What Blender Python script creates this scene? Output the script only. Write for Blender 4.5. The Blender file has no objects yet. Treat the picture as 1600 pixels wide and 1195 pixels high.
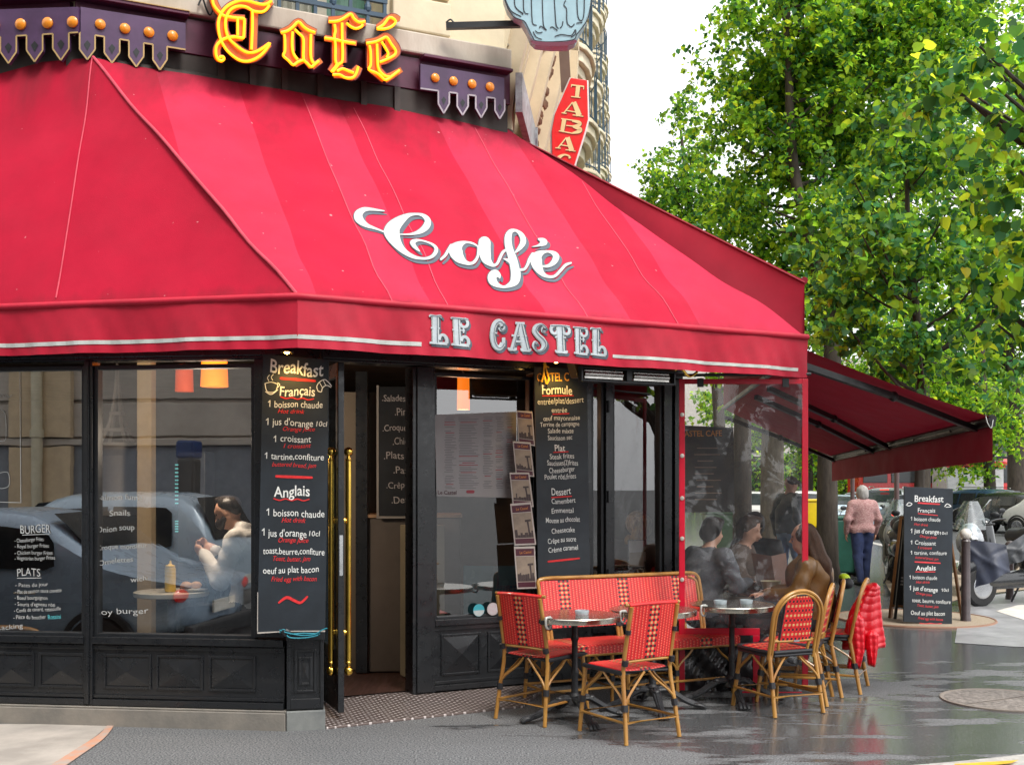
import bpy, bmesh, math, random
import numpy as np
from mathutils import Vector, Matrix, geometry
R = math.radians
C = bpy.context.scene.collection
SC = bpy.context.scene
# ------------------------------------------------------------------ camera
F, CX, HY, H = 1771.0, 800.0, 757.0, 1.65          # focal length and horizon measured on the photograph
cam = bpy.data.cameras.new('camera'); cam_o = bpy.data.objects.new('camera', cam); C.objects.link(cam_o)
cam.sensor_width = 36; cam.lens = F/1600*36
cam_o.location = (0, 0, H); cam_o.rotation_euler = (R(90), 0, 0)
cam.shift_y = (HY-597.5)/1600
cam.clip_start = .05; cam.clip_end = 2000
SC.camera = cam_o
# ------------------------------------------------------------------ light
SUN_EL, SUN_ROT = R(56), R(146)
w = bpy.data.worlds.new('World'); SC.world = w; w.use_nodes = True
nt = w.node_tree; bg = nt.nodes['Background']
sky = nt.nodes.new('ShaderNodeTexSky'); sky.sky_type = 'NISHITA'; sky.sun_disc = False
sky.sun_elevation = SUN_EL; sky.sun_rotation = SUN_ROT; sky.dust_density = 4; sky.air_density = 1
hs = nt.nodes.new('ShaderNodeHueSaturation'); hs.inputs['Saturation'].default_value = .10
mx = nt.nodes.new('ShaderNodeMixRGB'); mx.inputs['Fac'].default_value = .62
mx.inputs['Color2'].default_value = (10.2, 10.35, 10.6, 1)     # even cloud layer
nt.links.new(sky.outputs['Color'], hs.inputs['Color']); nt.links.new(hs.outputs['Color'], mx.inputs['Color1'])
nt.links.new(mx.outputs['Color'], bg.inputs['Color']); bg.inputs['Strength'].default_value = .14
sl = bpy.data.lights.new('sun', 'SUN'); sl.energy = 1.5; sl.angle = R(18); sl.color = (1, .95, .88)
so = bpy.data.objects.new('sun', sl); C.objects.link(so)
so.rotation_euler = (R(90)-SUN_EL, 0, R(180)-SUN_ROT)
so.location = (0, -5, 30)
SC.view_settings.view_transform = 'Standard'; SC.view_settings.look = 'None'
SC.view_settings.exposure = 0.72; SC.view_settings.gamma = 1
SC.cycles.use_denoising = True
SC.cycles.max_bounces = 8; SC.cycles.transparent_max_bounces = 16; SC.cycles.glossy_bounces = 4; SC.cycles.diffuse_bounces = 4
SC.cycles.sample_clamp_indirect = 6; SC.cycles.caustics_reflective = False; SC.cycles.caustics_refractive = False

# ------------------------------------------------------------------ helpers
V = Vector
def ray(px, py): return V(((px-CX)/F, 1, (HY-py)/F))
def at(px, py, Y): return V((0, 0, H)) + ray(px, py)*Y
def gnd(px, py, z=0.0): return at(px, py, (H-z)*F/(py-HY))
class PL:
    'a plane of the place: point, horizontal direction u, normal n'
    def __init__(s, p, u, n=None):
        s.p = V(p); s.u = V(u).normalized(); s.n = V(n).normalized() if n else V((s.u.y, -s.u.x, 0)).normalized()
        s.v = s.n.cross(s.u).normalized()
        if s.v.z < 0: s.v = -s.v
    def hit(s, px, py, off=0.0):
        d = ray(px, py); o = V((0, 0, H)); p = s.p + s.n*off
        return o + d*((p-o).dot(s.n)/d.dot(s.n))
    def pt(s, a, z, off=0.0):            # a metres along u, height z (upright planes)
        q = s.p + s.u*a + s.n*off; return V((q.x, q.y, z))
    def s_of(s, px, off=0.0): return (s.hit(px, HY, off)-s.p).dot(s.u)
    @staticmethod
    def of3(a, b, c):
        n = (V(b)-V(a)).cross(V(c)-V(a)).normalized()
        if n.y > 0: n = -n
        return PL(a, V(b)-V(a), n)

def spline(pts, k=6):
    'Catmull-Rom through points of any dimension'
    P = [np.array(p, float) for p in pts]; out = []
    if len(P) < 3: return P
    for i in range(len(P)-1):
        p0 = P[max(i-1, 0)]; p1 = P[i]; p2 = P[i+1]; p3 = P[min(i+2, len(P)-1)]
        for j in range(k):
            t = j/k
            out.append(.5*((2*p1)+(-p0+p2)*t+(2*p0-5*p1+4*p2-p3)*t*t+(-p0+3*p1-3*p2+p3)*t**3))
    out.append(P[-1]); return out

OFF = {}
class MB:
    def __init__(s): s.v = []; s.f = []; s.m = []; s.cur = 0
    def add(s, vs, fs, m=None):
        b = len(s.v); s.v += [tuple(q) for q in vs]; m = s.cur if m is None else m
        for f in fs: s.f.append([b+i for i in f]); s.m.append(m)
        return s
    def hexa(s, P, m=None):              # 4 bottom, 4 top
        return s.add(P, [(3, 2, 1, 0), (4, 5, 6, 7), (0, 1, 5, 4), (1, 2, 6, 5), (2, 3, 7, 6), (3, 0, 4, 7)], m)
    def box(s, c, size, ax=None, m=None):
        c = V(c); x, y, z = [q/2 for q in size]
        a = ax or (V((1, 0, 0)), V((0, 1, 0)), V((0, 0, 1)))
        P = [c+a[0]*(i*x)+a[1]*(j*y)+a[2]*(k*z) for k in (-1, 1) for i, j in ((-1, -1), (1, -1), (1, 1), (-1, 1))]
        return s.hexa(P, m)
    def wall(s, pl, a0, a1, z0, z1, o0=0.0, o1=.1, m=None):   # slab on an upright plane
        P = [pl.pt(a, z, o) for z in (z0, z1) for a, o in ((a0, o0), (a1, o0), (a1, o1), (a0, o1))]
        return s.hexa(P, m)
    def frame(s, pl, a0, a1, z0, z1, t, o0, o1, m=None):
        s.wall(pl, a0, a0+t, z0, z1, o0, o1, m); s.wall(pl, a1-t, a1, z0, z1, o0, o1, m)
        s.wall(pl, a0+t, a1-t, z0, z0+t, o0, o1, m); s.wall(pl, a0+t, a1-t, z1-t, z1, o0, o1, m); return s
    def bar(s, a, b, wd, ht, up=(0, 0, 1), m=None):
        a = V(a); b = V(b); d = (b-a); L = d.length; d.normalize(); sd = d.cross(V(up)).normalized(); u = sd.cross(d)
        return s.box((a+b)/2, (L, wd, ht), (d, sd, u), m)
    def tube(s, pts, r, n=8, closed=False, m=None):
        P = [V(p) for p in pts]; N = len(P); rr = r if hasattr(r, '__len__') else [r]*N
        vs = []; fs = []; prev = None
        for i, p in enumerate(P):
            if closed: t = P[(i+1) % N]-P[i-1]
            else: t = P[min(i+1, N-1)]-P[max(i-1, 0)]
            if t.length < 1e-9: t = V((0, 0, 1))
            t.normalize()
            if prev is None:
                q = V((0, 0, 1)) if abs(t.z) < .9 else V((1, 0, 0)); nrm = t.cross(q).normalized()
            else:
                nrm = prev - t*prev.dot(t)
                nrm = nrm.normalized() if nrm.length > 1e-6 else t.orthogonal().normalized()
            prev = nrm; bn = t.cross(nrm)
            for k in range(n):
                a = 2*math.pi*k/n; vs.append(p+(nrm*math.cos(a)+bn*math.sin(a))*rr[i])
        for i in range(N if closed else N-1):
            j = (i+1) % N
            for k in range(n): fs.append((i*n+k, i*n+(k+1) % n, j*n+(k+1) % n, j*n+k))
        if not closed: fs.append(tuple(range(n-1, -1, -1))); fs.append(tuple((N-1)*n+k for k in range(n)))
        return s.add(vs, fs, m)
    def lathe(s, c, prof, n=20, ax=None, m=None):
        c = V(c); a = ax or (V((1, 0, 0)), V((0, 1, 0)), V((0, 0, 1))); vs = []; fs = []
        for r, z in prof:
            for k in range(n):
                t = 2*math.pi*k/n; vs.append(c+a[0]*(r*math.cos(t))+a[1]*(r*math.sin(t))+a[2]*z)
        for i in range(len(prof)-1):
            for k in range(n): fs.append((i*n+k, i*n+(k+1) % n, (i+1)*n+(k+1) % n, (i+1)*n+k))
        fs.append(tuple(range(n-1, -1, -1))); fs.append(tuple((len(prof)-1)*n+k for k in range(n)))
        return s.add(vs, fs, m)
    def prism(s, poly, vec, m=None, mside=None):
        P = [V(p) for p in poly]; n = len(P); vec = V(vec)
        tri = geometry.tessellate_polygon([P]); vs = P+[p+vec for p in P]
        s.add(vs, [tuple(t) for t in tri]+[tuple(n+i for i in reversed(t)) for t in tri], m)
        b = len(s.v)-2*n
        for i in range(n):
            j = (i+1) % n; s.f.append([b+i, b+j, b+n+j, b+n+i]); s.m.append(s.cur if mside is None and m is None else (mside if mside is not None else m))
        return s
    def poly(s, pts, m=None):
        P = [V(p) for p in pts]; return s.add(P, [tuple(t) for t in geometry.tessellate_polygon([P])], m)
    def ball(s, c, r, n=14, k=9, ax=None, m=None):
        r = r if hasattr(r, '__len__') else (r, r, r); a = ax or (V((1, 0, 0)), V((0, 1, 0)), V((0, 0, 1))); c = V(c); vs = []; fs = []
        for i in range(k+1):
            ph = math.pi*i/k
            for j in range(n):
                t = 2*math.pi*j/n
                vs.append(c+a[0]*(r[0]*math.sin(ph)*math.cos(t))+a[1]*(r[1]*math.sin(ph)*math.sin(t))+a[2]*(r[2]*math.cos(ph)))
        for i in range(k):
            for j in range(n): fs.append((i*n+j, (i+1)*n+j, (i+1)*n+(j+1) % n, i*n+(j+1) % n))
        return s.add(vs, fs, m)
    def grid(s, fn, nu, nv, m=None):
        vs = [fn(i/nu, j/nv) for j in range(nv+1) for i in range(nu+1)]; fs = []; b = len(s.v)
        s.v += [tuple(q) for q in vs]
        for j in range(nv):
            for i in range(nu):
                a = b+j*(nu+1)+i; s.f.append([a, a+1, a+nu+2, a+nu+1]); s.m.append(m(i, j) if callable(m) else (s.cur if m is None else m))
        return s
    def ribbon(s, pw, fn, off=0.0, th=0.0, k=5, m=None, rnd=True):
        'stroke with width: pw = (x, y, w) in picture units, fn(x, y, off) puts it on its plane'
        q = spline(pw, k) if k else [np.array(p, float) for p in pw]
        if rnd:       # round ends
            a, b = q[0], q[-1]
            for (e, nb, first) in ((a, q[1], True), (b, q[-2], False)):
                d = (e-nb)[:2]; L = np.hypot(*d)
                if L > 1e-6 and e[2] > 0:
                    d = d/L
                    ext = [np.array([e[0]+d[0]*e[2]*.5*math.sin(t), e[1]+d[1]*e[2]*.5*math.sin(t), e[2]*math.cos(t)]) for t in (.5, 1.0, 1.4)]
                    q = list(reversed(ext))+q if first else q+ext
        n = len(q); L = []; Rr = []
        for i in range(n):
            t = (q[min(i+1, n-1)]-q[max(i-1, 0)])[:2]; l = np.hypot(*t); t = t/l if l > 1e-9 else np.array([1., 0])
            nn = np.array([-t[1], t[0]])*q[i][2]*.5
            L.append((q[i][0]+nn[0], q[i][1]+nn[1])); Rr.append((q[i][0]-nn[0], q[i][1]-nn[1]))
        vs = [fn(x, y, off) for x, y in L]+[fn(x, y, off) for x, y in Rr]
        fs = [(i, i+1, n+i+1, n+i) for i in range(n-1)]
        if th:
            vs += [fn(x, y, off-th) for x, y in L]+[fn(x, y, off-th) for x, y in Rr]
            fs += [(2*n+i, 3*n+i, 3*n+i+1, 2*n+i+1) for i in range(n-1)]
            fs += [(i, 2*n+i, 2*n+i+1, i+1) for i in range(n-1)]+[(n+i, n+i+1, 3*n+i+1, 3*n+i) for i in range(n-1)]
            fs += [(0, n, 3*n, 2*n), (n-1, 3*n-1, 4*n-1, 2*n-1)]
        return s.add(vs, fs, m)
    def build(s, name, mat, parent=None, smooth=False, bevel=0, recalc=True, sub=0):
        me = bpy.data.meshes.new(name)
        off = OFF.get(parent.name, None) if parent else None
        vs = s.v
        if off is not None: vs = [(q[0]-off.x, q[1]-off.y, q[2]-off.z) for q in vs]
        me.from_pydata(vs, [], s.f)
        for q in (mat if isinstance(mat, (list, tuple)) else [mat]): me.materials.append(q)
        me.polygons.foreach_set('material_index', s.m)
        if recalc:
            bm = bmesh.new(); bm.from_mesh(me); bmesh.ops.recalc_face_normals(bm, faces=bm.faces); bm.to_mesh(me); bm.free()
        if smooth:
            me.polygons.foreach_set('use_smooth', [True]*len(me.polygons)); me.set_sharp_from_angle(angle=R(smooth if smooth > 1 else 40))
        o = bpy.data.objects.new(name, me); C.objects.link(o)
        if parent:
            o.parent = parent
            if off is not None: OFF[o.name] = off
        if bevel:
            b = o.modifiers.new('bevel', 'BEVEL'); b.width = bevel; b.segments = 2; b.limit_method = 'ANGLE'; b.angle_limit = R(40)
        if sub:
            b = o.modifiers.new('sub', 'SUBSURF'); b.levels = sub; b.render_levels = sub
        return o

def tag(o, label, cat, group=None):
    o['label'] = label; o['category'] = cat
    if group: o['group'] = group
    return o
def thing(name, label, cat, loc=(0, 0, 0), group=None):
    o = bpy.data.objects.new(name, None); C.objects.link(o); o.location = loc; o.empty_display_size = .1
    OFF[o.name] = V(loc); return tag(o, label, cat, group)
def struct(o, kind='structure'): o['kind'] = kind; return o
def copy_tree(o, parent=None):
    c = o.copy(); C.objects.link(c); c.parent = parent
    if o.name in OFF: OFF[c.name] = OFF[o.name]
    for ch in list(o.children): copy_tree(ch, c)
    return c

# ------------------------------------------------------------------ materials
def M(name, col, rough=.5, metal=0, var=.12, vs=5., bump=0., bs=90., spec=.5, coat=0, col2=None, stretch=None, emit=0, ecol=None, rv=.15, detail=6., sheen=0, lo=.35, hi=.65, alpha=1):
    m = bpy.data.materials.new(name); m.use_nodes = True; t = m.node_tree; b = t.nodes['Principled BSDF']; L = t.links.new
    b.inputs['Roughness'].default_value = rough; b.inputs['Metallic'].default_value = metal
    b.inputs['Specular IOR Level'].default_value = spec; b.inputs['Coat Weight'].default_value = coat
    if sheen: b.inputs['Sheen Weight'].default_value = sheen
    if alpha < 1: b.inputs['Alpha'].default_value = alpha
    tc = t.nodes.new('ShaderNodeTexCoord'); mp = t.nodes.new('ShaderNodeMapping'); L(tc.outputs['Object'], mp.inputs['Vector'])
    if stretch: mp.inputs['Scale'].default_value = stretch
    n = t.nodes.new('ShaderNodeTexNoise'); n.inputs['Scale'].default_value = vs; n.inputs['Detail'].default_value = detail; n.inputs['Roughness'].default_value = .65
    L(mp.outputs['Vector'], n.inputs['Vector'])
    rp = t.nodes.new('ShaderNodeValToRGB'); L(n.outputs['Fac'], rp.inputs['Fac'])
    c2 = col2 or tuple(min(1, q*(1+var)) for q in col); c1 = col if col2 else tuple(q*(1-var) for q in col)
    rp.color_ramp.elements[0].color = (*c1, 1); rp.color_ramp.elements[0].position = lo
    rp.color_ramp.elements[1].color = (*c2, 1); rp.color_ramp.elements[1].position = hi
    L(rp.outputs['Color'], b.inputs['Base Color'])
    if rv:
        mr = t.nodes.new('ShaderNodeMapRange'); mr.inputs['To Min'].default_value = max(0.02, rough-rv); mr.inputs['To Max'].default_value = min(1, rough+rv)
        n3 = t.nodes.new('ShaderNodeTexNoise'); n3.inputs['Scale'].default_value = vs*2.3; n3.inputs['Detail'].default_value = 4
        L(mp.outputs['Vector'], n3.inputs['Vector']); L(n3.outputs['Fac'], mr.inputs['Value']); L(mr.outputs['Result'], b.inputs['Roughness'])
    if bump:
        n2 = t.nodes.new('ShaderNodeTexNoise'); n2.inputs['Scale'].default_value = bs; n2.inputs['Detail'].default_value = 5
        L(mp.outputs['Vector'], n2.inputs['Vector'])
        bp = t.nodes.new('ShaderNodeBump'); bp.inputs['Strength'].default_value = bump; bp.inputs['Distance'].default_value = .02
        L(n2.outputs['Fac'], bp.inputs['Height']); L(bp.outputs['Normal'], b.inputs['Normal'])
    if emit:
        b.inputs['Emission Color'].default_value = (*(ecol or col), 1); b.inputs['Emission Strength'].default_value = emit
    return m
def glassy(name, refl=.1, tint=(.9, .95, .95), bump=0., bs=3., rough=0.0, ior=1.5, haze=0., hcol=(.5, .55, .6)):
    'thin pane: see-through sheet with Fresnel reflection'
    m = bpy.data.materials.new(name); m.use_nodes = True; t = m.node_tree; L = t.links.new
    for q in list(t.nodes): t.nodes.remove(q)
    out = t.nodes.new('ShaderNodeOutputMaterial'); tr = t.nodes.new('ShaderNodeBsdfTransparent'); gl = t.nodes.new('ShaderNodeBsdfGlossy')
    tr.inputs['Color'].default_value = (*tint, 1); gl.inputs['Roughness'].default_value = rough
    fr = t.nodes.new('ShaderNodeFresnel'); ge = t.nodes.new('ShaderNodeNewGeometry'); mi = t.nodes.new('ShaderNodeMapRange'); mi.inputs['To Min'].default_value = ior; mi.inputs['To Max'].default_value = 1/ior
    L(ge.outputs['Backfacing'], mi.inputs['Value']); L(mi.outputs[0], fr.inputs['IOR'])
    ad = t.nodes.new('ShaderNodeMath'); ad.operation = 'ADD'; ad.use_clamp = True; ad.inputs[1].default_value = refl; L(fr.outputs[0], ad.inputs[0])
    mxs = t.nodes.new('ShaderNodeMixShader'); L(ad.outputs[0], mxs.inputs[0]); L(tr.outputs[0], mxs.inputs[1]); L(gl.outputs[0], mxs.inputs[2])
    fin = mxs
    if haze:
        df = t.nodes.new('ShaderNodeBsdfDiffuse'); df.inputs['Color'].default_value = (*hcol, 1); m2 = t.nodes.new('ShaderNodeMixShader'); m2.inputs[0].default_value = haze
        L(mxs.outputs[0], m2.inputs[1]); L(df.outputs[0], m2.inputs[2]); fin = m2
    if bump:
        tc = t.nodes.new('ShaderNodeTexCoord'); n = t.nodes.new('ShaderNodeTexNoise'); n.inputs['Scale'].default_value = bs; n.inputs['Detail'].default_value = 3
        n.inputs['Distortion'].default_value = .8
        L(tc.outputs['Object'], n.inputs['Vector']); bp = t.nodes.new('ShaderNodeBump'); bp.inputs['Strength'].default_value = bump; bp.inputs['Distance'].default_value = .05
        L(n.outputs['Fac'], bp.inputs['Height']); L(bp.outputs['Normal'], gl.inputs['Normal'])
    L(fin.outputs[0], out.inputs['Surface']); return m
def leafmat(name, col, tr=.45):
    m = bpy.data.materials.new(name); m.use_nodes = True; t = m.node_tree; L = t.links.new
    for q in list(t.nodes): t.nodes.remove(q)
    out = t.nodes.new('ShaderNodeOutputMaterial'); p = t.nodes.new('ShaderNodeBsdfPrincipled'); p.inputs['Roughness'].default_value = .55; p.inputs['Specular IOR Level'].default_value = .3
    gm = t.nodes.new('ShaderNodeNewGeometry'); hsv = t.nodes.new('ShaderNodeHueSaturation'); hsv.inputs['Color'].default_value = (*col, 1)
    mr = t.nodes.new('ShaderNodeMapRange'); mr.inputs['To Min'].default_value = .72; mr.inputs['To Max'].default_value = 1.3
    L(gm.outputs['Random Per Island'], mr.inputs['Value']); L(mr.outputs[0], hsv.inputs['Value'])
    mr2 = t.nodes.new('ShaderNodeMapRange'); mr2.inputs['To Min'].default_value = .485; mr2.inputs['To Max'].default_value = .525
    ml = t.nodes.new('ShaderNodeMath'); ml.operation = 'MULTIPLY'; ml.inputs[1].default_value = 7.31; fr = t.nodes.new('ShaderNodeMath'); fr.operation = 'FRACT'
    L(gm.outputs['Random Per Island'], ml.inputs[0]); L(ml.outputs[0], fr.inputs[0]); L(fr.outputs[0], mr2.inputs['Value']); L(mr2.outputs[0], hsv.inputs['Hue'])
    L(hsv.outputs[0], p.inputs['Base Color']); tl = t.nodes.new('ShaderNodeBsdfTranslucent')
    h2 = t.nodes.new('ShaderNodeHueSaturation'); h2.inputs['Value'].default_value = 2.6; h2.inputs['Hue'].default_value = .485; L(hsv.outputs[0], h2.inputs['Color']); L(h2.outputs[0], tl.inputs['Color'])
    ms = t.nodes.new('ShaderNodeMixShader'); ms.inputs[0].default_value = tr; L(p.outputs[0], ms.inputs[1]); L(tl.outputs[0], ms.inputs[2]); L(ms.outputs[0], out.inputs['Surface'])
    return m
def cloth(name, col):
    'awning canvas: woven, weathered, with dark streaks hanging from the top edge'
    m = M(name, col, .8, var=.12, vs=1.4, bump=.16, bs=220, spec=.2); t = m.node_tree; L = t.links.new; b = t.nodes['Principled BSDF']
    src = b.inputs['Base Color'].links[0].from_socket; tc = t.nodes.new('ShaderNodeTexCoord'); sx = t.nodes.new('ShaderNodeSeparateXYZ'); L(tc.outputs['Object'], sx.inputs[0])
    mp = t.nodes.new('ShaderNodeMapping'); mp.inputs['Scale'].default_value = (3.2, 1.2, .45); L(tc.outputs['Object'], mp.inputs[0])
    n = t.nodes.new('ShaderNodeTexNoise'); n.inputs['Scale'].default_value = 1.5; n.inputs['Detail'].default_value = 6; n.inputs['Roughness'].default_value = .6; L(mp.outputs[0], n.inputs['Vector'])
    g = t.nodes.new('ShaderNodeMapRange'); g.inputs['From Min'].default_value = 1.25; g.inputs['From Max'].default_value = 2.1; g.inputs['To Max'].default_value = .62; L(sx.outputs[2], g.inputs['Value'])
    a = t.nodes.new('ShaderNodeMath'); a.operation = 'ADD'; L(n.outputs['Fac'], a.inputs[0]); L(g.outputs[0], a.inputs[1])
    r = t.nodes.new('ShaderNodeMapRange'); r.inputs['From Min'].default_value = .72; r.inputs['From Max'].default_value = 1.25; r.inputs['To Max'].default_value = .8; L(a.outputs[0], r.inputs['Value'])
    sp = t.nodes.new('ShaderNodeTexNoise'); sp.inputs['Scale'].default_value = 22; sp.inputs['Detail'].default_value = 1; L(tc.outputs['Object'], sp.inputs['Vector'])
    s2 = t.nodes.new('ShaderNodeMapRange'); s2.inputs['From Min'].default_value = .785; s2.inputs['From Max'].default_value = .82; s2.inputs['To Max'].default_value = .45; L(sp.outputs['Fac'], s2.inputs['Value'])
    hz = t.nodes.new('ShaderNodeMapRange'); hz.inputs['From Min'].default_value = .13; hz.inputs['From Max'].default_value = 0; hz.inputs['To Max'].default_value = .42; L(sx.outputs[2], hz.inputs['Value'])
    hm = t.nodes.new('ShaderNodeMath'); hm.operation = 'ADD'; L(hz.outputs[0], hm.inputs[0]); L(n.outputs['Fac'], hm.inputs[1])
    hr_ = t.nodes.new('ShaderNodeMapRange'); hr_.inputs['From Min'].default_value = .66; hr_.inputs['From Max'].default_value = 1.0; hr_.inputs['To Max'].default_value = .5; L(hm.outputs[0], hr_.inputs['Value'])
    mm = t.nodes.new('ShaderNodeMath'); mm.operation = 'MAXIMUM'; L(hr_.outputs[0], mm.inputs[0]); L(r.outputs[0], mm.inputs[1])
    x = t.nodes.new('ShaderNodeMixRGB'); x.inputs['Color2'].default_value = (.10, .014, .02, 1); L(mm.outputs[0], x.inputs[0]); L(src, x.inputs['Color1'])
    y = t.nodes.new('ShaderNodeMixRGB'); y.inputs['Color2'].default_value = (.75, .45, .45, 1); L(s2.outputs[0], y.inputs[0]); L(x.outputs[0], y.inputs['Color1']); L(y.outputs[0], b.inputs['Base Color'])
    return m
def seethru(m, col, k):
    'cloth that lets some daylight through'
    t = m.node_tree; L = t.links.new; o = t.nodes['Material Output']; p = t.nodes['Principled BSDF']; tl = t.nodes.new('ShaderNodeBsdfTranslucent'); tl.inputs['Color'].default_value = (*col, 1)
    x = t.nodes.new('ShaderNodeMixShader'); x.inputs[0].default_value = k; L(p.outputs[0], x.inputs[1]); L(tl.outputs[0], x.inputs[2]); L(x.outputs[0], o.inputs['Surface']); return m
def emis(name, col, st): return M(name, col, .5, emit=st, ecol=col, rv=0)

BLK = M('black_paint', (.012, .0135, .016), .32, col2=(.05, .05, .05), vs=7, lo=.62, hi=.84, bump=.05, bs=40, coat=.2, rv=.22)
BLK2 = M('black_frame', (.015, .017, .020), .4, var=.3, vs=4)
IRON = M('cast_iron', (.02, .021, .024), .42, var=.4, vs=12, bump=.25, bs=50)
CHALKB = M('chalkboard', (.018, .025, .034), .6, var=.3, vs=2.2, bump=.03)
WHT = M('chalk_white', (.82, .84, .82), .8, var=.08, vs=60)
RTXT = M('chalk_red', (.75, .03, .035), .75, var=.15, vs=60)
CTXT = M('chalk_cyan', (.1, .5, .55), .75, var=.15, vs=60)
BRASS = M('brass', (.85, .55, .10), .16, 1, var=.1, vs=10)
STEEL = M('steel', (.62, .63, .64), .25, 1, var=.08, vs=10)
STONE2 = M('pale_stone', (.62, .55, .46), .85, col2=(.45, .38, .3), vs=2.5, bump=.2, bs=25, stretch=(1, 1, .35))
CREAM = M('cream_stone', (.76, .65, .46), .8, var=.14, vs=1.2, bump=.1, bs=20)
PLUM = M('plum_paint', (.10, .018, .05), .45, var=.25, vs=3)
PURP = M('purple_plate', (.075, .035, .095), .42, var=.22, vs=4)
GOLD = M('gold_trim', (.48, .33, .13), .55, var=.15)
SILV = M('silver_trim', (.42, .38, .42), .5, var=.15)
ORNG = M('orange_disc', (.82, .27, .008), .35, var=.1, vs=20, coat=.3)
AWN0 = cloth('awning_red_shaded', (.45, .006, .032)); AWN = cloth('awning_red', (.465, .009, .038))  # first is the same cloth, deepened for the left slope's shade
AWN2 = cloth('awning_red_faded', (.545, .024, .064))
VAL = M('valance_red', (.50, .004, .030), .6, var=.16, vs=2.4, bump=.1, bs=200)
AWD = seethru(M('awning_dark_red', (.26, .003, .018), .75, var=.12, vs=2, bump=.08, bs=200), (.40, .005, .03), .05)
REDF = M('red_vinyl', (.62, .004, .03), .35, var=.1, vs=5)
LETW = M('letter_white', (.56, .575, .55), .7, var=.1, vs=8, bump=.05)
LETS = M('letter_shadow', (.09, .11, .14), .7, var=.1)
LETG = M('letter_grey', (.50, .56, .60), .7, var=.12, vs=9)
# ================================================================== planes of the place
uL = V((.9925, -.1222, 0)); uC = V((.892, .452, 0)); rD = V((.0955, .9954, 0)); nR = V((.9954, -.0955, 0))
pL = PL((-1.52, 7.59, 0), uL)                      # plinth front, left facade (s runs to the right, corner at 0)
pC = PL((-.73, 8.66, 0), uC)                       # shopfront on the corner
A_, B_ = V((-3.2, 8.4, 0)), V((-.06, 9.9, 0))      # the two corners of the upper building
pU = PL(A_, B_-A_); pUL = PL(A_, uL); pR = PL(B_, rD, (.9954, -.0955, 0))
LU = (B_-A_).length
FZ = 2.82
def zcut(px, py, z): return at(px, py, (z-H)*F/(HY-py))
F0 = zcut(465, 463, FZ); F1 = zcut(1262, 527, FZ); FL = zcut(0, 480, FZ); FL = F0+(FL-F0)*1.9
T1 = at(797, 208, 9.85)
sC = PL.of3(F0, F1, T1); T0 = sC.hit(145, 91)
sL = PL.of3(F0, FL, T0); TL = T0+(FL-F0).normalized()*4.0
pVC = PL((F0.x, F0.y, 0), F1-F0); pVL = PL((F0.x, F0.y, 0), (F0-FL))

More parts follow.
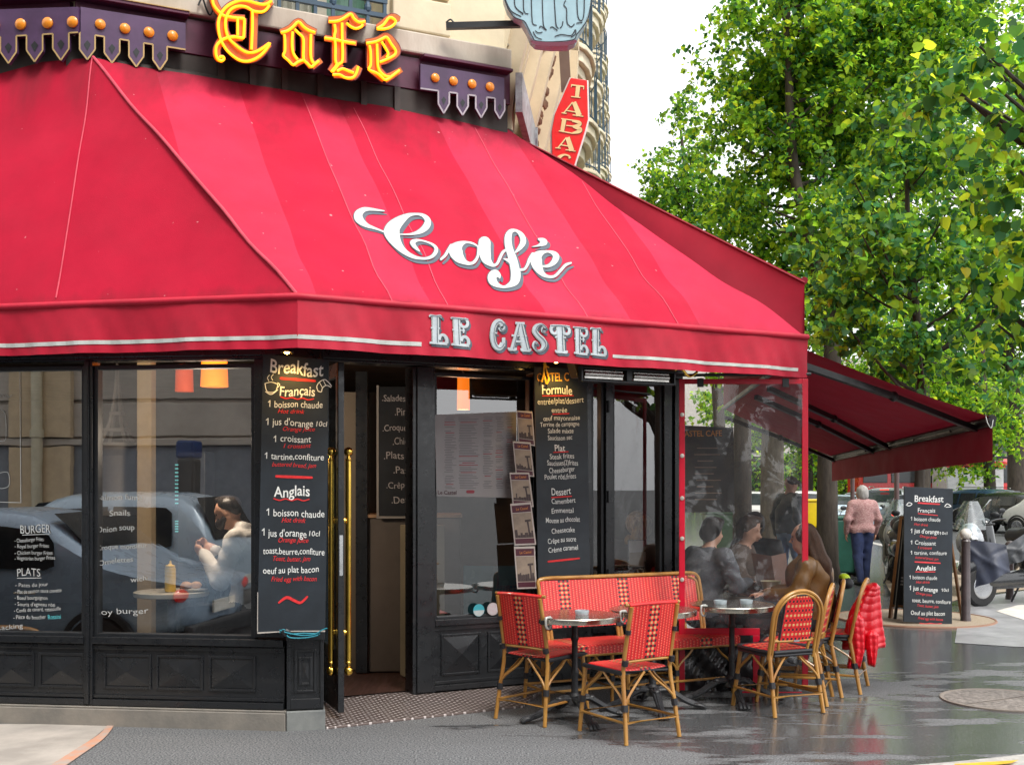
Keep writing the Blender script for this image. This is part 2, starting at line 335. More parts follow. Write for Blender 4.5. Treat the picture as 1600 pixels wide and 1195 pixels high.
# ================================================================== ground
ROAD = M('road_asphalt', (.075, .078, .082), .75, var=.2, vs=3, bump=.3, bs=120)
def wet_asphalt():
    m = bpy.data.materials.new('wet_asphalt'); m.use_nodes = True; t = m.node_tree; L = t.links.new; b = t.nodes['Principled BSDF']
    tc = t.nodes.new('ShaderNodeTexCoord'); mp = t.nodes.new('ShaderNodeMapping'); mp.inputs['Scale'].default_value = (.55, 1.7, 1); L(tc.outputs['Object'], mp.inputs['Vector'])
    n = t.nodes.new('ShaderNodeTexNoise'); n.inputs['Scale'].default_value = 1.6; n.inputs['Detail'].default_value = 7; n.inputs['Roughness'].default_value = .62; L(mp.outputs[0], n.inputs['Vector'])
    # where the water lies: drier by the shop door and along the chairs' back, wetter towards the street corner
    sx = t.nodes.new('ShaderNodeSeparateXYZ'); L(tc.outputs['Object'], sx.inputs[0])
    def mth(op, a, b_=None, cl=False):
        q = t.nodes.new('ShaderNodeMath'); q.operation = op; q.use_clamp = cl
        for i, x in enumerate((a, b_)):
            if x is None: continue
            if isinstance(x, (int, float)): q.inputs[i].default_value = x
            else: L(x, q.inputs[i])
        return q.outputs[0]
    bx = mth('MULTIPLY', mth('ADD', sx.outputs[0], -.2), .11)           # grows to the right
    bx = mth('MINIMUM', mth('MAXIMUM', bx, -.16), .16)
    far = mth('MINIMUM', mth('MAXIMUM', mth('MULTIPLY', mth('ADD', sx.outputs[1], -9.6), .12), -.0), .22)
    near = mth('MULTIPLY', mth('ABSOLUTE', mth('ADD', sx.outputs[1], -7.75)), -.10)   # band of puddles in front of the chairs
    near = mth('MAXIMUM', near, -.12)
    s = mth('ADD', mth('ADD', mth('ADD', n.outputs['Fac'], bx), far), near)
    wet = t.nodes.new('ShaderNodeMapRange'); wet.inputs['From Min'].default_value = .515; wet.inputs['From Max'].default_value = .575; L(s, wet.inputs['Value'])
    grain = t.nodes.new('ShaderNodeTexNoise'); grain.inputs['Scale'].default_value = 85; grain.inputs['Detail'].default_value = 3; L(tc.outputs['Object'], grain.inputs['Vector'])
    gr = t.nodes.new('ShaderNodeValToRGB'); gr.color_ramp.elements[0].position = .36; gr.color_ramp.elements[1].position = .68
    gr.color_ramp.elements[0].color = (.04, .043, .047, 1); gr.color_ramp.elements[1].color = (.275, .28, .285, 1); L(grain.outputs['Fac'], gr.inputs[0])
    big = t.nodes.new('ShaderNodeTexNoise'); big.inputs['Scale'].default_value = .9; big.inputs['Detail'].default_value = 6; L(mp.outputs[0], big.inputs['Vector'])
    br = t.nodes.new('ShaderNodeMapRange'); br.inputs['To Min'].default_value = .7; br.inputs['To Max'].default_value = 1.25; L(big.outputs['Fac'], br.inputs['Value'])
    dm = t.nodes.new('ShaderNodeVectorMath'); dm.operation = 'SCALE'; L(gr.outputs[0], dm.inputs[0]); L(br.outputs[0], dm.inputs['Scale'])
    mxc = t.nodes.new('ShaderNodeMixRGB'); L(wet.outputs[0], mxc.inputs[0]); L(dm.outputs[0], mxc.inputs[1])
    wd = t.nodes.new('ShaderNodeVectorMath'); wd.operation = 'SCALE'; wd.inputs['Scale'].default_value = .60; L(dm.outputs[0], wd.inputs[0]); L(wd.outputs[0], mxc.inputs[2])
    L(mxc.outputs[0], b.inputs['Base Color'])
    rr = t.nodes.new('ShaderNodeMapRange'); rr.inputs['To Min'].default_value = .78; rr.inputs['To Max'].default_value = .15; L(wet.outputs[0], rr.inputs['Value']); L(rr.outputs[0], b.inputs['Roughness'])
    bs_ = t.nodes.new('ShaderNodeMapRange'); bs_.inputs['To Min'].default_value = .7; bs_.inputs['To Max'].default_value = .10; L(wet.outputs[0], bs_.inputs['Value'])
    bp = t.nodes.new('ShaderNodeBump'); bp.inputs['Distance'].default_value = .006; L(bs_.outputs[0], bp.inputs['Strength']); L(grain.outputs['Fac'], bp.inputs['Height']); L(bp.outputs[0], b.inputs['Normal'])
    return m
WET = wet_asphalt()
CONC = M('pale_concrete', (.42, .38, .34), .8, var=.18, vs=2.5, bump=.15, bs=60)
GRAN = M('granite_kerb', (.40, .385, .36), .6, var=.22, vs=14, bump=.15, bs=60)
GRAV = M('gravel', (.27, .20, .13), .9, col2=(.42, .35, .27), vs=60, bump=.6, bs=70)
YEL = M('road_yellow', (.75, .42, .02), .7, var=.2, vs=12)
g = MB(); g.add([(-300, -300, -.13), (300, -300, -.13), (300, 500, -.13), (-300, 500, -.13)], [(0, 1, 2, 3)])
struct(g.build('road', ROAD, recalc=False))
kerb = [(-40, 5.9), (-8, 6.0), (-3, 6.05), (.5, 6.2), (2.2, 6.62), (3.1, 6.92), (4.5, 7.5), (6.0, 8.7), (7.2, 10.4), (8.1, 12.6), (8.7, 16), (9.2, 22), (11, 42), (15, 85), (26, 200)]
kp = spline([(x, y, 0) for x, y in kerb], 5)
g = MB(); inner = [(p[0], p[1], 0) for p in kp]+[(-40, 200, 0)]
g.poly(inner); struct(g.build('pavement', WET, recalc=False))
g = MB()
for i in range(len(kp)-1):
    a, b = V(kp[i]), V(kp[i+1]); d = (b-a).normalized(); nn = V((d.y, -d.x, 0))
    if i == 0 or True:
        d0 = (V(kp[i])-V(kp[max(i-1, 0)])); d0 = d0.normalized() if d0.length > 0 else d; na = ((d+d0)/2).normalized(); na = V((na.y, -na.x, 0))
        d1 = (V(kp[min(i+2, len(kp)-1)])-V(kp[i+1])); d1 = d1.normalized() if d1.length > 0 else d; nb = ((d+d1)/2).normalized(); nb = V((nb.y, -nb.x, 0))
    g.hexa([a+V((0, 0, -.2)), b+V((0, 0, -.2)), b+nb*.28+V((0, 0, -.2)), a+na*.28+V((0, 0, -.2)), a+V((0, 0, .004)), b+V((0, 0, .004)), b+nb*.28+V((0, 0, -.006)), a+na*.28+V((0, 0, -.006))])
struct(g.build('kerb', GRAN))
def sheet(name, pts, mat, z):
    g = MB(); g.poly([(p.x, p.y, z) for p in pts]); return struct(g.build(name, mat, recalc=False))
sheet('pavement_slab', [gnd(-260, 1132), gnd(172, 1131), gnd(150, 1150), gnd(118, 1172), gnd(84, 1195), gnd(40, 1230), gnd(-300, 1260)], CONC, .004)
OR = M('worn_orange_line', (.62, .28, .16), .8, col2=(.42, .36, .32), vs=9)
g = MB(); g.ribbon([(174, 1131, 9), (158, 1150, 10), (124, 1173, 12), (86, 1198, 14)], lambda x, y, o: gnd(x, y, .007)); struct(g.build('road_marking', OR, recalc=False))
sheet('pavement_slab', [gnd(1492, 1004), gnd(1500, 952), gnd(1530, 933), gnd(1605, 922), gnd(1660, 960), gnd(1660, 1012), gnd(1580, 1010)], M('wet_slab', (.30, .30, .31), .35, var=.2, vs=2), .004)
sheet('pavement_slab', [gnd(1556, 955), gnd(1590, 946), gnd(1680, 940), gnd(1700, 985), gnd(1610, 972)], M('dry_slab', (.62, .58, .52), .8, var=.1, vs=3), .008)
sheet('gravel_ground', [gnd(1380, 905), gnd(1600, 885), gnd(1660, 915), gnd(1520, 930), gnd(1470, 945), gnd(1395, 932)], GRAV, .0065)
sheet('road_marking', [gnd(1492, 1193, .01), gnd(1592, 1187, .01), gnd(1580, 1192, .01), gnd(1485, 1201, .01)], YEL, .012)
# round tree pit of pale gravel under the standing board, and the round cover by the kerb
def disc(name, c, r, mat, z, n=48, rim=None):
    g = MB(); g.add([(c.x, c.y, z)]+[(c.x+r*math.cos(2*math.pi*i/n), c.y+r*math.sin(2*math.pi*i/n), z) for i in range(n)], [(0, 1+i, 1+(i+1) % n) for i in range(n)])
    return g.build(name, mat, recalc=False)
tp = gnd(1440, 968); tp.y = 13.95; tp.x = 4.95
struct(disc('gravel_bed', tp, .92, GRAV, .012))
g = MB(); g.tube([(tp.x+.93*math.cos(2*math.pi*i/48), tp.y+.93*math.sin(2*math.pi*i/48), .004) for i in range(48)], .018, 6, closed=True); struct(g.build('ground_edging', M('rusty_edging', (.25, .13, .08), .7), smooth=True))
cv = gnd(1568, 1094)
mc = thing('manhole_cover', 'round weathered manhole cover with stony surface set in the wet pavement at right', 'manhole cover', (cv.x, cv.y, 0))
COV = M('stony_cover', (.11, .095, .085), .75, col2=(.30, .265, .235), vs=28, bump=.6, bs=40)
g = MB(); n = 40
g.lathe((cv.x, cv.y, 0), [(.46, .001), (.46, .012), (.445, .014), (.43, .006)], n); g.build('rim', M('cover_rim', (.24, .20, .17), .6), mc, smooth=True)
g = MB()
for sgn, a0 in ((0, 0), (1, math.pi)):
    pts = [(cv.x+.425*math.cos(a0+.03+(math.pi-.06)*i/24+.5), cv.y+.425*math.sin(a0+.03+(math.pi-.06)*i/24+.5), .009) for i in range(25)]; g.poly(pts)
g.build('plate', COV, mc, recalc=False)

# ================================================================== café building
caf = thing('cafe_building', 'pale stone corner building with black timber café shopfront below the red awnings', 'building', (-1.5, 9, 0))
WOODIN = M('interior_brown', (.05, .032, .022), .6, var=.4, vs=2)
TANW = M('interior_tan', (.17, .14, .105), .7, var=.1, vs=1.5)
FLW = M('interior_floor', (.055, .026, .02), .4, var=.35, vs=3, stretch=(6, .6, 1))
# shell of the room behind the glass
r0 = pC.pt(2.40, 0, 0)
room = [V((-9, 8.45, 0)), pL.pt(-.02, 0, -.16), V((-1.30, 7.86, 0)), pC.pt(-.76, 0, -.12), pC.pt(2.40, 0, -.12), r0+rD*5.2, V((-9, 15.4, 0))]
g = MB(); g.poly([(p.x, p.y, .062) for p in room]); g.build('floor', FLW, caf, recalc=False)
g = MB(); g.poly([(p.x, p.y, 2.78) for p in room]); g.build('ceiling', WOODIN, caf, recalc=False)
g = MB()
for a, b in ((4, 5), (5, 6), (6, 0)): g.prism([room[a], room[b], room[b]+V((0, 0, 3.2)), room[a]+V((0, 0, 3.2))], (room[b]-room[a]).cross(V((0, 0, 1))).normalized()*.12)
g.build('inner_wall', WOODIN, caf)
g = MB(); g.poly([(p.x, p.y, 3.0) for p in room]); g.build('terrace_roof', BLK2, caf, recalc=False)
GLSL = glassy('window_glass', .34, (.80, .82, .84), bump=.012, bs=1.1)
GLSC = glassy('window_glass_corner', .19, (.80, .82, .84), bump=.01, bs=1.1)
# ---- left facade
sM = [pL.s_of(x, -.08) for x in (-330, 137, 150, 401, 440)]
for nm, a0, a1 in (('window', sM[0], sM[1]), ('window', sM[2], sM[3])):
    f = MB(); f.frame(pL, a0, a1, .60, 2.47, .030, -.12, -.05); fo = f.build(nm, BLK2, caf, bevel=.004)
    gl = MB(); gl.add([pL.pt(a, z, -.085) for a, z in ((a0+.03, .63), (a1-.03, .63), (a1-.03, 2.44), (a0+.03, 2.44))], [(0, 1, 2, 3)]); gl.build('pane', GLSL, fo, recalc=False)
f = MB(); f.wall(pL, sM[1], sM[2], .14, 2.50, -.14, -.025); f.wall(pL, sM[1]+.02, sM[2]-.02, .145, 2.5, -.025, -.012)
f.wall(pL, sM[3], -.015, .62, 2.50, -.16, -.03); f.build('mullion', BLK, caf, bevel=.004)
f = MB(); f.wall(pL, -3.9, .0, 2.50, 3.0, -.18, -.035); f.wall(pL, -3.9, .0, 2.52, 2.60, -.035, -.015); f.build('fascia_board', BLK, caf, bevel=.005)
def panel(g, pl, a0, a1, z0, z1, o, d=.022):     # moulded frame round a diamond-cut field
    t = .018
    g.frame(pl, a0, a1, z0, z1, t, o-.001, o+.011)
    c = pl.pt((a0+a1)/2, (z0+z1)/2, o+d); q = [pl.pt(a, z, o+.0015) for a, z in ((a0+t+.002, z0+t+.002), (a1-t-.002, z0+t+.002), (a1-t-.002, z1-t-.002), (a0+t+.002, z1-t-.002))]
    g.add(q+[c], [(0, 1, 4), (1, 2, 4), (2, 3, 4), (3, 0, 4)])
def stall(pl, a0, a1, z0, z1, o, pans, name='panel_board'):
    g = MB(); g.wall(pl, a0, a1, z0, z1, o-.1, o); g.wall(pl, a0, a1, z1-.035, z1+.012, o, o+.035); g.wall(pl, a0, a1, z1-.075, z1-.045, o, o+.014)
    g.wall(pl, a0, a1, z0+.002, z0+.045, o, o+.026); g.wall(pl, a0, a1, z0+.052, z0+.075, o, o+.012)
    for p0, p1 in pans: panel(g, pl, p0, p1, z0+.115, z1-.105, o)
    return g.build(name, BLK, caf, bevel=.003)
sp = lambda x: pL.s_of(x, -.05)
stall(pL, sM[0], sM[1], .135, .595, -.05, [(sp(-70), sp(-22)), (sp(-13), sp(54)), (sp(61), sp(134))])
stall(pL, sM[2], -.02, .135, .595, -.05, [(sp(162), sp(237)), (sp(244), sp(318)), (sp(326), sp(400))])
PLIN = M('plinth_stone', (.27, .245, .21), .75, col2=(.17, .16, .145), vs=3, bump=.12, bs=50)
g = MB(); g.wall(pL, -4.2, .0, -.02, .118, -.4, .0); g.wall(pL, -4.2, .0, .118, .132, -.4, -.012); g.build('plinth', PLIN, caf, bevel=.006)
# ---- corner pillar
pP = PL((-1.515, 7.592, 0), (.25, .055, 0)); wp = .262
g = MB(); g.wall(pP, .004, wp, -.02, .13, -.30, .002); g.build('plinth', M('plinth_stone_grey', (.24, .25, .24), .7, col2=(.15, .16, .16), vs=4, bump=.1), caf, bevel=.006)
g = MB(); g.wall(pP, .006, wp-.01, .132, 3.0, -.28, -.03); g.wall(pP, .006, .03, .14, 2.9, -.03, -.014); g.wall(pP, wp-.035, wp-.01, .14, 2.9, -.03, -.014)
g.wall(pP, .03, wp-.035, .14, .21, -.03, -.014)
panel(g, pP, .055, wp-.06, .25, .54, -.03, .012); panel(g, pP, .085, wp-.09, .30, .49, -.028, .016)
g.wall(pP, .0, wp-.004, .605, .66, -.03, .004); g.build('corner_pillar', BLK, caf, bevel=.004)
# ---- corner shopfront
sc = lambda px, o=-.05: pC.s_of(px, o)
c0, c1, c2, c3, c4, c5, c6, c7 = -.03, sc(676), sc(830), sc(921), sc(942), sc(954), sc(1033), sc(1062)
f = MB(); f.wall(pC, c0, c1, .05, 2.55, -.16, .0); f.wall(pC, c0+.03, c1-.03, .06, 2.55, .0, .018)
f.wall(pC, c2, c3, .05, 2.55, -.14, -.01); f.wall(pC, c4, c5, .05, 2.55, -.12, .0); f.wall(pC, c6, c6+(c7-c6)*.42, .05, 2.55, -.12, .0); f.wall(pC, c6+(c7-c6)*.5, c7, .05, 2.55, -.14, .02)
f.build('mullion', BLK, caf, bevel=.004)
f = MB(); f.wall(pC, -.80, c7, 2.56, 3.0, -.18, .0); f.wall(pC, -.80, c7, 2.58, 2.66, .0, .02); f.wall(pC, -.80, -.70, .05, 2.56, -.18, .0); f.build('fascia_board', BLK, caf, bevel=.004)
for a0, a1, z0 in ((c1, c2, .60), (c3, c4, .46), (c5, c6, .46)):
    f = MB(); f.frame(pC, a0, a1, z0, 2.52, .028, -.10, -.03); fo = f.build('window', BLK2, caf, bevel=.004)
    gl = MB(); gl.add([pC.pt(a, z, -.065) for a, z in ((a0+.028, z0+.028), (a1-.028, z0+.028), (a1-.028, 2.49), (a0+.028, 2.49))], [(0, 1, 2, 3)]); gl.build('pane', GLSC, fo, recalc=False)
stall(pC, c1, c2, .055, .595, -.03, [(c1+.06, (c1+c2)/2-.03), ((c1+c2)/2+.03, c2-.06)])
stall(pC, c3, c4, .055, .455, -.03, []); stall(pC, c5, c6, .055, .455, -.03, [(c5+.05, c6-.05)])
g = MB()      # hinges and bolts of the folding leaf
for z in (.9, 1.55, 2.3): g.tube([pC.pt(c4+.02, z-.05, .008), pC.pt(c4+.02, z+.05, .008)], .012, 8)
g.build('hinge', BLK2, caf, smooth=True)
# ---- threshold plate
def diamond():
    m = bpy.data.materials.new('diamond_plate'); m.use_nodes = True; t = m.node_tree; L = t.links.new; b = t.nodes['Principled BSDF']
    b.inputs['Metallic'].default_value = .35; b.inputs['Roughness'].default_value = .42
    tc = t.nodes.new('ShaderNodeTexCoord'); mp = t.nodes.new('ShaderNodeMapping'); mp.inputs['Rotation'].default_value = (0, 0, R(28)); mp.inputs['Scale'].default_value = (24, 24, 24); L(tc.outputs['Object'], mp.inputs[0])
    w1 = t.nodes.new('ShaderNodeTexWave'); w1.inputs['Scale'].default_value = .30; w1.bands_direction = 'X'; L(mp.outputs[0], w1.inputs['Vector'])
    w2 = t.nodes.new('ShaderNodeTexWave'); w2.inputs['Scale'].default_value = .30; w2.bands_direction = 'Y'; L(mp.outputs[0], w2.inputs['Vector'])
    mx1 = t.nodes.new('ShaderNodeMixRGB'); mx1.blend_type = 'MULTIPLY'; mx1.inputs[0].default_value = 1; L(w1.outputs['Color'], mx1.inputs[1]); L(w2.outputs['Color'], mx1.inputs[2])
    rp = t.nodes.new('ShaderNodeValToRGB'); rp.color_ramp.elements[0].position = .42; rp.color_ramp.elements[1].position = .62; L(mx1.outputs[0], rp.inputs[0])
    rp.color_ramp.elements[0].color = (.15, .115, .105, 1); rp.color_ramp.elements[1].color = (.62, .56, .54, 1); L(rp.outputs[0], b.inputs['Base Color'])
    bp = t.nodes.new('ShaderNodeBump'); bp.inputs['Strength'].default_value = .8; bp.inputs['Distance'].default_value = .006; L(rp.outputs[0], bp.inputs['Height']); L(bp.outputs[0], b.inputs['Normal'])
    return m
dp = diamond()
q = [gnd(510, 1139), gnd(818, 1105), pC.pt(c2+.1, 0, .01), pC.pt(-.02, 0, .02), pC.pt(-.02, 0, -.3), pC.pt(-.80, 0, -.3)]
g = MB(); top = [.016, .016, .052, .052, .052, .052]; g.add([(p.x, p.y, z) for p, z in zip(q, top)]+[(p.x, p.y, -.01) for p in q], [(0, 1, 2, 3, 4, 5)]+[(i, (i+1) % 6, 6+(i+1) % 6, 6+i) for i in range(6)]); g.build('threshold_plate', dp, caf, bevel=.006)
# ---- open door leaf with its two brass pull bars
hg, ed = V((-1.395, 8.40, 0)), V((-1.185, 7.86, 0)); pD = PL(hg, ed-hg); dl = (ed-hg).length
f = MB(); f.wall(pD, 0, .08, .07, 2.50, -.022, .022); f.wall(pD, dl-.075, dl, .07, 2.50, -.022, .022); f.wall(pD, .08, dl-.075, .07, .50, -.02, .02); f.wall(pD, .08, dl-.075, 2.40, 2.50, -.02, .02)
dr = f.build('door', BLK, caf, bevel=.004)
g = MB(); g.add([pD.pt(a, z, 0) for a, z in ((.08, .5), (dl-.075, .5), (dl-.075, 2.4), (.08, 2.4))], [(0, 1, 2, 3)]); g.build('pane', glassy('door_glass', .06, (.55, .68, .72)), dr, recalc=False)
g = MB(); g.wall(pD, dl+.0005, dl+.004, 1.02, 1.30, -.012, .012); g.build('lock_plate', STEEL, dr)
for px in (517.5, 544.5):
    c = at(px, 757, 7.93); g = MB(); z0, z1 = .40, 1.83
    g.tube([(c.x, c.y, z0), (c.x, c.y, z1)], .021, 14)
    for z, s in ((z0, -1), (z1, 1)): g.lathe((c.x, c.y, z), [(.018, -.02*s), (.024, -.012*s), (.014, .006*s), (.012, .02*s)], 14); g.ball((c.x, c.y, z+s*.05), .033, 16, 10)
    d = pD.n*(1 if (c-hg).dot(pD.n) > 0 else -1); L_ = abs((c-hg).dot(pD.n))
    for z in (.62, 1.40): g.tube([V((c.x, c.y, z)), V((c.x, c.y, z))-d*(L_-.02)], .012, 10); g.lathe(V((c.x, c.y, z))-d*(L_-.03), [(.024, -.006), (.024, .006)], 12, (V((0, 0, 1)), d.cross(V((0, 0, 1))), d))
    g.build('handle', BRASS, dr, smooth=True)
# ---- seen through the doorway: inner post, low tan wall, tan wall strips
pI = PL((-1.30, 9.55, 0), (1, .08, 0))
si = lambda px: pI.s_of(px)
g = MB(); g.wall(pI, si(576), si(720), .07, 1.37, -.5, 0); g.build('low_wall', M('low_wall_brown', (.115, .095, .08), .65, var=.15, vs=2, bump=.05), caf, bevel=.01)
g = MB(); g.wall(pI, si(574), si(722), 1.372, 1.40, -.52, .02); g.build('low_wall_top', M('worn_wood', (.36, .22, .12), .5, var=.2), caf)
g = MB(); g.wall(pI, si(556), si(574), .07, 2.6, -.1, .03); g.build('inner_post', BLK, caf)
g = MB(); g.wall(pI, si(530), si(556), .07, 2.44, -.22, -.14); g.wall(pI, si(576), si(592), 1.41, 2.44, -.30, -.12); g.build('inner_panel', TANW, caf)
g = MB(); g.wall(pC, c1+.0, c1+.20, 1.36, 2.3, -.62, -.60); g.wall(pC, c1-.0, c1+.30, .07, 1.32, -.75, -.5); g.build('inner_counter', M('counter_olive', (.20, .17, .11), .6, var=.15, vs=2), caf, bevel=.01)

# ---- upper storeys
LZ0, LZ1 = 5.24, 5.42
sU = lambda px, o=0: pU.s_of(px, o)
wa, wb = sU(255), sU(598)
g = MB(); g.wall(pU, 0, LU, 3.0, 5.24, -.5, -.02); g.wall(pU, 0, wa, 5.42, 12, -.5, 0); g.wall(pU, wb, LU, 5.42, 12, -.5, 0); g.wall(pU, wa, wb, 8.2, 12, -.5, 0)
g.wall(pU, sU(610), sU(700), 5.44, 5.72, 0, .07); g.wall(pU, sU(610), sU(700), 5.76, 6.3, 0, .07)
g.wall(pUL, -6, -.0, 3.0, 12, -.5, -.02); g.build('wall', CREAM, caf, bevel=.012)
g = MB(); g.wall(pU, -.05, LU+.02, LZ0, LZ1, -.4, .10); g.wall(pUL, -6, .0, LZ0, LZ1, -.4, .10); g.build('ledge', STONE2, caf, bevel=.015)
f = MB(); f.wall(pU, wa, wb, 5.42, 8.2, -.42, -.36); f.build('window', M('green_window', (.10, .22, .16), .25, var=.5, vs=2.5, stretch=(3, 3, .4)), caf)
f = MB(); ww = (wb-wa)/4
for i in range(5): f.wall(pU, wa+ww*i-.04, wa+ww*i+.04, 5.42, 8.2, -.36, -.27)
f.wall(pU, wa, wb, 5.42, 5.52, -.355, -.28); f.build('window_frame', M('cream_paint', (.52, .48, .38), .6), caf)
f = MB()
for i in (1, 2): f.grid(lambda u, v, i=i: pU.pt(wa+ww*(i+.1+.75*u), 5.5+2.4*v, -.33+.02*math.sin(u*30)), 24, 2)
f.build('curtain', M('curtain_grey', (.36, .36, .30), .8), caf, smooth=True)
BLU = M('blue_iron', (.035, .075, .12), .45, var=.2)
f = MB()
for z in (5.50, 5.62, 6.35): f.wall(pU, wa-.02, wb+.02, z, z+.035, .03, .065)
for i in range(13):
    a = wa+(wb-wa)*i/12; f.wall(pU, a-.014, a+.014, 5.43, 6.36, .036, .060)
    c = pU.pt(a, 5.56, .048)
    if i % 2: f.ball(c, (.03, .03, .05), 8, 6)
f.build('railing', BLU, caf)
# wires and a grey junction box lying on the ledge
g = MB(); g.wall(pU, sU(152), sU(215), LZ1+.0, LZ1+.07, .02, .1); g.build('junction_box', M('grey_plastic', (.38, .42, .40), .5), caf, bevel=.015)
g = MB(); g.tube(spline([pU.pt(sU(230)+i*.05, LZ1+.005+.05*abs(math.sin(i*1.1)), .06) for i in range(6)]), .006, 6); g.tube(spline([pU.pt(sU(305)+i*.03, LZ1-.12+.06*math.sin(i*1.7), .13) for i in range(5)]), .007, 6); g.build('cable', BLK2, caf, smooth=True)
# ---- street side: coved bay on art-nouveau ribs
prof = [(0, 3.0), (0, 4.6), (.03, 5.1), (.12, 5.5), (.22, 5.95), (.32, 6.4), (.38, 6.9), (.40, 7.3), (.40, 7.7), (.40, 13)]
pr = spline([(a, z) for a, z in prof], 5)
rp_ = lambda a, d, z: V((B_.x, B_.y, 0))+rD*d+nR*a+V((0, 0, z))
g = MB(); g.grid(lambda u, v: rp_(pr[int(round(v*(len(pr)-1)))][0]-.10, u*5.2, pr[int(round(v*(len(pr)-1)))][1]), 10, len(pr)-1)
g.grid(lambda u, v: rp_(pr[int(round(v*(len(pr)-1)))][0]*u-.1*u-.5*(1-u), 5.2, pr[int(round(v*(len(pr)-1)))][1]), 1, len(pr)-1)
g.grid(lambda u, v: rp_(pr[int(round(v*(len(pr)-1)))][0]*u-.1*u-.5*(1-u), 0, pr[int(round(v*(len(pr)-1)))][1]), 1, len(pr)-1); g.build('bay_cove', CREAM, caf, smooth=True, recalc=False)
RIB = M('rib_stone', (.66, .55, .38), .8, var=.1, vs=2, bump=.08, bs=25)
def rib(d, wd, proud, sh=0, z0=3.2):
    g = MB(); L = [p for p in pr if p[1] >= z0-.3]; n = len(L); vs = []
    for a, z in L: vs += [rp_(a-.14, d-wd/2+sh*(a), z), rp_(a+proud, d-wd/2+sh*a, z-.02), rp_(a+proud, d+wd/2+sh*a, z-.02), rp_(a-.14, d+wd/2+sh*a, z)]
    fs = []
    for i in range(n-1):
        for k in range(4): fs.append((i*4+k, i*4+(k+1) % 4, i*4+4+(k+1) % 4, i*4+4+k))
    g.add(vs, fs); g.build('rib', RIB, caf, bevel=.02)
for d_, z_ in ((.0, 5.0), (.0, 5.5), (.0, 6.0)):      # bed joints of the coved stone
    g = MB(); aa = np.interp(z_, [p[1] for p in pr], [p[0] for p in pr]); g.tube([rp_(aa-.098, d, z_) for d in (.02, 5.1)], .012, 5); g.build('stone_joint', STONE2, caf)
for d, wd, pz, sh in ((.10, .12, .05, 0), (.40, .07, .03, .15), (.85, .13, .07, .5), (1.75, .13, .05, .7), (2.7, .20, .08, .4), (3.5, .08, .04, .2), (4.7, .22, .07, 0)): rib(d, wd, pz, sh)
# carved leaves in the corners of the cove
rnd = random.Random(5); g = MB()
for d0, z0 in ((.62, 6.25), (2.0, 6.0), (2.15, 5.6), (3.0, 5.3)):
    for i in range(22):
        a = rnd.random()*2.6-.6; dd = d0+rnd.uniform(-.2, .22); zz = z0+rnd.uniform(-.22, .25); aa = np.interp(zz, [p[1] for p in pr], [p[0] for p in pr])
        p0 = rp_(aa-.07, dd, zz); p1 = rp_(aa-.02+rnd.uniform(0, .05), dd+.15*math.cos(a), zz+.16*math.sin(a)); p2 = rp_(aa+.0, dd+.22*math.cos(a), zz+.12*math.sin(a)-.05)
        g.tube(spline([p0, p1, p2], 4), [.022]*2+[.03]*3+[.02]*2+[.006]*2, 5)
g.build('carved_leaves', M('carved_stone', (.36, .25, .16), .9, var=.3, vs=8), caf, smooth=True)
g = MB()
for d in (.9, 2.2, 3.6): g.grid(lambda u, v, d=d: rp_(-.03, d-.25+.5*u, 4.2+.9*v), 1, 1)
g.build('side_window', M('dark_glass', (.03, .04, .05), .08), caf, recalc=False)
# ================================================================== awnings
aw = thing('awning', 'large red sloping awning over the corner with white script Café lettering', 'awning', (F0.x, F0.y, FZ))
LC = (F1-F0).length
def dC(p):       # slack of the cloth: soft belly between the seams and small creases at the lower edge
    a = (p-F0).dot(sC.u); b = (p-F0).dot(sC.v)
    hgt = max(0, min(1, b/2.65))
    s = -.030*math.sin(math.pi*hgt)*(.6+.4*math.sin(a*4.1))
    s += .006*math.sin(a*6.3+b*3.1)*math.sin(b*4.7-a*1.9)+.016*math.sin(b*9+2*math.sin(a*1.3))*math.exp(-((b-.45)/.55)**2)
    s += .012*math.sin(a*11.2+b*2)*math.exp(-(b/.35)**2)
    s += .008*math.sin(a*2.3-b*5.0+1.3*math.sin(b*2.2))*math.exp(-((b-2.0)/.6)**2)
    return s
def onC(px, py, off): p = sC.hit(px, py); return p+sC.n*(dC(p)+off)
def quad(a, b, c, d, u, v): return (a*(1-u)+b*u)*(1-v)+(d*(1-u)+c*u)*v
g = MB()
# tone bands run up the slope: find a (along the front edge) for points read off the photograph
def a_of(px, py): p = sC.hit(px, py); return (p-F0).dot(sC.u)
def cC(u, v): p = quad(F0, F1, T1, T0, u, v); return p+sC.n*dC(p)
NU, NV = 96, 44
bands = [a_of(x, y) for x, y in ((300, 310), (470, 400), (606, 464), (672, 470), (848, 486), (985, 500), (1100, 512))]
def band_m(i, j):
    p = quad(F0, F1, T1, T0, (i+.5)/NU, (j+.5)/NV); a = (p-F0).dot(sC.u); return sum(1 for b in bands if a > b) % 2
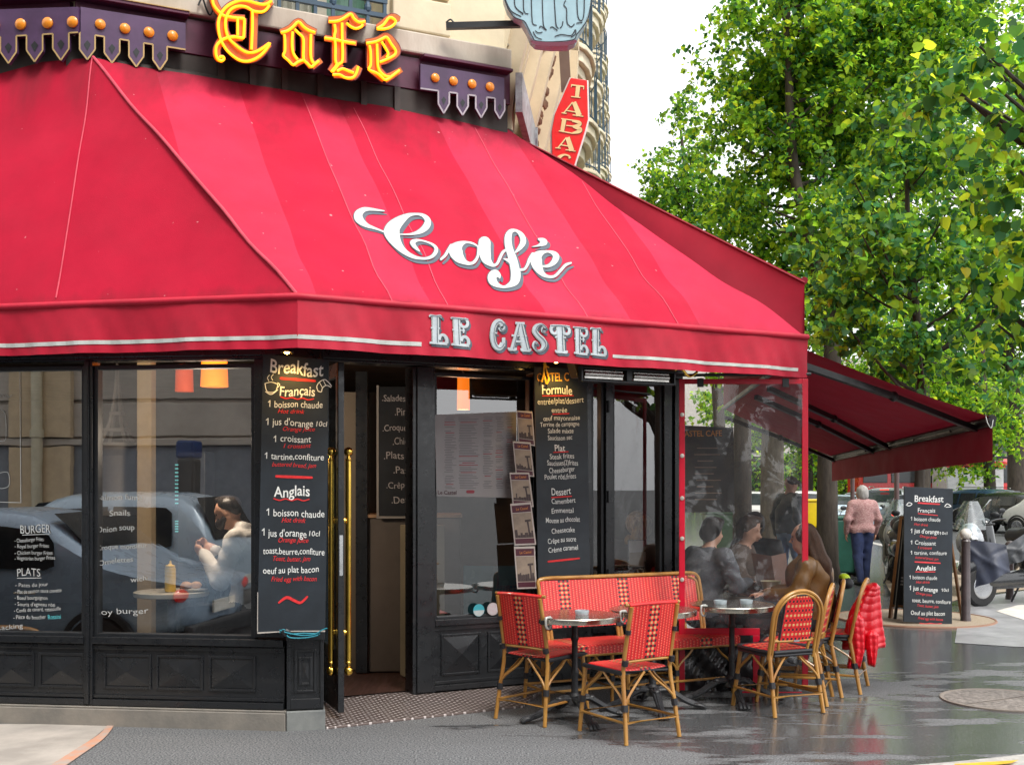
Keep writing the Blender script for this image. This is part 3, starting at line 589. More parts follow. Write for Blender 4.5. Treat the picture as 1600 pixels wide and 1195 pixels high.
# cut the cloth exactly at the bands: sheared grid, columns by a
cols = sorted([-3.0+.075*i for i in range(110)]+bands)
topb = (T0-F0).dot(sC.v)
eL = lambda b: b/topb*(T0-F0).dot(sC.u); eR = lambda b: (F1-F0).dot(sC.u)+b/topb*((T1-F1).dot(sC.u))
vs = []; fs = []; ms = []
rows = [topb*j/NV for j in range(NV+1)]
nc = len(cols)
for b in rows:
    for a in cols:
        aa = min(max(a, eL(b)), eR(b)); p = F0+sC.u*aa+sC.v*b; vs.append(p+sC.n*dC(p))
for j in range(NV):
    for i in range(nc-1):
        bm_ = (rows[j]+rows[j+1])/2
        if cols[i+1] <= min(eL(rows[j]), eL(rows[j+1]))+1e-6 or cols[i] >= max(eR(rows[j]), eR(rows[j+1]))-1e-6: continue
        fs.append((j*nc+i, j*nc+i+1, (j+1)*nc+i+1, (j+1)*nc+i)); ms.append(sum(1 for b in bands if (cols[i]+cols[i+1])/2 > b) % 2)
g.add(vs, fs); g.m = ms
def dL(p):
    a = (p-F0).dot(sL.u); b = (p-F0).dot(sL.v); hgt = max(0, min(1, b/2.2))
    return -.035*math.sin(math.pi*hgt)*(.7+.3*math.sin(a*2.6))+.012*math.sin(b*5.5+a*1.2)*math.exp(-((b-1.7)/.5)**2)+.007*math.sin(a*9+b*4)*math.exp(-(b/.4)**2)
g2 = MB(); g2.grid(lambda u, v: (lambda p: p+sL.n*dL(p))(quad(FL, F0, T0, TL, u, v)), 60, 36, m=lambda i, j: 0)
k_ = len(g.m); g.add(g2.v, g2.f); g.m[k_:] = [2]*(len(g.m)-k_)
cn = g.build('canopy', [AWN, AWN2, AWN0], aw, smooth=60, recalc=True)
bm = bmesh.new(); bm.from_mesh(cn.data); bmesh.ops.delete(bm, geom=[f for f in bm.faces if f.calc_area() < 1e-9], context='FACES'); bm.to_mesh(cn.data); bm.free()
# stitched seams
g = MB(); SEAM = M('seam_thread', (.60, .07, .11), .8)
def seam(pts, fn, w=2.2, off=.004): g.ribbon([(x, y, w) for x, y in pts], fn, off, k=8, rnd=False)
for (x0, y0, x1, y1) in ((353, 140, 606, 462), (460, 160, 698, 472), (560, 165, 915, 490), (690, 190, 1060, 508)):
    p0, p1 = sC.hit(x0, y0), sC.hit(x1, y1); a1 = (p1-F0).dot(sC.u); n = 24; P = []
    top = topb*.96
    for i in range(n+1):
        p = F0+sC.u*a1+sC.v*(top*i/n)
        if (p-F0).dot(sC.u) > eR(top*i/n): break
        P.append(p)
    w_ = .0035
    g.add([p+sC.n*(dC(p)+.0035)-sC.u*w_ for p in P]+[p+sC.n*(dC(p)+.0035)+sC.u*w_ for p in P], [(i, i+1, len(P)+i+1, len(P)+i) for i in range(len(P)-1)])
for (a, b, f_, n_) in ((T0, F0, lambda p: p+sC.n*(dC(p)+.006), sC.n), (T0, at(88, 466, 7.35), None, sL.n)):
    P = []
    for i in range(25):
        p = a.lerp(b, i/24)
        if f_ is None: p = sL.hit(CX+F*p.x/p.y, HY-F*(p.z-H)/p.y); p = p+sL.n*(dL(p)+.004)
        else: p = f_(p)
        P.append(p)
    g.tube(P, .011 if f_ else .005, 6)
g.build('seam', SEAM, aw, recalc=False)
# painted script on the slope
z1 = lambda pts: [(545+x/10, 310+y/10, w/10) for x, y, w in pts]
z2 = lambda pts: [(680+x/7.273, 340+y/7.273, w/7.273) for x, y, w in pts]
script = [z1([(556, 186, 12), (430, 163, 30), (320, 145, 46), (235, 152, 78), (168, 205, 128), (165, 270, 130), (218, 345, 105), (300, 405, 68), (400, 450, 42), (480, 487, 30), (548, 522, 26)]),
 z1([(795, 573, 18), (900, 572, 26), (1000, 558, 42), (1120, 510, 78), (1212, 430, 104), (1238, 360, 100), (1212, 305, 74), (1145, 262, 44), (1050, 249, 30), (930, 268, 62), (800, 345, 150), (708, 430, 215), (672, 520, 245), (690, 620, 215), (740, 730, 150), (810, 820, 96), (900, 890, 62), (1000, 938, 45), (1100, 963, 32), (1200, 968, 32), (1290, 942, 46), (1345, 880, 58), (1352, 810, 54), (1305, 750, 44), (1230, 710, 32), (1130, 682, 32), (1045, 684, 56), (992, 718, 82), (1000, 770, 66), (1045, 825, 44), (1090, 865, 18)]),
 z2([(60, 495, 24), (105, 455, 30), (140, 395, 32), (185, 325, 44)]),
 z2([(492, 330, 18), (430, 287, 24), (350, 273, 32), (285, 300, 80), (240, 350, 140), (230, 410, 160), (262, 470, 124), (325, 520, 56), (390, 537, 30), (440, 518, 32), (476, 460, 28), (488, 390, 24), (490, 330, 18)]),
 z2([(566, 270, 138), (561, 340, 136), (562, 420, 132), (578, 485, 112), (618, 530, 62), (660, 552, 30), (702, 530, 28), (738, 455, 30), (770, 395, 30), (815, 358, 26)]),
 z2([(915, 392, 18), (958, 345, 44), (1000, 282, 62), (1010, 222, 64), (985, 162, 54), (930, 120, 30), (872, 130, 50), (840, 190, 76), (836, 280, 82), (850, 370, 86), (878, 470, 96), (903, 560, 102), (920, 640, 112), (906, 710, 102), (860, 752, 62), (790, 776, 28), (720, 757, 46), (665, 715, 86), (650, 665, 100), (688, 642, 92), (726, 652, 46), (735, 675, 20)]),
 z2([(778, 478, 12), (815, 488, 30), (860, 505, 56)]), z2([(965, 588, 22), (1018, 577, 26), (1050, 532, 30), (1075, 470, 36), (1112, 410, 34)]),
 z2([(1225, 545, 18), (1290, 540, 32), (1348, 505, 60), (1372, 452, 72), (1342, 408, 50), (1280, 386, 28), (1222, 394, 52), (1168, 430, 104), (1150, 490, 132), (1180, 560, 96), (1232, 618, 48), (1300, 645, 26), (1370, 640, 26), (1430, 590, 30), (1480, 542, 28), (1540, 522, 16)]),
 z2([(1112, 320, 6), (1180, 305, 26), (1238, 272, 78), (1228, 243, 66), (1190, 224, 26)])]
for nm, mt, dx, dy, o0 in (('lettering_shadow', LETS, 4.2, 4.6, .004), ('lettering', LETW, 0, 0, .009)):
    g = MB()
    for i, st in enumerate(script):
        g.ribbon([(x+dx, y+dy, w*(1.12 if dx else 1)) for x, y, w in st], onC, o0+i*.0003, k=7)
    g.build(nm, mt, aw, recalc=False)
    if dx == 4.2:
        g = MB()
        for i, st in enumerate(script): g.ribbon([(x-.3, y-.2, w+1.8) for x, y, w in st], onC, .0065+i*.0002, k=7)
        g.build('lettering_outline', LETS, aw, recalc=False)
# front bar, valance, white line
g = MB(); g.tube([F0+(FL-F0)*(i/20)+V((0, 0, .0)) for i in range(20, -1, -1)]+[F0+(F1-F0)*(i/30) for i in range(1, 31)], .024, 10); g.build('front_roll', VAL, aw, smooth=True)
zb = 2.50
def vw(a, z): return (.020*math.sin(a*7.3)+.008*math.sin(a*17+1)*(1-(z-zb)/.32)+.004*math.sin(a*41+z*20))*min(1, abs(a)/.2)
def vC(u, v):
    a = -.004+(LC+.004)*u; z = zb+(FZ-zb)*v; q = pVC.pt(a, z, .006+vw(a, z)*(1.15-v)); return q
def vLf(u, v):
    LL = (F0-FL).length; a = .004-(LL+.004)*(1-u); z = zb+(FZ-zb)*v; return pVL.pt(a, z, .006+vw(a, z)*(1.15-v))
g = MB(); g.grid(vC, 140, 8); g.grid(vLf, 120, 8); g.build('valance', VAL, aw, smooth=60, recalc=False)
def onV(px, py, off):
    P = pVC if px >= 465 else pVL
    q = P.hit(px, py); a = (q-P.p).dot(P.u); v = (q.z-zb)/(FZ-zb); return P.pt(a, q.z, .006+vw(a, q.z)*(1.15-v)+off)
g = MB()
for pts in ([(x, 540+(526-540)*x/465, 6.2) for x in range(-60, 466, 15)], [(465+(658-465)*i/12, 526+(538-526)*i/12, 6.5) for i in range(13)], [(958+(1248-958)*i/16, 556+(577.5-556)*i/16, 5) for i in range(17)]):
    g = MB(); g.ribbon(pts, onV, .004, k=2, rnd=False); g.build('white_line', LETW, aw, recalc=False)
# LE CASTEL in ornamental slab letters
def circ(cx, cy, rx, ry, a0, a1, w, n=9): return [(cx+rx*math.cos(R(a0+(a1-a0)*i/n)), cy+ry*math.sin(R(a0+(a1-a0)*i/n)), w) for i in range(n+1)]
serT = lambda x0, x1: [(x0, .90, .06), (x0+.06, .95, .13), ((x0+x1)/2, .94, .10), (x1-.06, .95, .13), (x1, .88, .06)]
serB = lambda x0, x1: [(x0, .11, .05), (x0+.08, .06, .15), ((x0+x1)/2, .045, .10), (x1-.08, .06, .15), (x1, .11, .05)]
notch = lambda x0, x1, y=.55: [(x0, y, .10), ((x0+x1)/2, y, .05), (x1, y, .10)]
LET = {'L': [[(.34, .93, .34), (.34, .08, .34)], serT(.04, .66), [(.04, .07, .12), (.5, .06, .14), (.95, .06, .16)], circ(.72, .14, .2, .2, 170, -20, .16), notch(.1, .58)],
 'E': [[(.33, .93, .34), (.33, .08, .34)], [(.04, .94, .10), (.5, .93, .13), (.93, .92, .10)], circ(.70, .80, .19, .14, 80, -170, .15), [(.04, .07, .12), (.5, .06, .14), (.95, .06, .16)], circ(.72, .16, .2, .18, 170, -20, .16), notch(.1, .74), [(.66, .62, .05), (.68, .55, .1), (.66, .46, .05)]],
 'C': [circ(.52, .5, .36, .43, 45, 322, .30, 16), circ(.72, .78, .16, .13, 60, -160, .15), [(.84, .14, .2), (.84, .42, .18)], notch(.05, .45)],
 'A': [[(.46, .92, .14), (.16, .08, .16)], [(.50, .92, .28), (.80, .08, .30)], [(.3, .94, .11), (.72, .94, .11)], serB(-.02, .36), serB(.56, 1.04), [(.25, .33, .1), (.7, .33, .1)], notch(.12, .82, .52)],
 'S': [[(.82, .70, .15), (.62, .72, .1), (.66, .86, .12)], [(.84, .84, .15), (.6, .95, .14), (.3, .88, .24), (.2, .72, .28), (.4, .56, .30), (.66, .42, .30), (.76, .25, .28), (.6, .08, .18), (.34, .06, .13), (.14, .2, .15), (.2, .34, .15), (.38, .3, .13)]],
 'T': [[(.5, .93, .34), (.5, .08, .34)], [(.03, .93, .10), (.5, .94, .12), (.97, .92, .10)], circ(.22, .80, .16, .13, 90, 350, .14), circ(.78, .80, .16, .13, 90, -170, .14), serB(.22, .82), notch(.24, .76)]}
word = [('L', 668.5, 492, 698, 540), ('E', 701, 495.5, 731.5, 543), ('C', 764.5, 499.5, 791, 547), ('A', 794.5, 502.5, 828, 549.5), ('S', 829, 505, 855, 551), ('T', 856.7, 507, 888.7, 553.5), ('E', 892, 510, 917.5, 556), ('L', 920, 512, 947, 557.5)]
def letter(g, ch, x0, y0, x1, y1, off, dx=0, dy=0, ws=1.0):
    for k, st in enumerate(LET[ch]):
        q = [(x0+(x1-x0)*a+dx, y1-(y1-y0)*b+dy+(a-.5)*1.8, w*(x1-x0)*ws) for a, b, w in st]
        g.ribbon(q, onV, off+k*.0002, k=(4 if len(q) > 2 else 0), rnd=False)
for nm, mt, dx, dy, off, ws in (('name_shadow', LETS, 3.2, 3.6, .004, 1.12), ('name_outline', LETW, 0, 0, .0075, 1.12), ('name_lettering', LETG, -.2, -.3, .0105, .86)):
    for part in (word[:2], word[2:]):
        g = MB()
        for ch, x0, y0, x1, y1 in part: letter(g, ch, x0, y0, x1, y1, off, dx, dy, ws)
        g.build(nm, mt, aw, recalc=False)
INK = M('ink_grey', (.10, .13, .16), .7)
for ch, x0, y0, x1, y1 in word:       # fine dark inline
    g = MB()
    for k, st in enumerate(LET[ch][:2]):
        g.ribbon([(x0+(x1-x0)*(a+w*.26), y1-(y1-y0)*b+(a-.5)*1.8, 1.0) for a, b, w in st], onV, .0135+k*.0002, k=(4 if len(st) > 2 else 0), rnd=False)
    g.build('name_inline', INK, aw, recalc=False)
# roll tube, dark strips painting the gap's shade, and arms under the cloth
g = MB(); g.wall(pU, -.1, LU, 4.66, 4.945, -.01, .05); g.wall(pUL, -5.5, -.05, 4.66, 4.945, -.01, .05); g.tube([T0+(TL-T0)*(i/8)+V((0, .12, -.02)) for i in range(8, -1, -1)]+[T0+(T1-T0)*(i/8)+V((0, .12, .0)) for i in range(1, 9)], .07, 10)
g.build('roller_gap_shade', M('gap_shade_brown', (.045, .035, .03), .7), aw, smooth=True)
g = MB()
for u in (.3, .75):
    a = F0.lerp(F1, u)+V((0, .05, -.06)); b = pU.pt(LU*u, 3.4, .02); g.bar(a, b, .05, .04)
g.build('arm', BLK2, aw)
# ---------------- street-side awning with its dark cheek and the let-down extension
ra = thing('street_awning', 'darker red street side awning with closed cheek and let-down roof on black arms', 'awning', (2.37, 9.2, 2.7))
K0, K1 = at(797, 212, 9.95), at(1257, 438, 9.22); K1b = V((K1.x, K1.y, 2.50)); K0b = V((K0.x, K0.y, 3.3))
g = MB(); pk = PL(K0, K1-K0)
g.grid(lambda u, v: (lambda p: p+pk.n*(.02*math.sin(u*9+v*3)*math.sin(math.pi*v)))(quad(K0b, K1b, K1, K0, u, v)), 30, 12)
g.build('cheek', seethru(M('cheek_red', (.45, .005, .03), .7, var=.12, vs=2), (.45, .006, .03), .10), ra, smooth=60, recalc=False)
LEN = 7.3
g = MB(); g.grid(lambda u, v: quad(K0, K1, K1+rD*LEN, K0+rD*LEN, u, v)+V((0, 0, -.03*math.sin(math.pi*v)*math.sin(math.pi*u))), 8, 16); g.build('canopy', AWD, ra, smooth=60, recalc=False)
g = MB(); g.grid(lambda u, v: (K1+rD*LEN*u)*(v)+(K1+rD*LEN*u-V((0, 0, .55)))*(1-v), 20, 3); g.tube([K1, K1+rD*LEN], .03, 8); g.tube([K1-V((0, 0, .02)), K0+V((0, 0, .01))], .012, 6); g.build('valance', AWD, ra, smooth=60, recalc=False)
E0 = at(1256, 545, 9.25); E1 = at(1551, 652, 9.55); d1 = rD*LEN
E2 = at(1300, 713, 16.8); d2 = E2-E1; E3 = E0+rD*LEN
UND = AWD
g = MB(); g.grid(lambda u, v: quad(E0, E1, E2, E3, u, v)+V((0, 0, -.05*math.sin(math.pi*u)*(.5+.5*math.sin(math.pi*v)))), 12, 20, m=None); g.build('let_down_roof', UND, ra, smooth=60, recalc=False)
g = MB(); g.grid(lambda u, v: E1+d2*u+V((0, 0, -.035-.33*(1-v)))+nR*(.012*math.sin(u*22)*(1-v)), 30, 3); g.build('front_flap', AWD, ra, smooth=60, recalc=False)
g = MB(); g.tube([E1+V((0, 0, -.01)), E2+V((0, 0, -.01))], .035, 8); g.tube([E0, E0+rD*LEN], .03, 8)
g.bar(E1+V((0, 0, -.05)), E2+V((0, 0, -.05)), .05, .05)
for t0, t1, w_ in ((.0, .06, .06), (.30, .50, .05), (.45, .62, .05), (.97, .97, .05)):
    a = E0.lerp(E3, t0)+V((0, 0, -.14)); b = E1.lerp(E2, t1)+V((0, 0, -.07)); mdl = a.lerp(b, .5)+V((0, 0, .02)); g.bar(a, mdl, w_, .05); g.bar(mdl, b, w_*.9, .045); g.ball(mdl, .045, 8, 6)
for t in (.12, .3, .62): g.bar(E1.lerp(E2, t)+V((-.10, 0, -.06)), E1.lerp(E2, t+.15)+V((-.10, 0, -.06)), .02, .02)
g.build('arm', M('arm_black', (.02, .02, .022), .4), ra, smooth=40)
g = MB(); g.tube(spline([E1+V((-.06, 0, .02)), E1+V((-.05, -.02, -.05)), E1+V((-.02, -.02, -.09)), E1+V((0, -.01, -.02))]), .004, 5); g.build('cord', LETW, ra)

# ================================================================== clear plastic wind screen under the right end of the awning
YS = 9.0; pS = PL((0, YS, 0), (1, 0, 0)); ss = lambda px: (px-CX)/F*YS; zz = lambda py: H+(HY-py)/F*YS
scn = thing('wind_screen', 'crinkled clear plastic wind screen with red vinyl borders closing the terrace end', 'screen', (ss(1160), YS, 0))
f = MB(); f.wall(pS, ss(1061), ss(1070), .02, zz(592), -.008, .008); f.wall(pS, ss(1253), ss(1262.5), .02, zz(592), -.008, .008); f.wall(pS, ss(1070), ss(1253), zz(600), zz(592), -.008, .008)
f.wall(pS, ss(1070), ss(1187), zz(992), zz(981), -.008, .008); f.wall(pS, ss(1176), ss(1187), zz(1086), zz(992), -.008, .008); f.wall(pS, ss(1187), ss(1253), zz(1088), zz(1080), -.008, .008)
f.wall(pS, ss(1158), ss(1176), zz(1086), zz(1079), -.008, .008)
f.build('border', REDF, scn, bevel=.003)
PLAS = glassy('clear_vinyl', .02, (.95, .95, .95), bump=.75, bs=3.2, rough=.09, ior=1.45, haze=.035, hcol=(.5, .53, .55))
rn = random.Random(3)
def crk(u, v): return .012*math.sin(u*7+v*11)+.008*math.sin(u*19-v*13+2*math.sin(v*6))+.010*math.exp(-((u-.15-.3*v)/.03)**2)
g = MB(); g.grid(lambda u, v: V((ss(1070)+(ss(1253)-ss(1070))*u, YS-.004+crk(u, v), zz(981)+(zz(600)-zz(981))*v)), 40, 60)
g.grid(lambda u, v: V((ss(1187)+(ss(1253)-ss(1187))*u, YS-.004+crk(u, v)*.6, zz(1080)+(zz(981)-zz(1080))*v)), 12, 14); g.build('clear_sheet', PLAS, scn, smooth=80, recalc=False)
g = MB(); g.grid(lambda u, v: V((ss(1070)+(ss(1176)-ss(1070))*u, YS-.004+crk(u*2, v)*.8, zz(1079)+(zz(992)-zz(1079))*v)), 30, 16); g.build('shade_skirt', M('skirt_shade_vinyl', (.018, .016, .018), .18, var=.4, vs=6, bump=.3, bs=6), scn, smooth=80, recalc=False)  # added dark sheet in place of the shaded terrace floor behind
g = MB()
for py in (648, 712, 778, 841, 905):
    c = V((ss(1065.5), YS-.01, zz(py))); g.lathe(c, [(.017, 0), (.017, .004), (.008, .006)], 12, (V((1, 0, 0)), V((0, 0, 1)), V((0, -1, 0))))
g.build('eyelet', M('eyelet_metal', (.6, .55, .5), .4, .6), scn, smooth=True)
g = MB()
for px in (1094, 1227): g.box((ss(px), YS-.012, zz(598)), (.05, .012, .07))
g.tube([V((ss(1040), YS+.02, zz(586))), V((ss(1268), YS+.02, zz(584)))], .012, 8); g.build('hanging_strap', BLK2, scn)
# ================================================================== purple pelmet board with castle pendants and neon letters
fs = thing('pelmet_sign', 'purple castle shaped sign board with orange discs and dangling merlons above awning', 'sign board', (A_.x, A_.y, 5.0))
OFS = .16
def merlon_strip(pl, pxs, off, z0, z1, zt, trim, tabw):
    'board from z0 to z1 with tabs hanging to zt at the given s positions; returns board, trim, disc meshes'
pF = lambda px, py, off=OFS: pU.hit(px, py, off)
pFL = lambda px, py, off=OFS: pUL.hit(px, py, off)
def board(hit, n, top, bot, tabs, trim, name, dz=.035):
    # top / bot: ((x0, y0), (x1, y1)); tabs: list of (x, half width, y0, ymid, ytip)
    def yb(x): return bot[0][1]+(bot[1][1]-bot[0][1])*(x-bot[0][0])/(bot[1][0]-bot[0][0])
    P = [top[0], top[1], (bot[1][0], yb(bot[1][0]))]
    edge = [(bot[1][0], yb(bot[1][0]))]
    for x, hw, ln, tip in sorted(tabs, reverse=True):
        seq = [(x+hw, yb(x+hw)), (x+hw, yb(x)+ln), (x, yb(x)+tip), (x-hw, yb(x)+ln), (x-hw, yb(x-hw))]
        P += seq; edge += seq
    P.append((bot[0][0], yb(bot[0][0]))); edge.append(P[-1])
    g = MB(); g.prism([hit(x, y, OFS) for x, y in P], -n*dz); b = g.build(name, PURP, fs)
    g = MB()
    for a, c in zip(edge[:-1], edge[1:]): g.ribbon([(a[0], a[1]-1.2, 2.4), (c[0], c[1]-1.2, 2.4)], hit, OFS+.003, k=0, rnd=False)
    g.build('trim', trim, fs, recalc=False)
    for x, hw, ln, tip in tabs:
        g = MB(); y = yb(x); g.poly([hit(x-hw*.45, y+ln*.62, OFS+.003), hit(x, y+ln*.35, OFS+.003), hit(x+hw*.45, y+ln*.62, OFS+.003), hit(x, y+ln*1.05, OFS+.003)])
        g.build('arrow_slit', BLK2, fs, recalc=False)
    return b
def discs(hit, n, pts, r=8.2):
    for x, y in pts:
        c = hit(x, y, OFS); rr = (hit(x+r, y, OFS)-c).length; ax = n
        g = MB(); g.lathe(c+n*.002, [(rr, 0), (rr, .012), (rr*.7, .022), (rr*.1, .026)], 18, (n.cross(V((0, 0, 1))), V((0, 0, 1)), n)); g.build('disc', ORNG, fs, smooth=True)
board(pFL, pUL.n, ((-120, 19), (122, 11)), ((-120, 66), (122, 52)), [(x, 12.5, 24, 42) for x in (-105, -63, -28, 13, 54, 95)], GOLD, 'board')
board(pF, pU.n, ((126, 11), (290, 36.5)), ((126, 53), (290, 79)), [(136.5, 12, 24, 40), (175, 12, 23, 39), (213, 11.5, 23, 39), (250, 11, 22, 38)], GOLD, 'board')
board(pF, pU.n, ((657, 100), (788, 122)), ((657, 139.5), (788, 157)), [(693.5, 8.5, 19, 34), (723, 8.5, 19, 33), (752, 8.5, 18, 33), (781, 7.5, 18, 31)], SILV, 'board')
discs(pFL, pUL.n, [(x, y) for x, y in ((-8, 40.5), (33, 39), (75, 37), (114, 35.5))])
discs(pF, pU.n, [(156.5, 39), (195, 45.5), (232.5, 51.5), (269.5, 57)]); discs(pF, pU.n, [(679.5, 122.5), (708, 127.5), (737, 132), (765, 136.5)], 6.4)
g = MB()
a0, a1, a2 = sU(118, .05), sU(292, .05), sU(655, .05)
g.wall(pU, a0, LU+.02, 4.95, 5.215, .0, .06); g.wall(pUL, -5.5, -.05, 4.95, 5.215, .0, .06)
g.wall(pU, a0, a1, 5.20, 5.225, .06, .17); g.wall(pUL, -5.5, -.0, 5.20, 5.225, .06, .17); g.wall(pU, a2, LU, 5.20, 5.225, .06, .165); g.build('backing', PLUM, fs, bevel=.004)
g = MB(); g.wall(pU, a0, a1, 5.225, 5.232, .1, .178); g.wall(pUL, -5.5, 0, 5.225, 5.232, .1, .178); g.build('top_trim', GOLD, fs)
g = MB(); pRF = PL((B_.x+.05, B_.y-.12, 0), rD, nR); g.wall(pRF, 0, 1.5, 4.86, 5.2, .04, .10); g.wall(pRF, 1.5, 1.56, 4.6, 5.2, .0, .12); g.build('return_board', M('pale_return', (.45, .50, .52), .4, .3, col2=(.20, .16, .2), vs=9), fs)
g = MB()
for px in (338, 387, 437, 492, 560, 612): a = sU(px); g = MB(); g.wall(pU, a, a+.05, 4.72, 4.945, .05, .075); g.build('bracket', M('bracket_dark', (.05, .035, .03), .6), fs)
# ---- blackletter neon word: each letter a box of its own
NB = M('neon_box_side', (.17, .012, .03), .4, var=.3, vs=4); NF = M('neon_box_face', (.52, .125, .004), .45, var=.12, vs=6)
NT = emis('neon_tube', (1.0, .36, .004), 1.15); NRIM = M('neon_rim', (.42, .20, .28), .4)
def zf(sc_, ox, oy): return lambda L: [tuple([ox+p[0]/sc_, oy+p[1]/sc_]+([p[2]/sc_] if len(p) > 2 else [])) for p in L]
zA, zB, zC_ = zf(9.96, 320, 0), zf(9.96, 420, 10), zf(8.536, 500, 0)
neon = {
 'C': (zA, [[(115, -60), (130, 60), (170, 130), (225, 190), (300, 250), (400, 270), (510, 285), (590, 290), (615, 312), (612, 450), (605, 570), (582, 598), (480, 580), (380, 585), (300, 610), (250, 640), (200, 690), (175, 750), (175, 850), (200, 920), (250, 952), (295, 930), (290, 893), (245, 885), (230, 905)],
   [(510, 290), (510, 550)], [(1040, 15), (980, 60), (900, 75), (800, 55), (680, 20), (560, 10), (440, 50), (340, 110), (270, 190), (225, 290), (210, 400), (225, 540), (260, 650), (330, 770), (430, 870), (540, 940), (640, 960), (740, 940), (850, 880), (950, 780), (1012, 675), (950, 722), (860, 780), (760, 820), (660, 820), (560, 770), (460, 690), (380, 610), (340, 520), (320, 400), (330, 290), (380, 180), (460, 120), (560, 100), (660, 120), (740, 170), (820, 190), (900, 190), (960, 150), (1005, 85)], [(740, 175), (740, 450), (725, 770)]],
  [[(1030, 20, 120), (900, 130, 150), (760, 110, 160), (600, 60, 150), (430, 110, 165), (300, 250, 175), (265, 400, 180), (300, 560, 180), (400, 720, 200), (560, 860, 210), (720, 890, 180), (860, 830, 150), (1010, 690, 80)], [(300, 275, 110), (620, 295, 110)], [(570, 290, 150), (562, 590, 150)], [(590, 592, 100), (300, 610, 110)], [(250, 630, 110), (185, 780, 115), (205, 900, 115), (285, 925, 120)], [(770, 160, 120), (748, 790, 120)], [(105, -70, 110), (170, 110, 120), (255, 230, 110)]]),
 'a': (zB, [[(190, 410), (290, 385), (380, 320), (460, 245), (540, 320), (620, 375), (720, 410)], [(240, 440), (250, 520), (250, 700), (225, 770), (300, 840), (380, 915), (450, 870), (530, 840)], [(370, 400), (362, 560), (370, 690), (400, 770), (450, 830)], [(400, 360), (460, 420), (530, 490), (542, 600), (540, 820), (600, 890), (660, 945), (720, 900), (780, 850)], [(655, 440), (650, 600), (650, 760), (670, 850), (700, 885)]],
  [[(310, 400, 175), (310, 700, 180)], [(285, 690, 150), (400, 880, 130)], [(180, 408, 90), (330, 345, 100), (460, 245, 110), (560, 340, 130), (740, 405, 90)], [(600, 400, 200), (600, 800, 190)], [(590, 790, 170), (680, 950, 120)], [(400, 910, 95), (545, 835, 90)], [(670, 950, 95), (820, 840, 80)]]),
 'f': (zC_, [[(120, 290), (230, 285), (320, 245), (410, 190), (450, 250), (520, 300), (600, 290)], [(350, 310), (410, 360), (480, 385), (550, 360), (570, 330)], [(195, 330), (205, 420), (190, 490), (205, 600), (205, 800), (220, 870), (150, 960)], [(295, 310), (295, 470), (300, 800), (250, 860), (170, 960)], [(60, 510), (200, 530), (330, 560), (470, 580)], [(230, 950), (300, 920), (380, 950), (450, 975)], [(170, 1000), (260, 1000), (340, 1040), (430, 1040), (480, 990), (510, 895)]],
  [[(110, 272, 90), (300, 262, 100), (412, 205, 95), (480, 310, 150), (610, 300, 85)], [(252, 300, 185), (255, 840, 185)], [(255, 830, 150), (150, 965, 110)], [(60, 512, 80), (490, 580, 70)], [(180, 990, 110), (320, 985, 130), (440, 1000, 140), (525, 890, 90)]]),
 'e': (zC_, [[(620, 580), (740, 560), (830, 520), (890, 500), (950, 590), (1010, 680), (990, 740), (900, 790), (800, 830)], [(820, 560), (870, 640), (910, 720), (890, 770)], [(660, 610), (675, 700), (675, 870), (650, 930), (760, 980), (820, 1030), (880, 1070), (970, 1010), (1060, 940)], [(760, 590), (765, 760), (775, 900), (820, 980), (880, 1020), (930, 1030)], [(760, 385), (850, 330), (930, 235), (1012, 290), (950, 360), (860, 390), (760, 390)]],
  [[(718, 590, 185), (720, 910, 185)], [(700, 900, 150), (870, 1060, 120)], [(612, 575, 95), (760, 552, 105), (885, 490, 100), (960, 620, 170), (1000, 700, 135), (880, 795, 115), (780, 835, 80)], [(860, 1060, 115), (960, 1010, 90), (1090, 930, 70)], [(755, 370, 70), (880, 325, 145), (975, 250, 130), (1070, 258, 55)]])}
zc = {k: v[0] for k, v in neon.items()}
FO, BO = .42, .30
lab = {'C': 'large blackletter capital C neon letter, tallest glowing orange letter of the sign', 'a': 'pointed blackletter a neon letter glowing orange beside the capital', 'f': 'blackletter f neon letter glowing orange with its crossbar', 'e': 'blackletter e neon letter with acute accent glowing orange at the end'}
for k, (zf_, tubes, faces) in neon.items():
    q = zf_(faces[0]); c = pU.hit(q[0][0], q[0][1], .3)
    t = thing('neon_letter', lab[k], 'neon letter', (c.x, c.y, c.z-.3), 'neon letters over the awning')
    for nm, mt, off, th, gw in (('box', NB, FO-.012, BO, 1.16), ('face', NF, FO, .010, 1.0)):
        g = MB()
        for i, st in enumerate(faces):
            L = zf_(st); L = [(x, y, w*gw) for x, y, w in L]
            g.ribbon(L, lambda x, y, o: pU.hit(x, y, o), off+i*.0006, th=th, k=(5 if len(L) > 2 else 0), rnd=False)
        o = g.build(nm, mt, t, recalc=True)
        if nm == 'face': fo = o
    for st in tubes:
        g = MB(); g.tube([pU.hit(p[0], p[1], FO+.022) for p in spline(zf_(st), 3)], .0105, 7); g.build('tube', NT, fo, smooth=True)

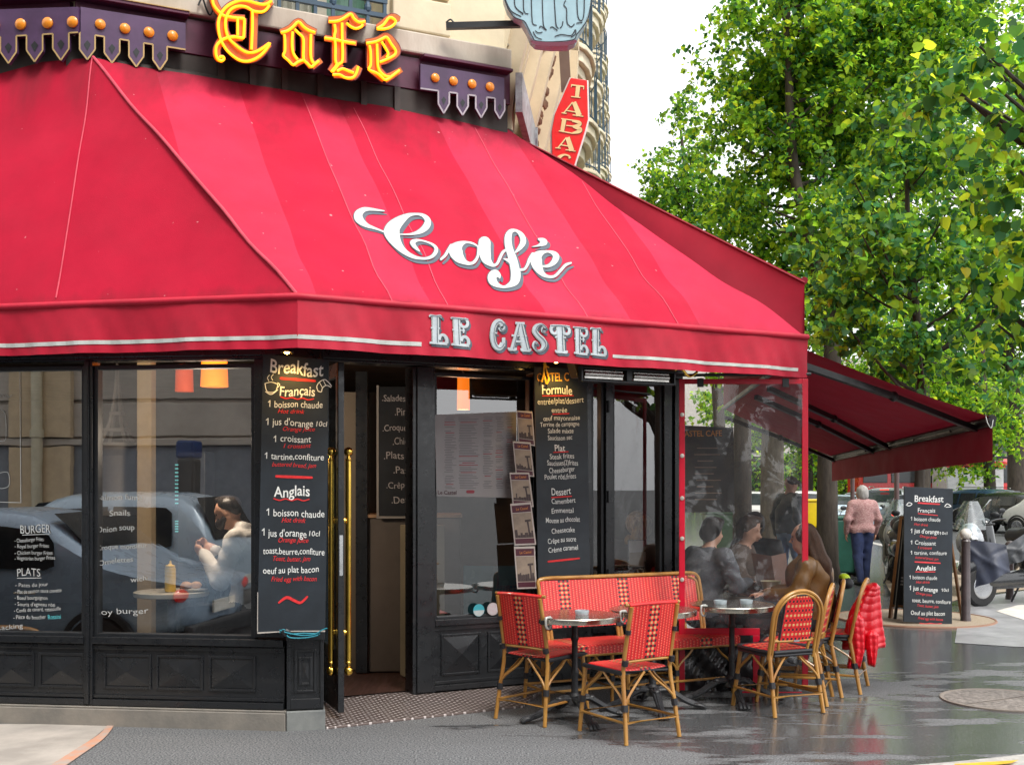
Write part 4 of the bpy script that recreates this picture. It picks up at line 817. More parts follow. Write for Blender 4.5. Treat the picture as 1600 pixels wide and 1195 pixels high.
# ================================================================== TABAC sign and beer mug sign
def flat_sign(pts, Y, th, slant=0.): return [at(x, y, Y+slant*(x-pts[0][0])) for x, y in pts], V((0, th, 0))
tb = [(892, 121.5), (917.5, 125.5), (919, 186), (914, 205), (895, 266), (886, 292), (868, 290), (863, 252), (862, 205), (867, 178)]
YT = 11.1
ts = thing('tabac_sign', 'tall red coffin shaped sign reading TABAC in cream capitals', 'sign', at(890, 205, YT))
P, vec = flat_sign(tb, YT, .10); g = MB(); g.prism(P, vec); g.build('panel', [M('sign_red', (.82, .01, .012), .35, var=.06, coat=.3)], ts, bevel=.006)
g = MB(); P2 = [p+V((0, .04, 0)) for p in P]; g.tube(P2, .018, 6, closed=True); g.build('edge', M('sign_edge', (.75, .72, .7), .4), ts, smooth=True)
tz = zf(7.475, 850, 110); onT = lambda x, y, o: at(x, y, YT-o)
tab = [[(318, 172, 16), (465, 190, 16)], [(325, 168, 10), (318, 200, 8)], [(465, 185, 10), (462, 225, 8)], [(400, 178, 50), (384, 312, 46)], [(315, 308, 12), (425, 320, 12)],
 [(335, 372, 14), (232, 500, 16)], [(350, 372, 50), (412, 530, 62)], [(255, 470, 12), (375, 490, 12)], [(205, 498, 12), (265, 505, 12)], [(335, 522, 12), (460, 540, 12)],
 [(238, 565, 50), (212, 715, 46)], [(200, 566, 12), (340, 585, 14)], [(172, 708, 12), (340, 738, 14)], [(330, 590, 24), (410, 610, 40), (410, 640, 38), (330, 655, 18)], [(260, 645, 12), (350, 655, 14)], [(340, 660, 22), (415, 685, 48), (410, 715, 44), (330, 735, 18)],
 [(262, 785, 14), (165, 905, 16)], [(275, 785, 52), (325, 940, 58)], [(185, 870, 12), (295, 888, 12)], [(132, 905, 12), (195, 912, 12)], [(252, 928, 12), (370, 946, 12)],
 [(302, 1030, 30), (290, 1000, 20), (235, 988, 22), (175, 1020, 44), (150, 1075, 48), (180, 1120, 40), (240, 1138, 18), (285, 1110, 12)]]
g = MB()
for i, st in enumerate(tab): g.ribbon([(x+.7, y+.7, w) for x, y, w in tz(st)], onT, .003+i*.0001, k=(5 if len(st) > 2 else 0), rnd=False)
g.build('letter_shadow', M('sign_dark', (.12, .03, .02), .6), ts, recalc=False)
g = MB()
for i, st in enumerate(tab): g.ribbon(tz(st), onT, .007+i*.0001, k=(5 if len(st) > 2 else 0), rnd=False)
g.build('lettering', M('sign_cream', (.85, .62, .30), .5), ts, recalc=False)
g = MB(); a = at(884, 60, YT+.1); g.hexa([at(x, y, Y) for (x, y) in ((877, 145), (893, 145)) for Y in (YT+.12, YT+.2)][:2]+[at(893, 145, YT+.2), at(893, 145, YT+.12)]+[at(872, 60, YT+.12), at(872, 60, YT+.2), at(888, 60, YT+.2), at(888, 60, YT+.12)]); g.build('post', M('brown_post', (.14, .085, .06), .7), ts)
mg = [(785, -30), (786, -5), (792, 12), (803, 27), (815, 33), (822, 44), (829, 60), (836, 67), (862, 70), (888, 69), (899, 64), (905, 51), (914, 36), (920, 20), (925, -12), (926, -60), (815, -60)]
YM = 9.35
mu = thing('beer_mug_sign', 'pale blue beer mug shaped sign with black outlines hanging high over street', 'sign', at(858, 0, YM))
P, vec = flat_sign(mg, YM, .16); g = MB(); g.prism(P, vec); g.build('mug', M('mug_blue', (.36, .55, .62), .4, var=.1, vs=4), mu, bevel=.01)
g = MB(); g.ribbon([(833, 66.5, 5), (845, 68.5, 6), (862, 69.2, 6), (885, 68.4, 6), (899, 65, 5)], lambda x, y, o: at(x, y, YM-o), .006); g.build('base_band', M('mug_plum', (.16, .03, .06), .5), mu, recalc=False)
mz = zf(6.154, 700, 0); onM = lambda x, y, o: at(x, y, YM-o); LN = M('ink_black', (.012, .016, .025), .5)
ml = [[(535, -60), (560, 20), (610, 110), (700, 160)], [(640, -60), (645, 60), (700, 120), (720, 140)], [(545, 0), (580, 90), (640, 170), (730, 205), (770, 270), (815, 360), (850, 395), (1000, 405), (1200, 385), (1240, 330), (1290, 270), (1345, 180), (1375, 40), (1385, -100)], [(725, -60), (728, 90), (745, 130), (770, 135)], [(800, -60), (808, 180), (820, 235), (850, 245)], [(905, -60), (912, 150), (920, 250), (945, 290)], [(1020, -60), (1030, 120), (1040, 240), (1060, 275)], [(1105, 210), (1098, 250), (1080, 270)], [(1130, 10), (1115, 50), (1140, 90), (1142, 180), (1150, 230), (1185, 260), (1215, 235)], [(1240, -60), (1245, 120), (1262, 190), (1290, 195), (1308, 130), (1312, -60)], [(880, 270), (895, 255), (945, 292)], [(985, 270), (1005, 262), (1050, 295)], [(1240, 225), (1290, 218)], [(820, 310), (850, 360), (900, 380)], [(1030, 352), (1090, 335), (1170, 345), (1200, 330), (1222, 290)], [(680, 105), (720, 130)], [(1185, 360), (1225, 330), (1228, 290)], [(840, 300), (870, 318), (905, 312)]]
g = MB()
for i, st in enumerate(ml): g.ribbon([(x, y, 1.6) for x, y in mz(st)], onM, .004+i*.0001, k=6)
g.build('drawn_line', LN, mu, recalc=False)
g = MB(); g.bar(at(697, 41.5, 9.45), at(825, 38, 9.5), .05, .05); g.bar(at(697, 40, 9.44), at(697, 44, 9.44), .16, .16); g.build('bracket', BLK2, mu)
g = MB(); g.tube(spline([at(697, 36, 9.45), at(704, 31, 9.45), at(712, 37, 9.45), at(730, 39, 9.46)]), .007, 6); g.build('cable', BLK2, mu)
lb = thing('banner_sign', 'narrow blue and white banner fixed on the side wall behind the mug bracket', 'banner', at(702, 80, 9.9))
g = MB(); g.prism([at(698, 52, 9.85), at(711, 56, 10.1), at(711, 110, 10.1), at(698, 100, 9.85)], (0, .04, 0)); g.build('cloth', M('banner_blue', (.65, .68, .75), .7, col2=(.06, .16, .5), vs=6), lb)

# ================================================================== text
def text_mesh(lines, name, mat, parent, off=.003, jit=.0, seed=1):
    'lines: (string, origin, u, v, n, height, width or None, bold, shear)'
    rn = random.Random(seed); o_ = None
    for (s, o, u, v, n, h, wd, bold, sh) in lines:
        g = MB(); cu = bpy.data.curves.new('t', 'FONT'); cu.body = s; cu.size = 1; cu.offset = bold*(1 if h > .05 else .35); cu.shear = sh; cu.resolution_u = 3
        ob = bpy.data.objects.new('t', cu); C.objects.link(ob); bpy.context.view_layer.update()
        me = ob.to_mesh(); X = np.array([tuple(q.co) for q in me.vertices])
        if len(X):
            x0, x1 = X[:, 0].min(), X[:, 0].max(); k = h/.7; kx = k if wd is None else wd/(x1-x0)
            a0 = rn.uniform(-jit, jit); P = lambda q: o+u*q[0]+v*(q[1]+math.sin(q[0]*31+a0*50)*jit*h*.9+q[0]*a0*.4)+n*off
            g.add([P(((q[0]-x0)*kx, q[1]*k)) for q in X], [tuple(p.vertices) for p in me.polygons])
            if s[:1] == '1' and not sh:      # the flag of a handwritten one
                g.add([P(q) for q in ((.04*h, .98*h), (-.26*h, .66*h), (-.20*h, .58*h), (.06*h, .80*h))], [(0, 1, 2, 3)])
            o_ = g.build(name, mat, parent, recalc=False)
        ob.to_mesh_clear(); bpy.data.objects.remove(ob); bpy.data.curves.remove(cu)
    return o_
def board_lines(pl, rows, off):
    'rows: (text, x0, x1, baseline y at x0, baseline y at x1, x height px, bold, shear) read in picture units on the plane of the board'
    out = []
    for s, x0, x1, y0, y1, hp, bold, sh in rows:
        a, b = pl.hit(x0, y0), pl.hit(x1, y1); u = (b-a); wd = u.length; u = u.normalized(); v = pl.v; v = (v-u*v.dot(u)).normalized()
        h = (pl.hit(x0, y0-hp)-a).length; out.append((s, a, u, v, pl.n, h, wd, bold, sh))
    return out
def marks(pl, strokes, name, mat, parent, off=.003):
    g = MB()
    for i, st in enumerate(strokes): g.ribbon(st, lambda x, y, o: pl.hit(x, y, o), off+i*.00015, k=5)
    return g.build(name, mat, parent, recalc=False)
wavy = lambda x0, x1, y0, y1, w, n=3, amp=1.5: [(x0+(x1-x0)*i/(n*2), y0+(y1-y0)*i/(n*2)+(amp if i % 2 else -amp), w) for i in range(n*2+1)]
line = lambda x0, x1, y0, y1, w: [(x0, y0, w), ((x0+x1)/2, (y0+y1)/2, w*1.1), (x1, y1, w*.9)]
def slab_board(name, label, cat, pl, quad_px, th, mat=None, edge=None, group=None):
    P = [pl.hit(x, y) for x, y in quad_px]; c = (P[2]+P[3])/2
    t = thing(name, label, cat, c, group); g = MB(); g.prism(P, -pl.n*th); g.build('panel', mat or CHALKB, t, bevel=.002); return t
# ---- Breakfast board hanging on the corner pillar
pB = PL((-1.62, 7.50, 0), (1, .10, .0))
bb = slab_board('menu_board', 'black hanging Breakfast menu board beside the brass door handles', 'menu board', pB, [(411, 553), (514, 562), (508, 986), (402, 989)], .018)
rows = [("Breakfast", 422, 505, 581, 587, 21, .012, 0), ("Français", 437, 492, 618, 620, 15, .012, .05), ("1 boisson chaude", 421, 504, 636, 639, 10.5, .008, 0), ("1 jus d'orange", 418, 489, 663, 666, 11, .010, 0), ("10cl", 494, 511, 666, 667, 8, .006, .1), ("1 croissant", 430, 486, 690, 691, 10.5, .006, 0), ("1 tartine,confiture", 416, 506, 717, 720, 10, .006, 0),
 ("Anglais", 428, 484, 776, 776, 16.5, .012, 0), ("1 boisson chaude", 419, 507, 805, 806, 11, .008, 0), ("1 jus d'orange", 412, 479, 837, 837, 11.5, .010, 0), ("10cl", 483, 500, 837, 837, 8, .006, .1), ("toast,beurre,confiture", 411, 507, 865, 866, 10, .008, 0), ("oeuf au plat bacon", 411, 498, 896, 895, 10, .010, 0)]
text_mesh(board_lines(pB, rows, 0), 'chalk_text', WHT, bb, jit=.09)
rows = [("Hot drink", 434, 476, 645, 646, 7, .0, .35), ("Orange juice", 442, 492, 673, 675, 7, .0, .35), ("1 croissant", 443, 486, 700, 700, 7, .0, .35), ("buttered bread, jam", 425, 494, 728, 730, 7, .0, .35), ("Hot drink", 440, 478, 816, 816, 7.5, .01, .35), ("Orange juice", 435, 482, 847, 847, 7.5, .01, .35), ("Toast, butter, jam", 427, 485, 876, 877, 7.5, .01, .35), ("Fried egg with bacon", 424, 495, 908, 908, 7.5, .01, .3)]
text_mesh(board_lines(pB, rows, 0), 'red_text', RTXT, bb, jit=.07)
marks(pB, [line(439, 492, 591, 595, 3.6), wavy(439, 490, 621, 624, 1.8, 3, 1), line(432, 487, 744, 746, 4), wavy(428, 483, 780, 781, 1.8, 3, 1.2), [(436, 941, 3), (448, 933, 4.5), (460, 938, 4.5), (470, 941, 4), (480, 932, 3)]], 'red_mark', RTXT, bb)
cup = [[(414, 599, 1), (424, 597, 1), (434, 600, 1)], [(414, 599, 1.2), (417, 611, 1.2), (426, 613, 1.2), (432, 609, 1.2), (434, 600, 1.2)], [(434, 598, 1.2), (437, 601, 1.2), (432, 607, 1.2)], [(415, 612, 1.2), (424, 616, 1.4), (434, 609, 1.2)], [(420, 595, 1), (418, 590, 1), (421, 586, 1)], [(426, 594, 1), (424, 589, 1), (427, 585, 1)],
 [(497, 611, 1.4), (495, 604, 1.4), (499, 597, 1.4), (507, 593, 1.4), (513, 597, 1.4), (518, 603, 1.4)], [(497, 611, 1.4), (502, 612, 1.4), (504, 606, 1.4), (510, 602, 1.4), (517, 605, 1.4)], [(499, 597, 1.1), (504, 606, 1.1)], [(505, 594, 1.1), (509, 602, 1.1)]]
marks(pB, [[(x, y, w_) for x, y, w_ in s] for s in cup], 'chalk_drawing', WHT, bb)
g = MB(); g.ribbon([(402, 988.5, 2.5), (450, 986, 1.6), (508, 985.5, 2.2)], lambda x, y, o: pB.hit(x, y, o), .002, rnd=False); g.ribbon([(402.8, 925, 1), (402.4, 986, 1.4)], lambda x, y, o: pB.hit(x, y, o), .002, rnd=False); g.build('worn_edge', M('chipped_edge', (.5, .46, .42), .8), bb, recalc=False)
tw = thing('tie_cord', 'teal blue cord tied under the hanging breakfast board', 'cord', pB.hit(450, 990, .02))
g = MB(); CT = lambda L: spline([pB.hit(x, y, .03+.012*math.sin(x)) for x, y in L], 6)
for L in ([(437, 984), (448, 988), (470, 992), (490, 991), (503, 984), (511, 981)], [(445, 992), (470, 989), (500, 990)], [(437, 988), (443, 983), (452, 990)], [(448, 992), (455, 996), (478, 996), (497, 992)]): g.tube(CT(L), .0045, 6)
g.build('strand', M('teal_cord', (.02, .25, .33), .6), tw, smooth=True)
g = MB(); g.tube(CT([(441, 985), (446, 992), (452, 987), (446, 984)]), .012, 6); g.build('knot', BLK2, tw, smooth=True)
# clip lamp over the board (lit, warm)
def clip_lamp(c, label, d, en, r=.5):
    t = thing('clip_lamp', label, 'lamp', c); g = MB(); g.tube(spline([c, c+V((0, -.06, .03)), c+V((0, -.13, .0))]), .008, 8); g.build('arm', BRASS, t, smooth=True)
    g = MB(); e = c+V((0, -.14, -.01)); g.lathe(e, [(.012, .05), (.03, .04), (.045, 0)], 14); g.build('shade', BLK2, t, smooth=True)
    g = MB(); g.ball(e+V((0, 0, .008)), .020, 10, 8); g.build('bulb', emis('warm_bulb', (1, .55, .12), 30), t, smooth=True)
    l = bpy.data.lights.new('clip_light', 'SPOT'); l.energy = en; l.color = (1, .60, .16); l.spot_size = R(100); l.spot_blend = .8; l.shadow_soft_size = .03
    o = bpy.data.objects.new('clip_light', l); C.objects.link(o); o.location = e+V((0, 0, -.03)); o.rotation_euler = V(d).to_track_quat('-Z', 'Y').to_euler()
clip_lamp(pB.hit(455, 552, .04), 'small brass clip lamp lighting the Breakfast heading', (0, .6, -1), 5)
# ---- Formule board
pM = PL((.2, 9.02, 0), (.965, .26, 0))
mb = slab_board('menu_board', 'black hanging Formule menu board tied with yellow rope beside the postcards', 'menu board', pM, [(835, 573), (917, 577), (922, 906), (841, 914)], .018)
rows = [("CASTEL C", 839, 889, 596, 595, 13, .014, 0), ("Formule", 847, 894, 615, 615, 14, .012, 0), ("entrée/plat/dessert", 840, 912, 632, 631, 9.5, .006, 0), ("entrée", 862, 886, 645, 644, 8, .008, 0), ("œuf mayonnaise", 849, 906, 657, 655, 7.5, .008, 0), ("Terrine de campagne", 844, 905, 667, 665, 7, .002, 0), ("Salade mixte", 856, 896, 677, 676, 7.5, .006, 0), ("Saucisson sec", 856, 894, 688, 687, 7.5, .004, 0), ("Plat", 867, 883, 705, 704, 10, .008, 0), ("Steak frites", 859, 897, 717, 715, 8, .008, 0), ("Saucisses(2)frites", 855, 903, 727, 725, 8, .008, 0), ("Cheeseburger", 858, 898, 739, 737, 8, .006, 0), ("Poulet rôti,frites", 851, 900, 749, 747, 8, .008, 0),
 ("Dessert", 862, 892, 774, 772, 11, .008, 0), ("Camembert", 862, 899, 787, 784, 8, .006, 0), ("Emmental", 862, 896, 802, 800, 8, .006, 0), ("Mousse au chocolat", 853, 906, 817, 815, 8, .008, 0), ("Cheesecake", 862, 898, 833, 830, 8, .006, 0), ("Crêpe au sucre", 856, 900, 849, 846, 8, .008, 0), ("Crème caramel", 857, 903, 863, 859, 8, .008, 0)]
text_mesh(board_lines(pM, rows[1:], 0), 'chalk_text', WHT, mb, jit=.08)
text_mesh(board_lines(pM, rows[:1], 0), 'yellow_text', M('chalk_yellow', (.75, .36, .05), .7), mb)
marks(pM, [line(848, 896, 618.5, 618, 1.5), line(864, 889, 647, 646, 1.5), line(865, 888, 706.5, 705.5, 1.5), line(862, 893, 777, 775, 1.8), line(857, 905, 877, 872, 2.8)], 'red_mark', RTXT, mb)
rpY = thing('rope_tie', 'yellow rope looped over the top of the Formule board', 'rope', pM.hit(852, 590, .03))
g = MB(); 
for L in ([(851, 562), (850, 580), (854, 600), (857, 590), (853, 575), (852, 562)], [(849, 568), (853, 572), (858, 574)], [(852, 566), (848, 590), (847, 597)]): g.tube(spline([pM.hit(x, y, .03) for x, y in L], 6), .006, 6)
g.build('strand', M('yellow_rope', (.75, .42, .03), .7), rpY, smooth=True)
clip_lamp(pM.hit(868, 566, .05), 'small brass clip lamp lighting the Formule heading', (0, .6, -1), 5)
# ---- printed menu sheet on the window, five postcards
pW = PL(pC.pt(0, 0, -.02), uC); 
ms_ = slab_board('menu_poster', 'large printed menu sheet in the corner window beside the door', 'poster', pW, [(679, 648), (807, 643), (808, 778), (682, 775)], .004, mat=M('menu_paper', (.35, .335, .335), .7, var=.06, vs=3))
g = MB(); g2 = MB(); rn = random.Random(11)
for cx0, cx1 in ((694, 712), (716, 748), (754, 770), (774, 786), (790, 803)):
    y = 652
    while y < 764:
        red = rn.random() < .14; ww = (cx1-cx0)*rn.uniform(.55, 1); x0 = cx0+(rn.uniform(0, 3) if not red else (cx1-cx0-ww)/2)
        (g2 if red else g).ribbon([(x0, y, .8 if not red else 1.1), (x0+ww, y-.1, .8)], lambda x, y, o: pW.hit(x, y, o), .002, k=0, rnd=False)
        y += 2.6 if not red else 3.6
        if rn.random() < .06: y += 4
g.build('print_line', M('print_grey', (.20, .19, .20), .8), ms_, recalc=False); g2.build('print_heading', M('print_red', (.38, .05, .07), .8), ms_, recalc=False)
text_mesh(board_lines(pW, [("Le Castel", 684, 713, 772, 772, 6, .02, 0)], 0), 'print_title', M('print_plum', (.08, .02, .03), .8), ms_)
g = MB(); g.ribbon([(731, 768, 5), (739, 768, 5)], lambda x, y, o: pW.hit(x, y, o), .002, k=0); g.build('print_stamp', M('print_stamp', (.35, .07, .09), .8), ms_, recalc=False)
CARD = M('card_white', (.55, .49, .45), .6); CPL = M('card_plum', (.09, .02, .035), .6); COR = M('card_orange', (.62, .22, .04), .6)
SEP = M('card_sepia', (.42, .33, .24), .6, col2=(.22, .17, .14), vs=4); SIL = M('card_silhouette', (.07, .05, .05), .7)
cards = [((807, 641), (832, 643), (836, 697), (810, 693), 'topmost postcard pinned left of the Formule board'), ((801, 689), (829, 691), (835, 745), (806, 742), 'second postcard from the top left of the Formule board'), ((796, 738), (827, 738), (834, 792), (801, 790), 'middle postcard left of the Formule board'), ((797, 787), (830, 784), (838, 851), (804, 852), 'fourth postcard, tilted and whole, left of the Formule board'), ((803, 854), (836, 853), (839, 919), (808, 920), 'lowest postcard just above the red rattan chair')]
for i, (a, b, c, d, lb_) in enumerate(cards):
    pK = PL(pC.pt((c2+c1)/2, 0, .035+.006*i), (.955, .30, 0)); bl = lambda u, v: tuple((np.array(a)*(1-u)+np.array(b)*u)*(1-v)+(np.array(d)*(1-u)+np.array(c)*u)*v)
    t = slab_board('postcard', lb_, 'postcard', pK, [a, b, c, d], .004, mat=CARD, group='postcards pinned by the window')
    hq = lambda u, v, o: pK.hit(*bl(u, v), o)
    q4 = lambda u0, u1, v0, v1, o: [hq(u0, v0, o), hq(u1, v0, o), hq(u1, v1, o), hq(u0, v1, o)]
    g = MB(); g.add(q4(.06, .94, .05, .22, .0015), [(0, 1, 2, 3)]); g.add(q4(.06, .94, .84, .96, .0015), [(0, 1, 2, 3)]); g.build('band', CPL, t, recalc=False)
    g = MB(); g.add(q4(.06, .94, .235, .83, .0015), [(0, 1, 2, 3)]); g.build('picture', SEP, t, recalc=False)
    g = MB(); rn = random.Random(i+20); x = .08
    while x < .9: wd_ = rn.uniform(.05, .13); h_ = rn.uniform(.05, .2); g.add(q4(x, min(.92, x+wd_), .82-h_, .82, .0025), [(0, 1, 2, 3)]); x += wd_+.005
    g.ribbon([(.72, .42, .09), (.74, .6, .07), (.75, .8, .10)], lambda u, v, o: hq(u, v, o), .003, k=0, rnd=False); g.ribbon([(.60, .43, .05), (.88, .42, .05)], lambda u, v, o: hq(u, v, o), .0032, k=0, rnd=False); g.build('silhouette', SIL, t, recalc=False)
    p0 = bl(.25, .17); p1 = bl(.8, .16); text_mesh(board_lines(pK, [("Le Castel", p0[0], p1[0], p0[1], p1[1], 4.2, .02, 0)], 0), 'card_title', COR, t, off=.0025)
# ---- blackboard inside the doorway
pIb = PL(pI.p+pI.n*.06, pI.u); ib = slab_board('blackboard', 'framed blackboard of salads and crêpes seen through the open doorway', 'blackboard', pIb, [(592, 604), (652, 604), (652, 806), (592, 806)], .02, mat=BLK2)
g = MB(); fr_ = lambda L: [g.ribbon([(x0, y0, 3.4), (x1, y1, 3.4)], lambda x, y, o: pIb.hit(x, y, o), .006, th=.02, k=0, rnd=False) for x0, y0, x1, y1 in L]
fr_([(590, 602, 590, 808), (588, 808, 654, 808)]); g.build('board_frame', M('frame_grey', (.30, .28, .26), .6), ib)
rows = [(".Salades a", 597, 642, 626, 627, 10, .0, 0), (".Pinr", 617, 642, 649, 648, 12, .0, 0), ("ol", 634, 642, 656, 656, 8, 0, 0), (".Croques", 598, 640, 673, 672, 10, 0, 0), (".Chick", 614, 643, 695, 694, 11, 0, 0), (".Plats d", 600, 643, 717, 716, 11, 0, 0), (".Past", 615, 643, 740, 739, 11, 0, 0), (".Crêpes", 604, 643, 763, 762, 10, 0, 0), (".Dess", 612, 643, 786, 784, 11, 0, 0)]
text_mesh(board_lines(pIb, rows, 0), 'chalk_text', M('chalk_dim', (.45, .42, .42), .8), ib, jit=.08)
# ---- writing on the left windows (white paint marker on the inside of the panes)
pG = PL(pL.p-pL.n*.078, uL)
wr = thing('window_writing', 'white marker writing of burgers and plats on the left windows', 'lettering', pL.pt(-1.8, .9, -.078))
rows = [("BURGER", 32, 79, 833, 831, 13, .0, 0), ("- Cheeseburger Frites", 23, 68, 847, 846, 6, 0, 0), ("- Royal burger Frites", 23, 76, 856, 856, 6, 0, 0), ("- Chicken burger Frites", 23, 82, 866, 865, 6, 0, 0), ("- Vegetarian burger Frites", 23, 86, 875, 874, 6, 0, 0), ("PLATS", 27, 63, 900, 899, 12, 0, 0), ("- Pates du jour", 24, 75, 917, 916, 6, 0, 0), ("- Plat de saumon sauce crevette", 24, 96, 927, 926, 6, 0, 0), ("- Boeuf bourguignon", 23, 74, 936, 935, 6, 0, 0), ("- Souris d'agneau rôti", 23, 86, 946, 945, 6, 0, 0), ("- Confit de canard, ratatouille", 22, 95, 956, 955, 6, 0, 0), ("- Pièce du boucher", 21, 72, 967, 966, 6.5, 0, 0), ("...acking", -6, 36, 984, 982, 8, 0, 0),
 ("Salmon fume", 152, 222, 781, 778, 9, 0, 0), ("Snails", 171, 203, 806, 805, 9, 0, 0), ("Onion soup", 151, 210, 832, 828, 9, 0, 0), ("Croque monsieur", 151, 230, 859, 854, 8, 0, 0), ("Omelettes", 154, 208, 883, 878, 8, 0, 0), ("wich", 204, 229, 909, 907, 8, 0, 0), ("Joy burger", 152, 232, 960, 955, 9, 0, 0)]
MK = M('marker_white', (.50, .52, .52), .8)
text_mesh(board_lines(pG, rows, 0), 'marker_text', MK, wr, off=0, jit=.09)
text_mesh(board_lines(pG, [("Rossini", 75, 95, 967, 966, 7, .02, 0)], 0), 'cyan_text', CTXT, wr, off=0)
marks(pG, [line(35, 77, 835.5, 834, 1.0), line(27, 64, 903, 902.5, 1.0), wavy(-12, 18, 617, 619, .7, 4, 2), [(2, 640, .7), (8, 648, .7), (9, 685, .7), (-3, 689, .7)], [(-5, 740, .7), (12, 738, .7), (14, 758, .7), (2, 763, .7), (-4, 760, .7)], line(31, 32.5, 575, 784, .9), line(-40, 33, 783, 785, .9)], 'marker_line', MK, wr, off=0)
# ---- patio heater under the valance
pH = PL(pVC.pt(0, 0, -.25), pVC.u); sh = lambda px: pH.s_of(px)
ht = thing('patio_heater', 'black patio heater with two ribbed reflectors hanging under the awning edge', 'heater', pH.pt(sh(968), 2.4, 0))
h0, h1 = sh(903), sh(1050)
g = MB(); g.hexa([pH.pt(a, z, o) for (z, e) in ((2.435, .0), (2.60, .06)) for a, o in ((h0-e, .0), (h1+e, .0), (h1+e, -.10), (h0-e, -.10))]); g.build('hood', M('bronze_hood', (.16, .085, .025), .35, .6), ht, bevel=.006)
LOUV = M('reflector', (.55, .53, .50), .25, .9, var=.2, vs=10)
hm = (h0+h1)/2
for a0, a1 in ((h0+.04, hm-.05), (hm+.05, h1-.05)):
    g = MB()
    for i in range(7):
        t = i/7; g.hexa([pH.pt(a, z, o) for z in (2.43+.06*t, 2.438+.06*t) for a, o in ((a0, .004-.0*t+.0), (a1, .004), (a1, .03), (a0, .03))])
    g.grid(lambda u, v: pH.pt(a0+(a1-a0)*u, 2.425+.075*v, .006+.035*math.sin(math.pi*v)), 6, 6); g.build('reflector', LOUV, ht, smooth=50, recalc=False)
g = MB(); g.frame(pH, h0, h1, 2.405, 2.515, .016, .0, .05); g.wall(pH, hm-.025, hm+.025, 2.42, 2.50, .0, .05); g.build('guard_frame', BLK2, ht, bevel=.003)
g = MB(); g.tube(spline([pH.pt(h1+.02, 2.5, -.1), pH.pt(h1+.15, 2.56, -.1), pH.pt(h1+.25, 2.50, -.12), pH.pt(h1+.32, 2.54, -.1)]), .01, 6); g.build('cable', BRASS, ht, smooth=True)
g = MB(); g.wall(pW, sc(735), sc(765), .64, .80, .0, .004); sk = None
for px, py, r_, lb_, col in ((748, 953, 9.7, 'round teal and white sticker at the foot of the corner window', (.05, .42, .5)), (770, 951, 10, 'round white printed sticker half hidden by the red chair', (.55, .5, .5))):
    t = thing('window_sticker', lb_, 'sticker', pW.hit(px, py, .0), 'stickers on the corner window'); g = MB(); c = pW.hit(px, py, .006); rr = r_/F*8.9
    g.lathe(c, [(rr, 0), (rr, .002)], 26, (uC, V((0, 0, 1)), pC.n)); g.build('disc', M('sticker', col, .4), t)
    g = MB(); 
    if col[0] < .1: g.poly([c+uC*rr*.96*math.cos(a)+V((0, 0, 1))*rr*.96*math.sin(a)+pC.n*.003 for a in np.linspace(math.pi, 2*math.pi, 14)]); g.build('lower_half', M('sticker_pale', (.5, .55, .55), .4), t, recalc=False)
    else: g.lathe(c+pC.n*.002, [(rr*.8, 0), (rr*.8, .001)], 24, (uC, V((0, 0, 1)), pC.n)); g.build('print', M('sticker_print', (.62, .48, .5), .5, col2=(.6, .6, .62), vs=60), t)
# ================================================================== rattan furniture
RAT = M('rattan', (.50, .26, .055), .38, col2=(.34, .15, .03), vs=7, stretch=(1, 1, .5), coat=.25, bump=.05, bs=60)
WRAP = M('black_wrap', (.018, .018, .022), .45, var=.3, vs=40)
WR = [M('weave_red', (.72, .022, .022), .38, var=.12, vs=25, coat=.15), M('weave_red_deep', (.50, .012, .018), .42, var=.12, vs=25), M('weave_cream', (.62, .40, .17), .5, var=.15), M('weave_black', (.022, .016, .02), .4), M('weave_pink', (.80, .20, .13), .45)]
def weave(g, fn, nu, nv, bands, small=None):
    def mi(i, j):
        for b0 in bands:
            k = (i-b0)//2
            if 0 <= k < 5:
                r = j//2
                if k % 2 == 0: return 3 if r % 2 == 0 else 0
                return 2 if r % 2 else (0 if r % 4 else 2 if k == 99 else 1)
        if small:
            a, b_ = i//2 % 2, j//2 % 4
            if a == 0: return 3 if b_ == 0 else (2 if b_ == 2 else 0)
            return 1 if b_ % 2 else 0
        if i % 3 == 0 and (j+i) % 2 == 0: return 4
        return 1 if i % 3 == 1 else 0
    g.grid(fn, nu, nv, m=mi)
def wrap_at(g, a, b, t, r, w_=.022):
    a = V(a); b = V(b); d = (b-a).normalized(); c = a.lerp(b, t); g.tube([c-d*w_, c+d*w_], r, 8)
PI = math.pi
def leg_set(parent, foot, top, toward, mat=RAT, r=.0145):
    'one rattan leg: main cane, second cane beside it, curved braces to the seat frame, black bindings, as a part of its own'
    g = MB(); f, t = V(foot), V(top)
    g.tube([f, f.lerp(t, .5), t], [r*1.05, r, r], 9, m=0)
    mid = f.lerp(t, .52)
    for w in toward:
        w = V(w); q = t.lerp(w, 1); g.tube(spline([mid+V((0, 0, -.05)), mid.lerp(V((q.x, q.y, mid.z)), .12)+V((0, 0, .06)), q.lerp(t, .25)+V((0, 0, -.05)), q], 4), .0085, 7, m=0)
    wrap_at(g, f, t, .50, r*1.45, .020); 
    for m_ in range(len(g.m)-0): pass
    o = g.build('leg', [mat, WRAP], parent, smooth=True)
    return o
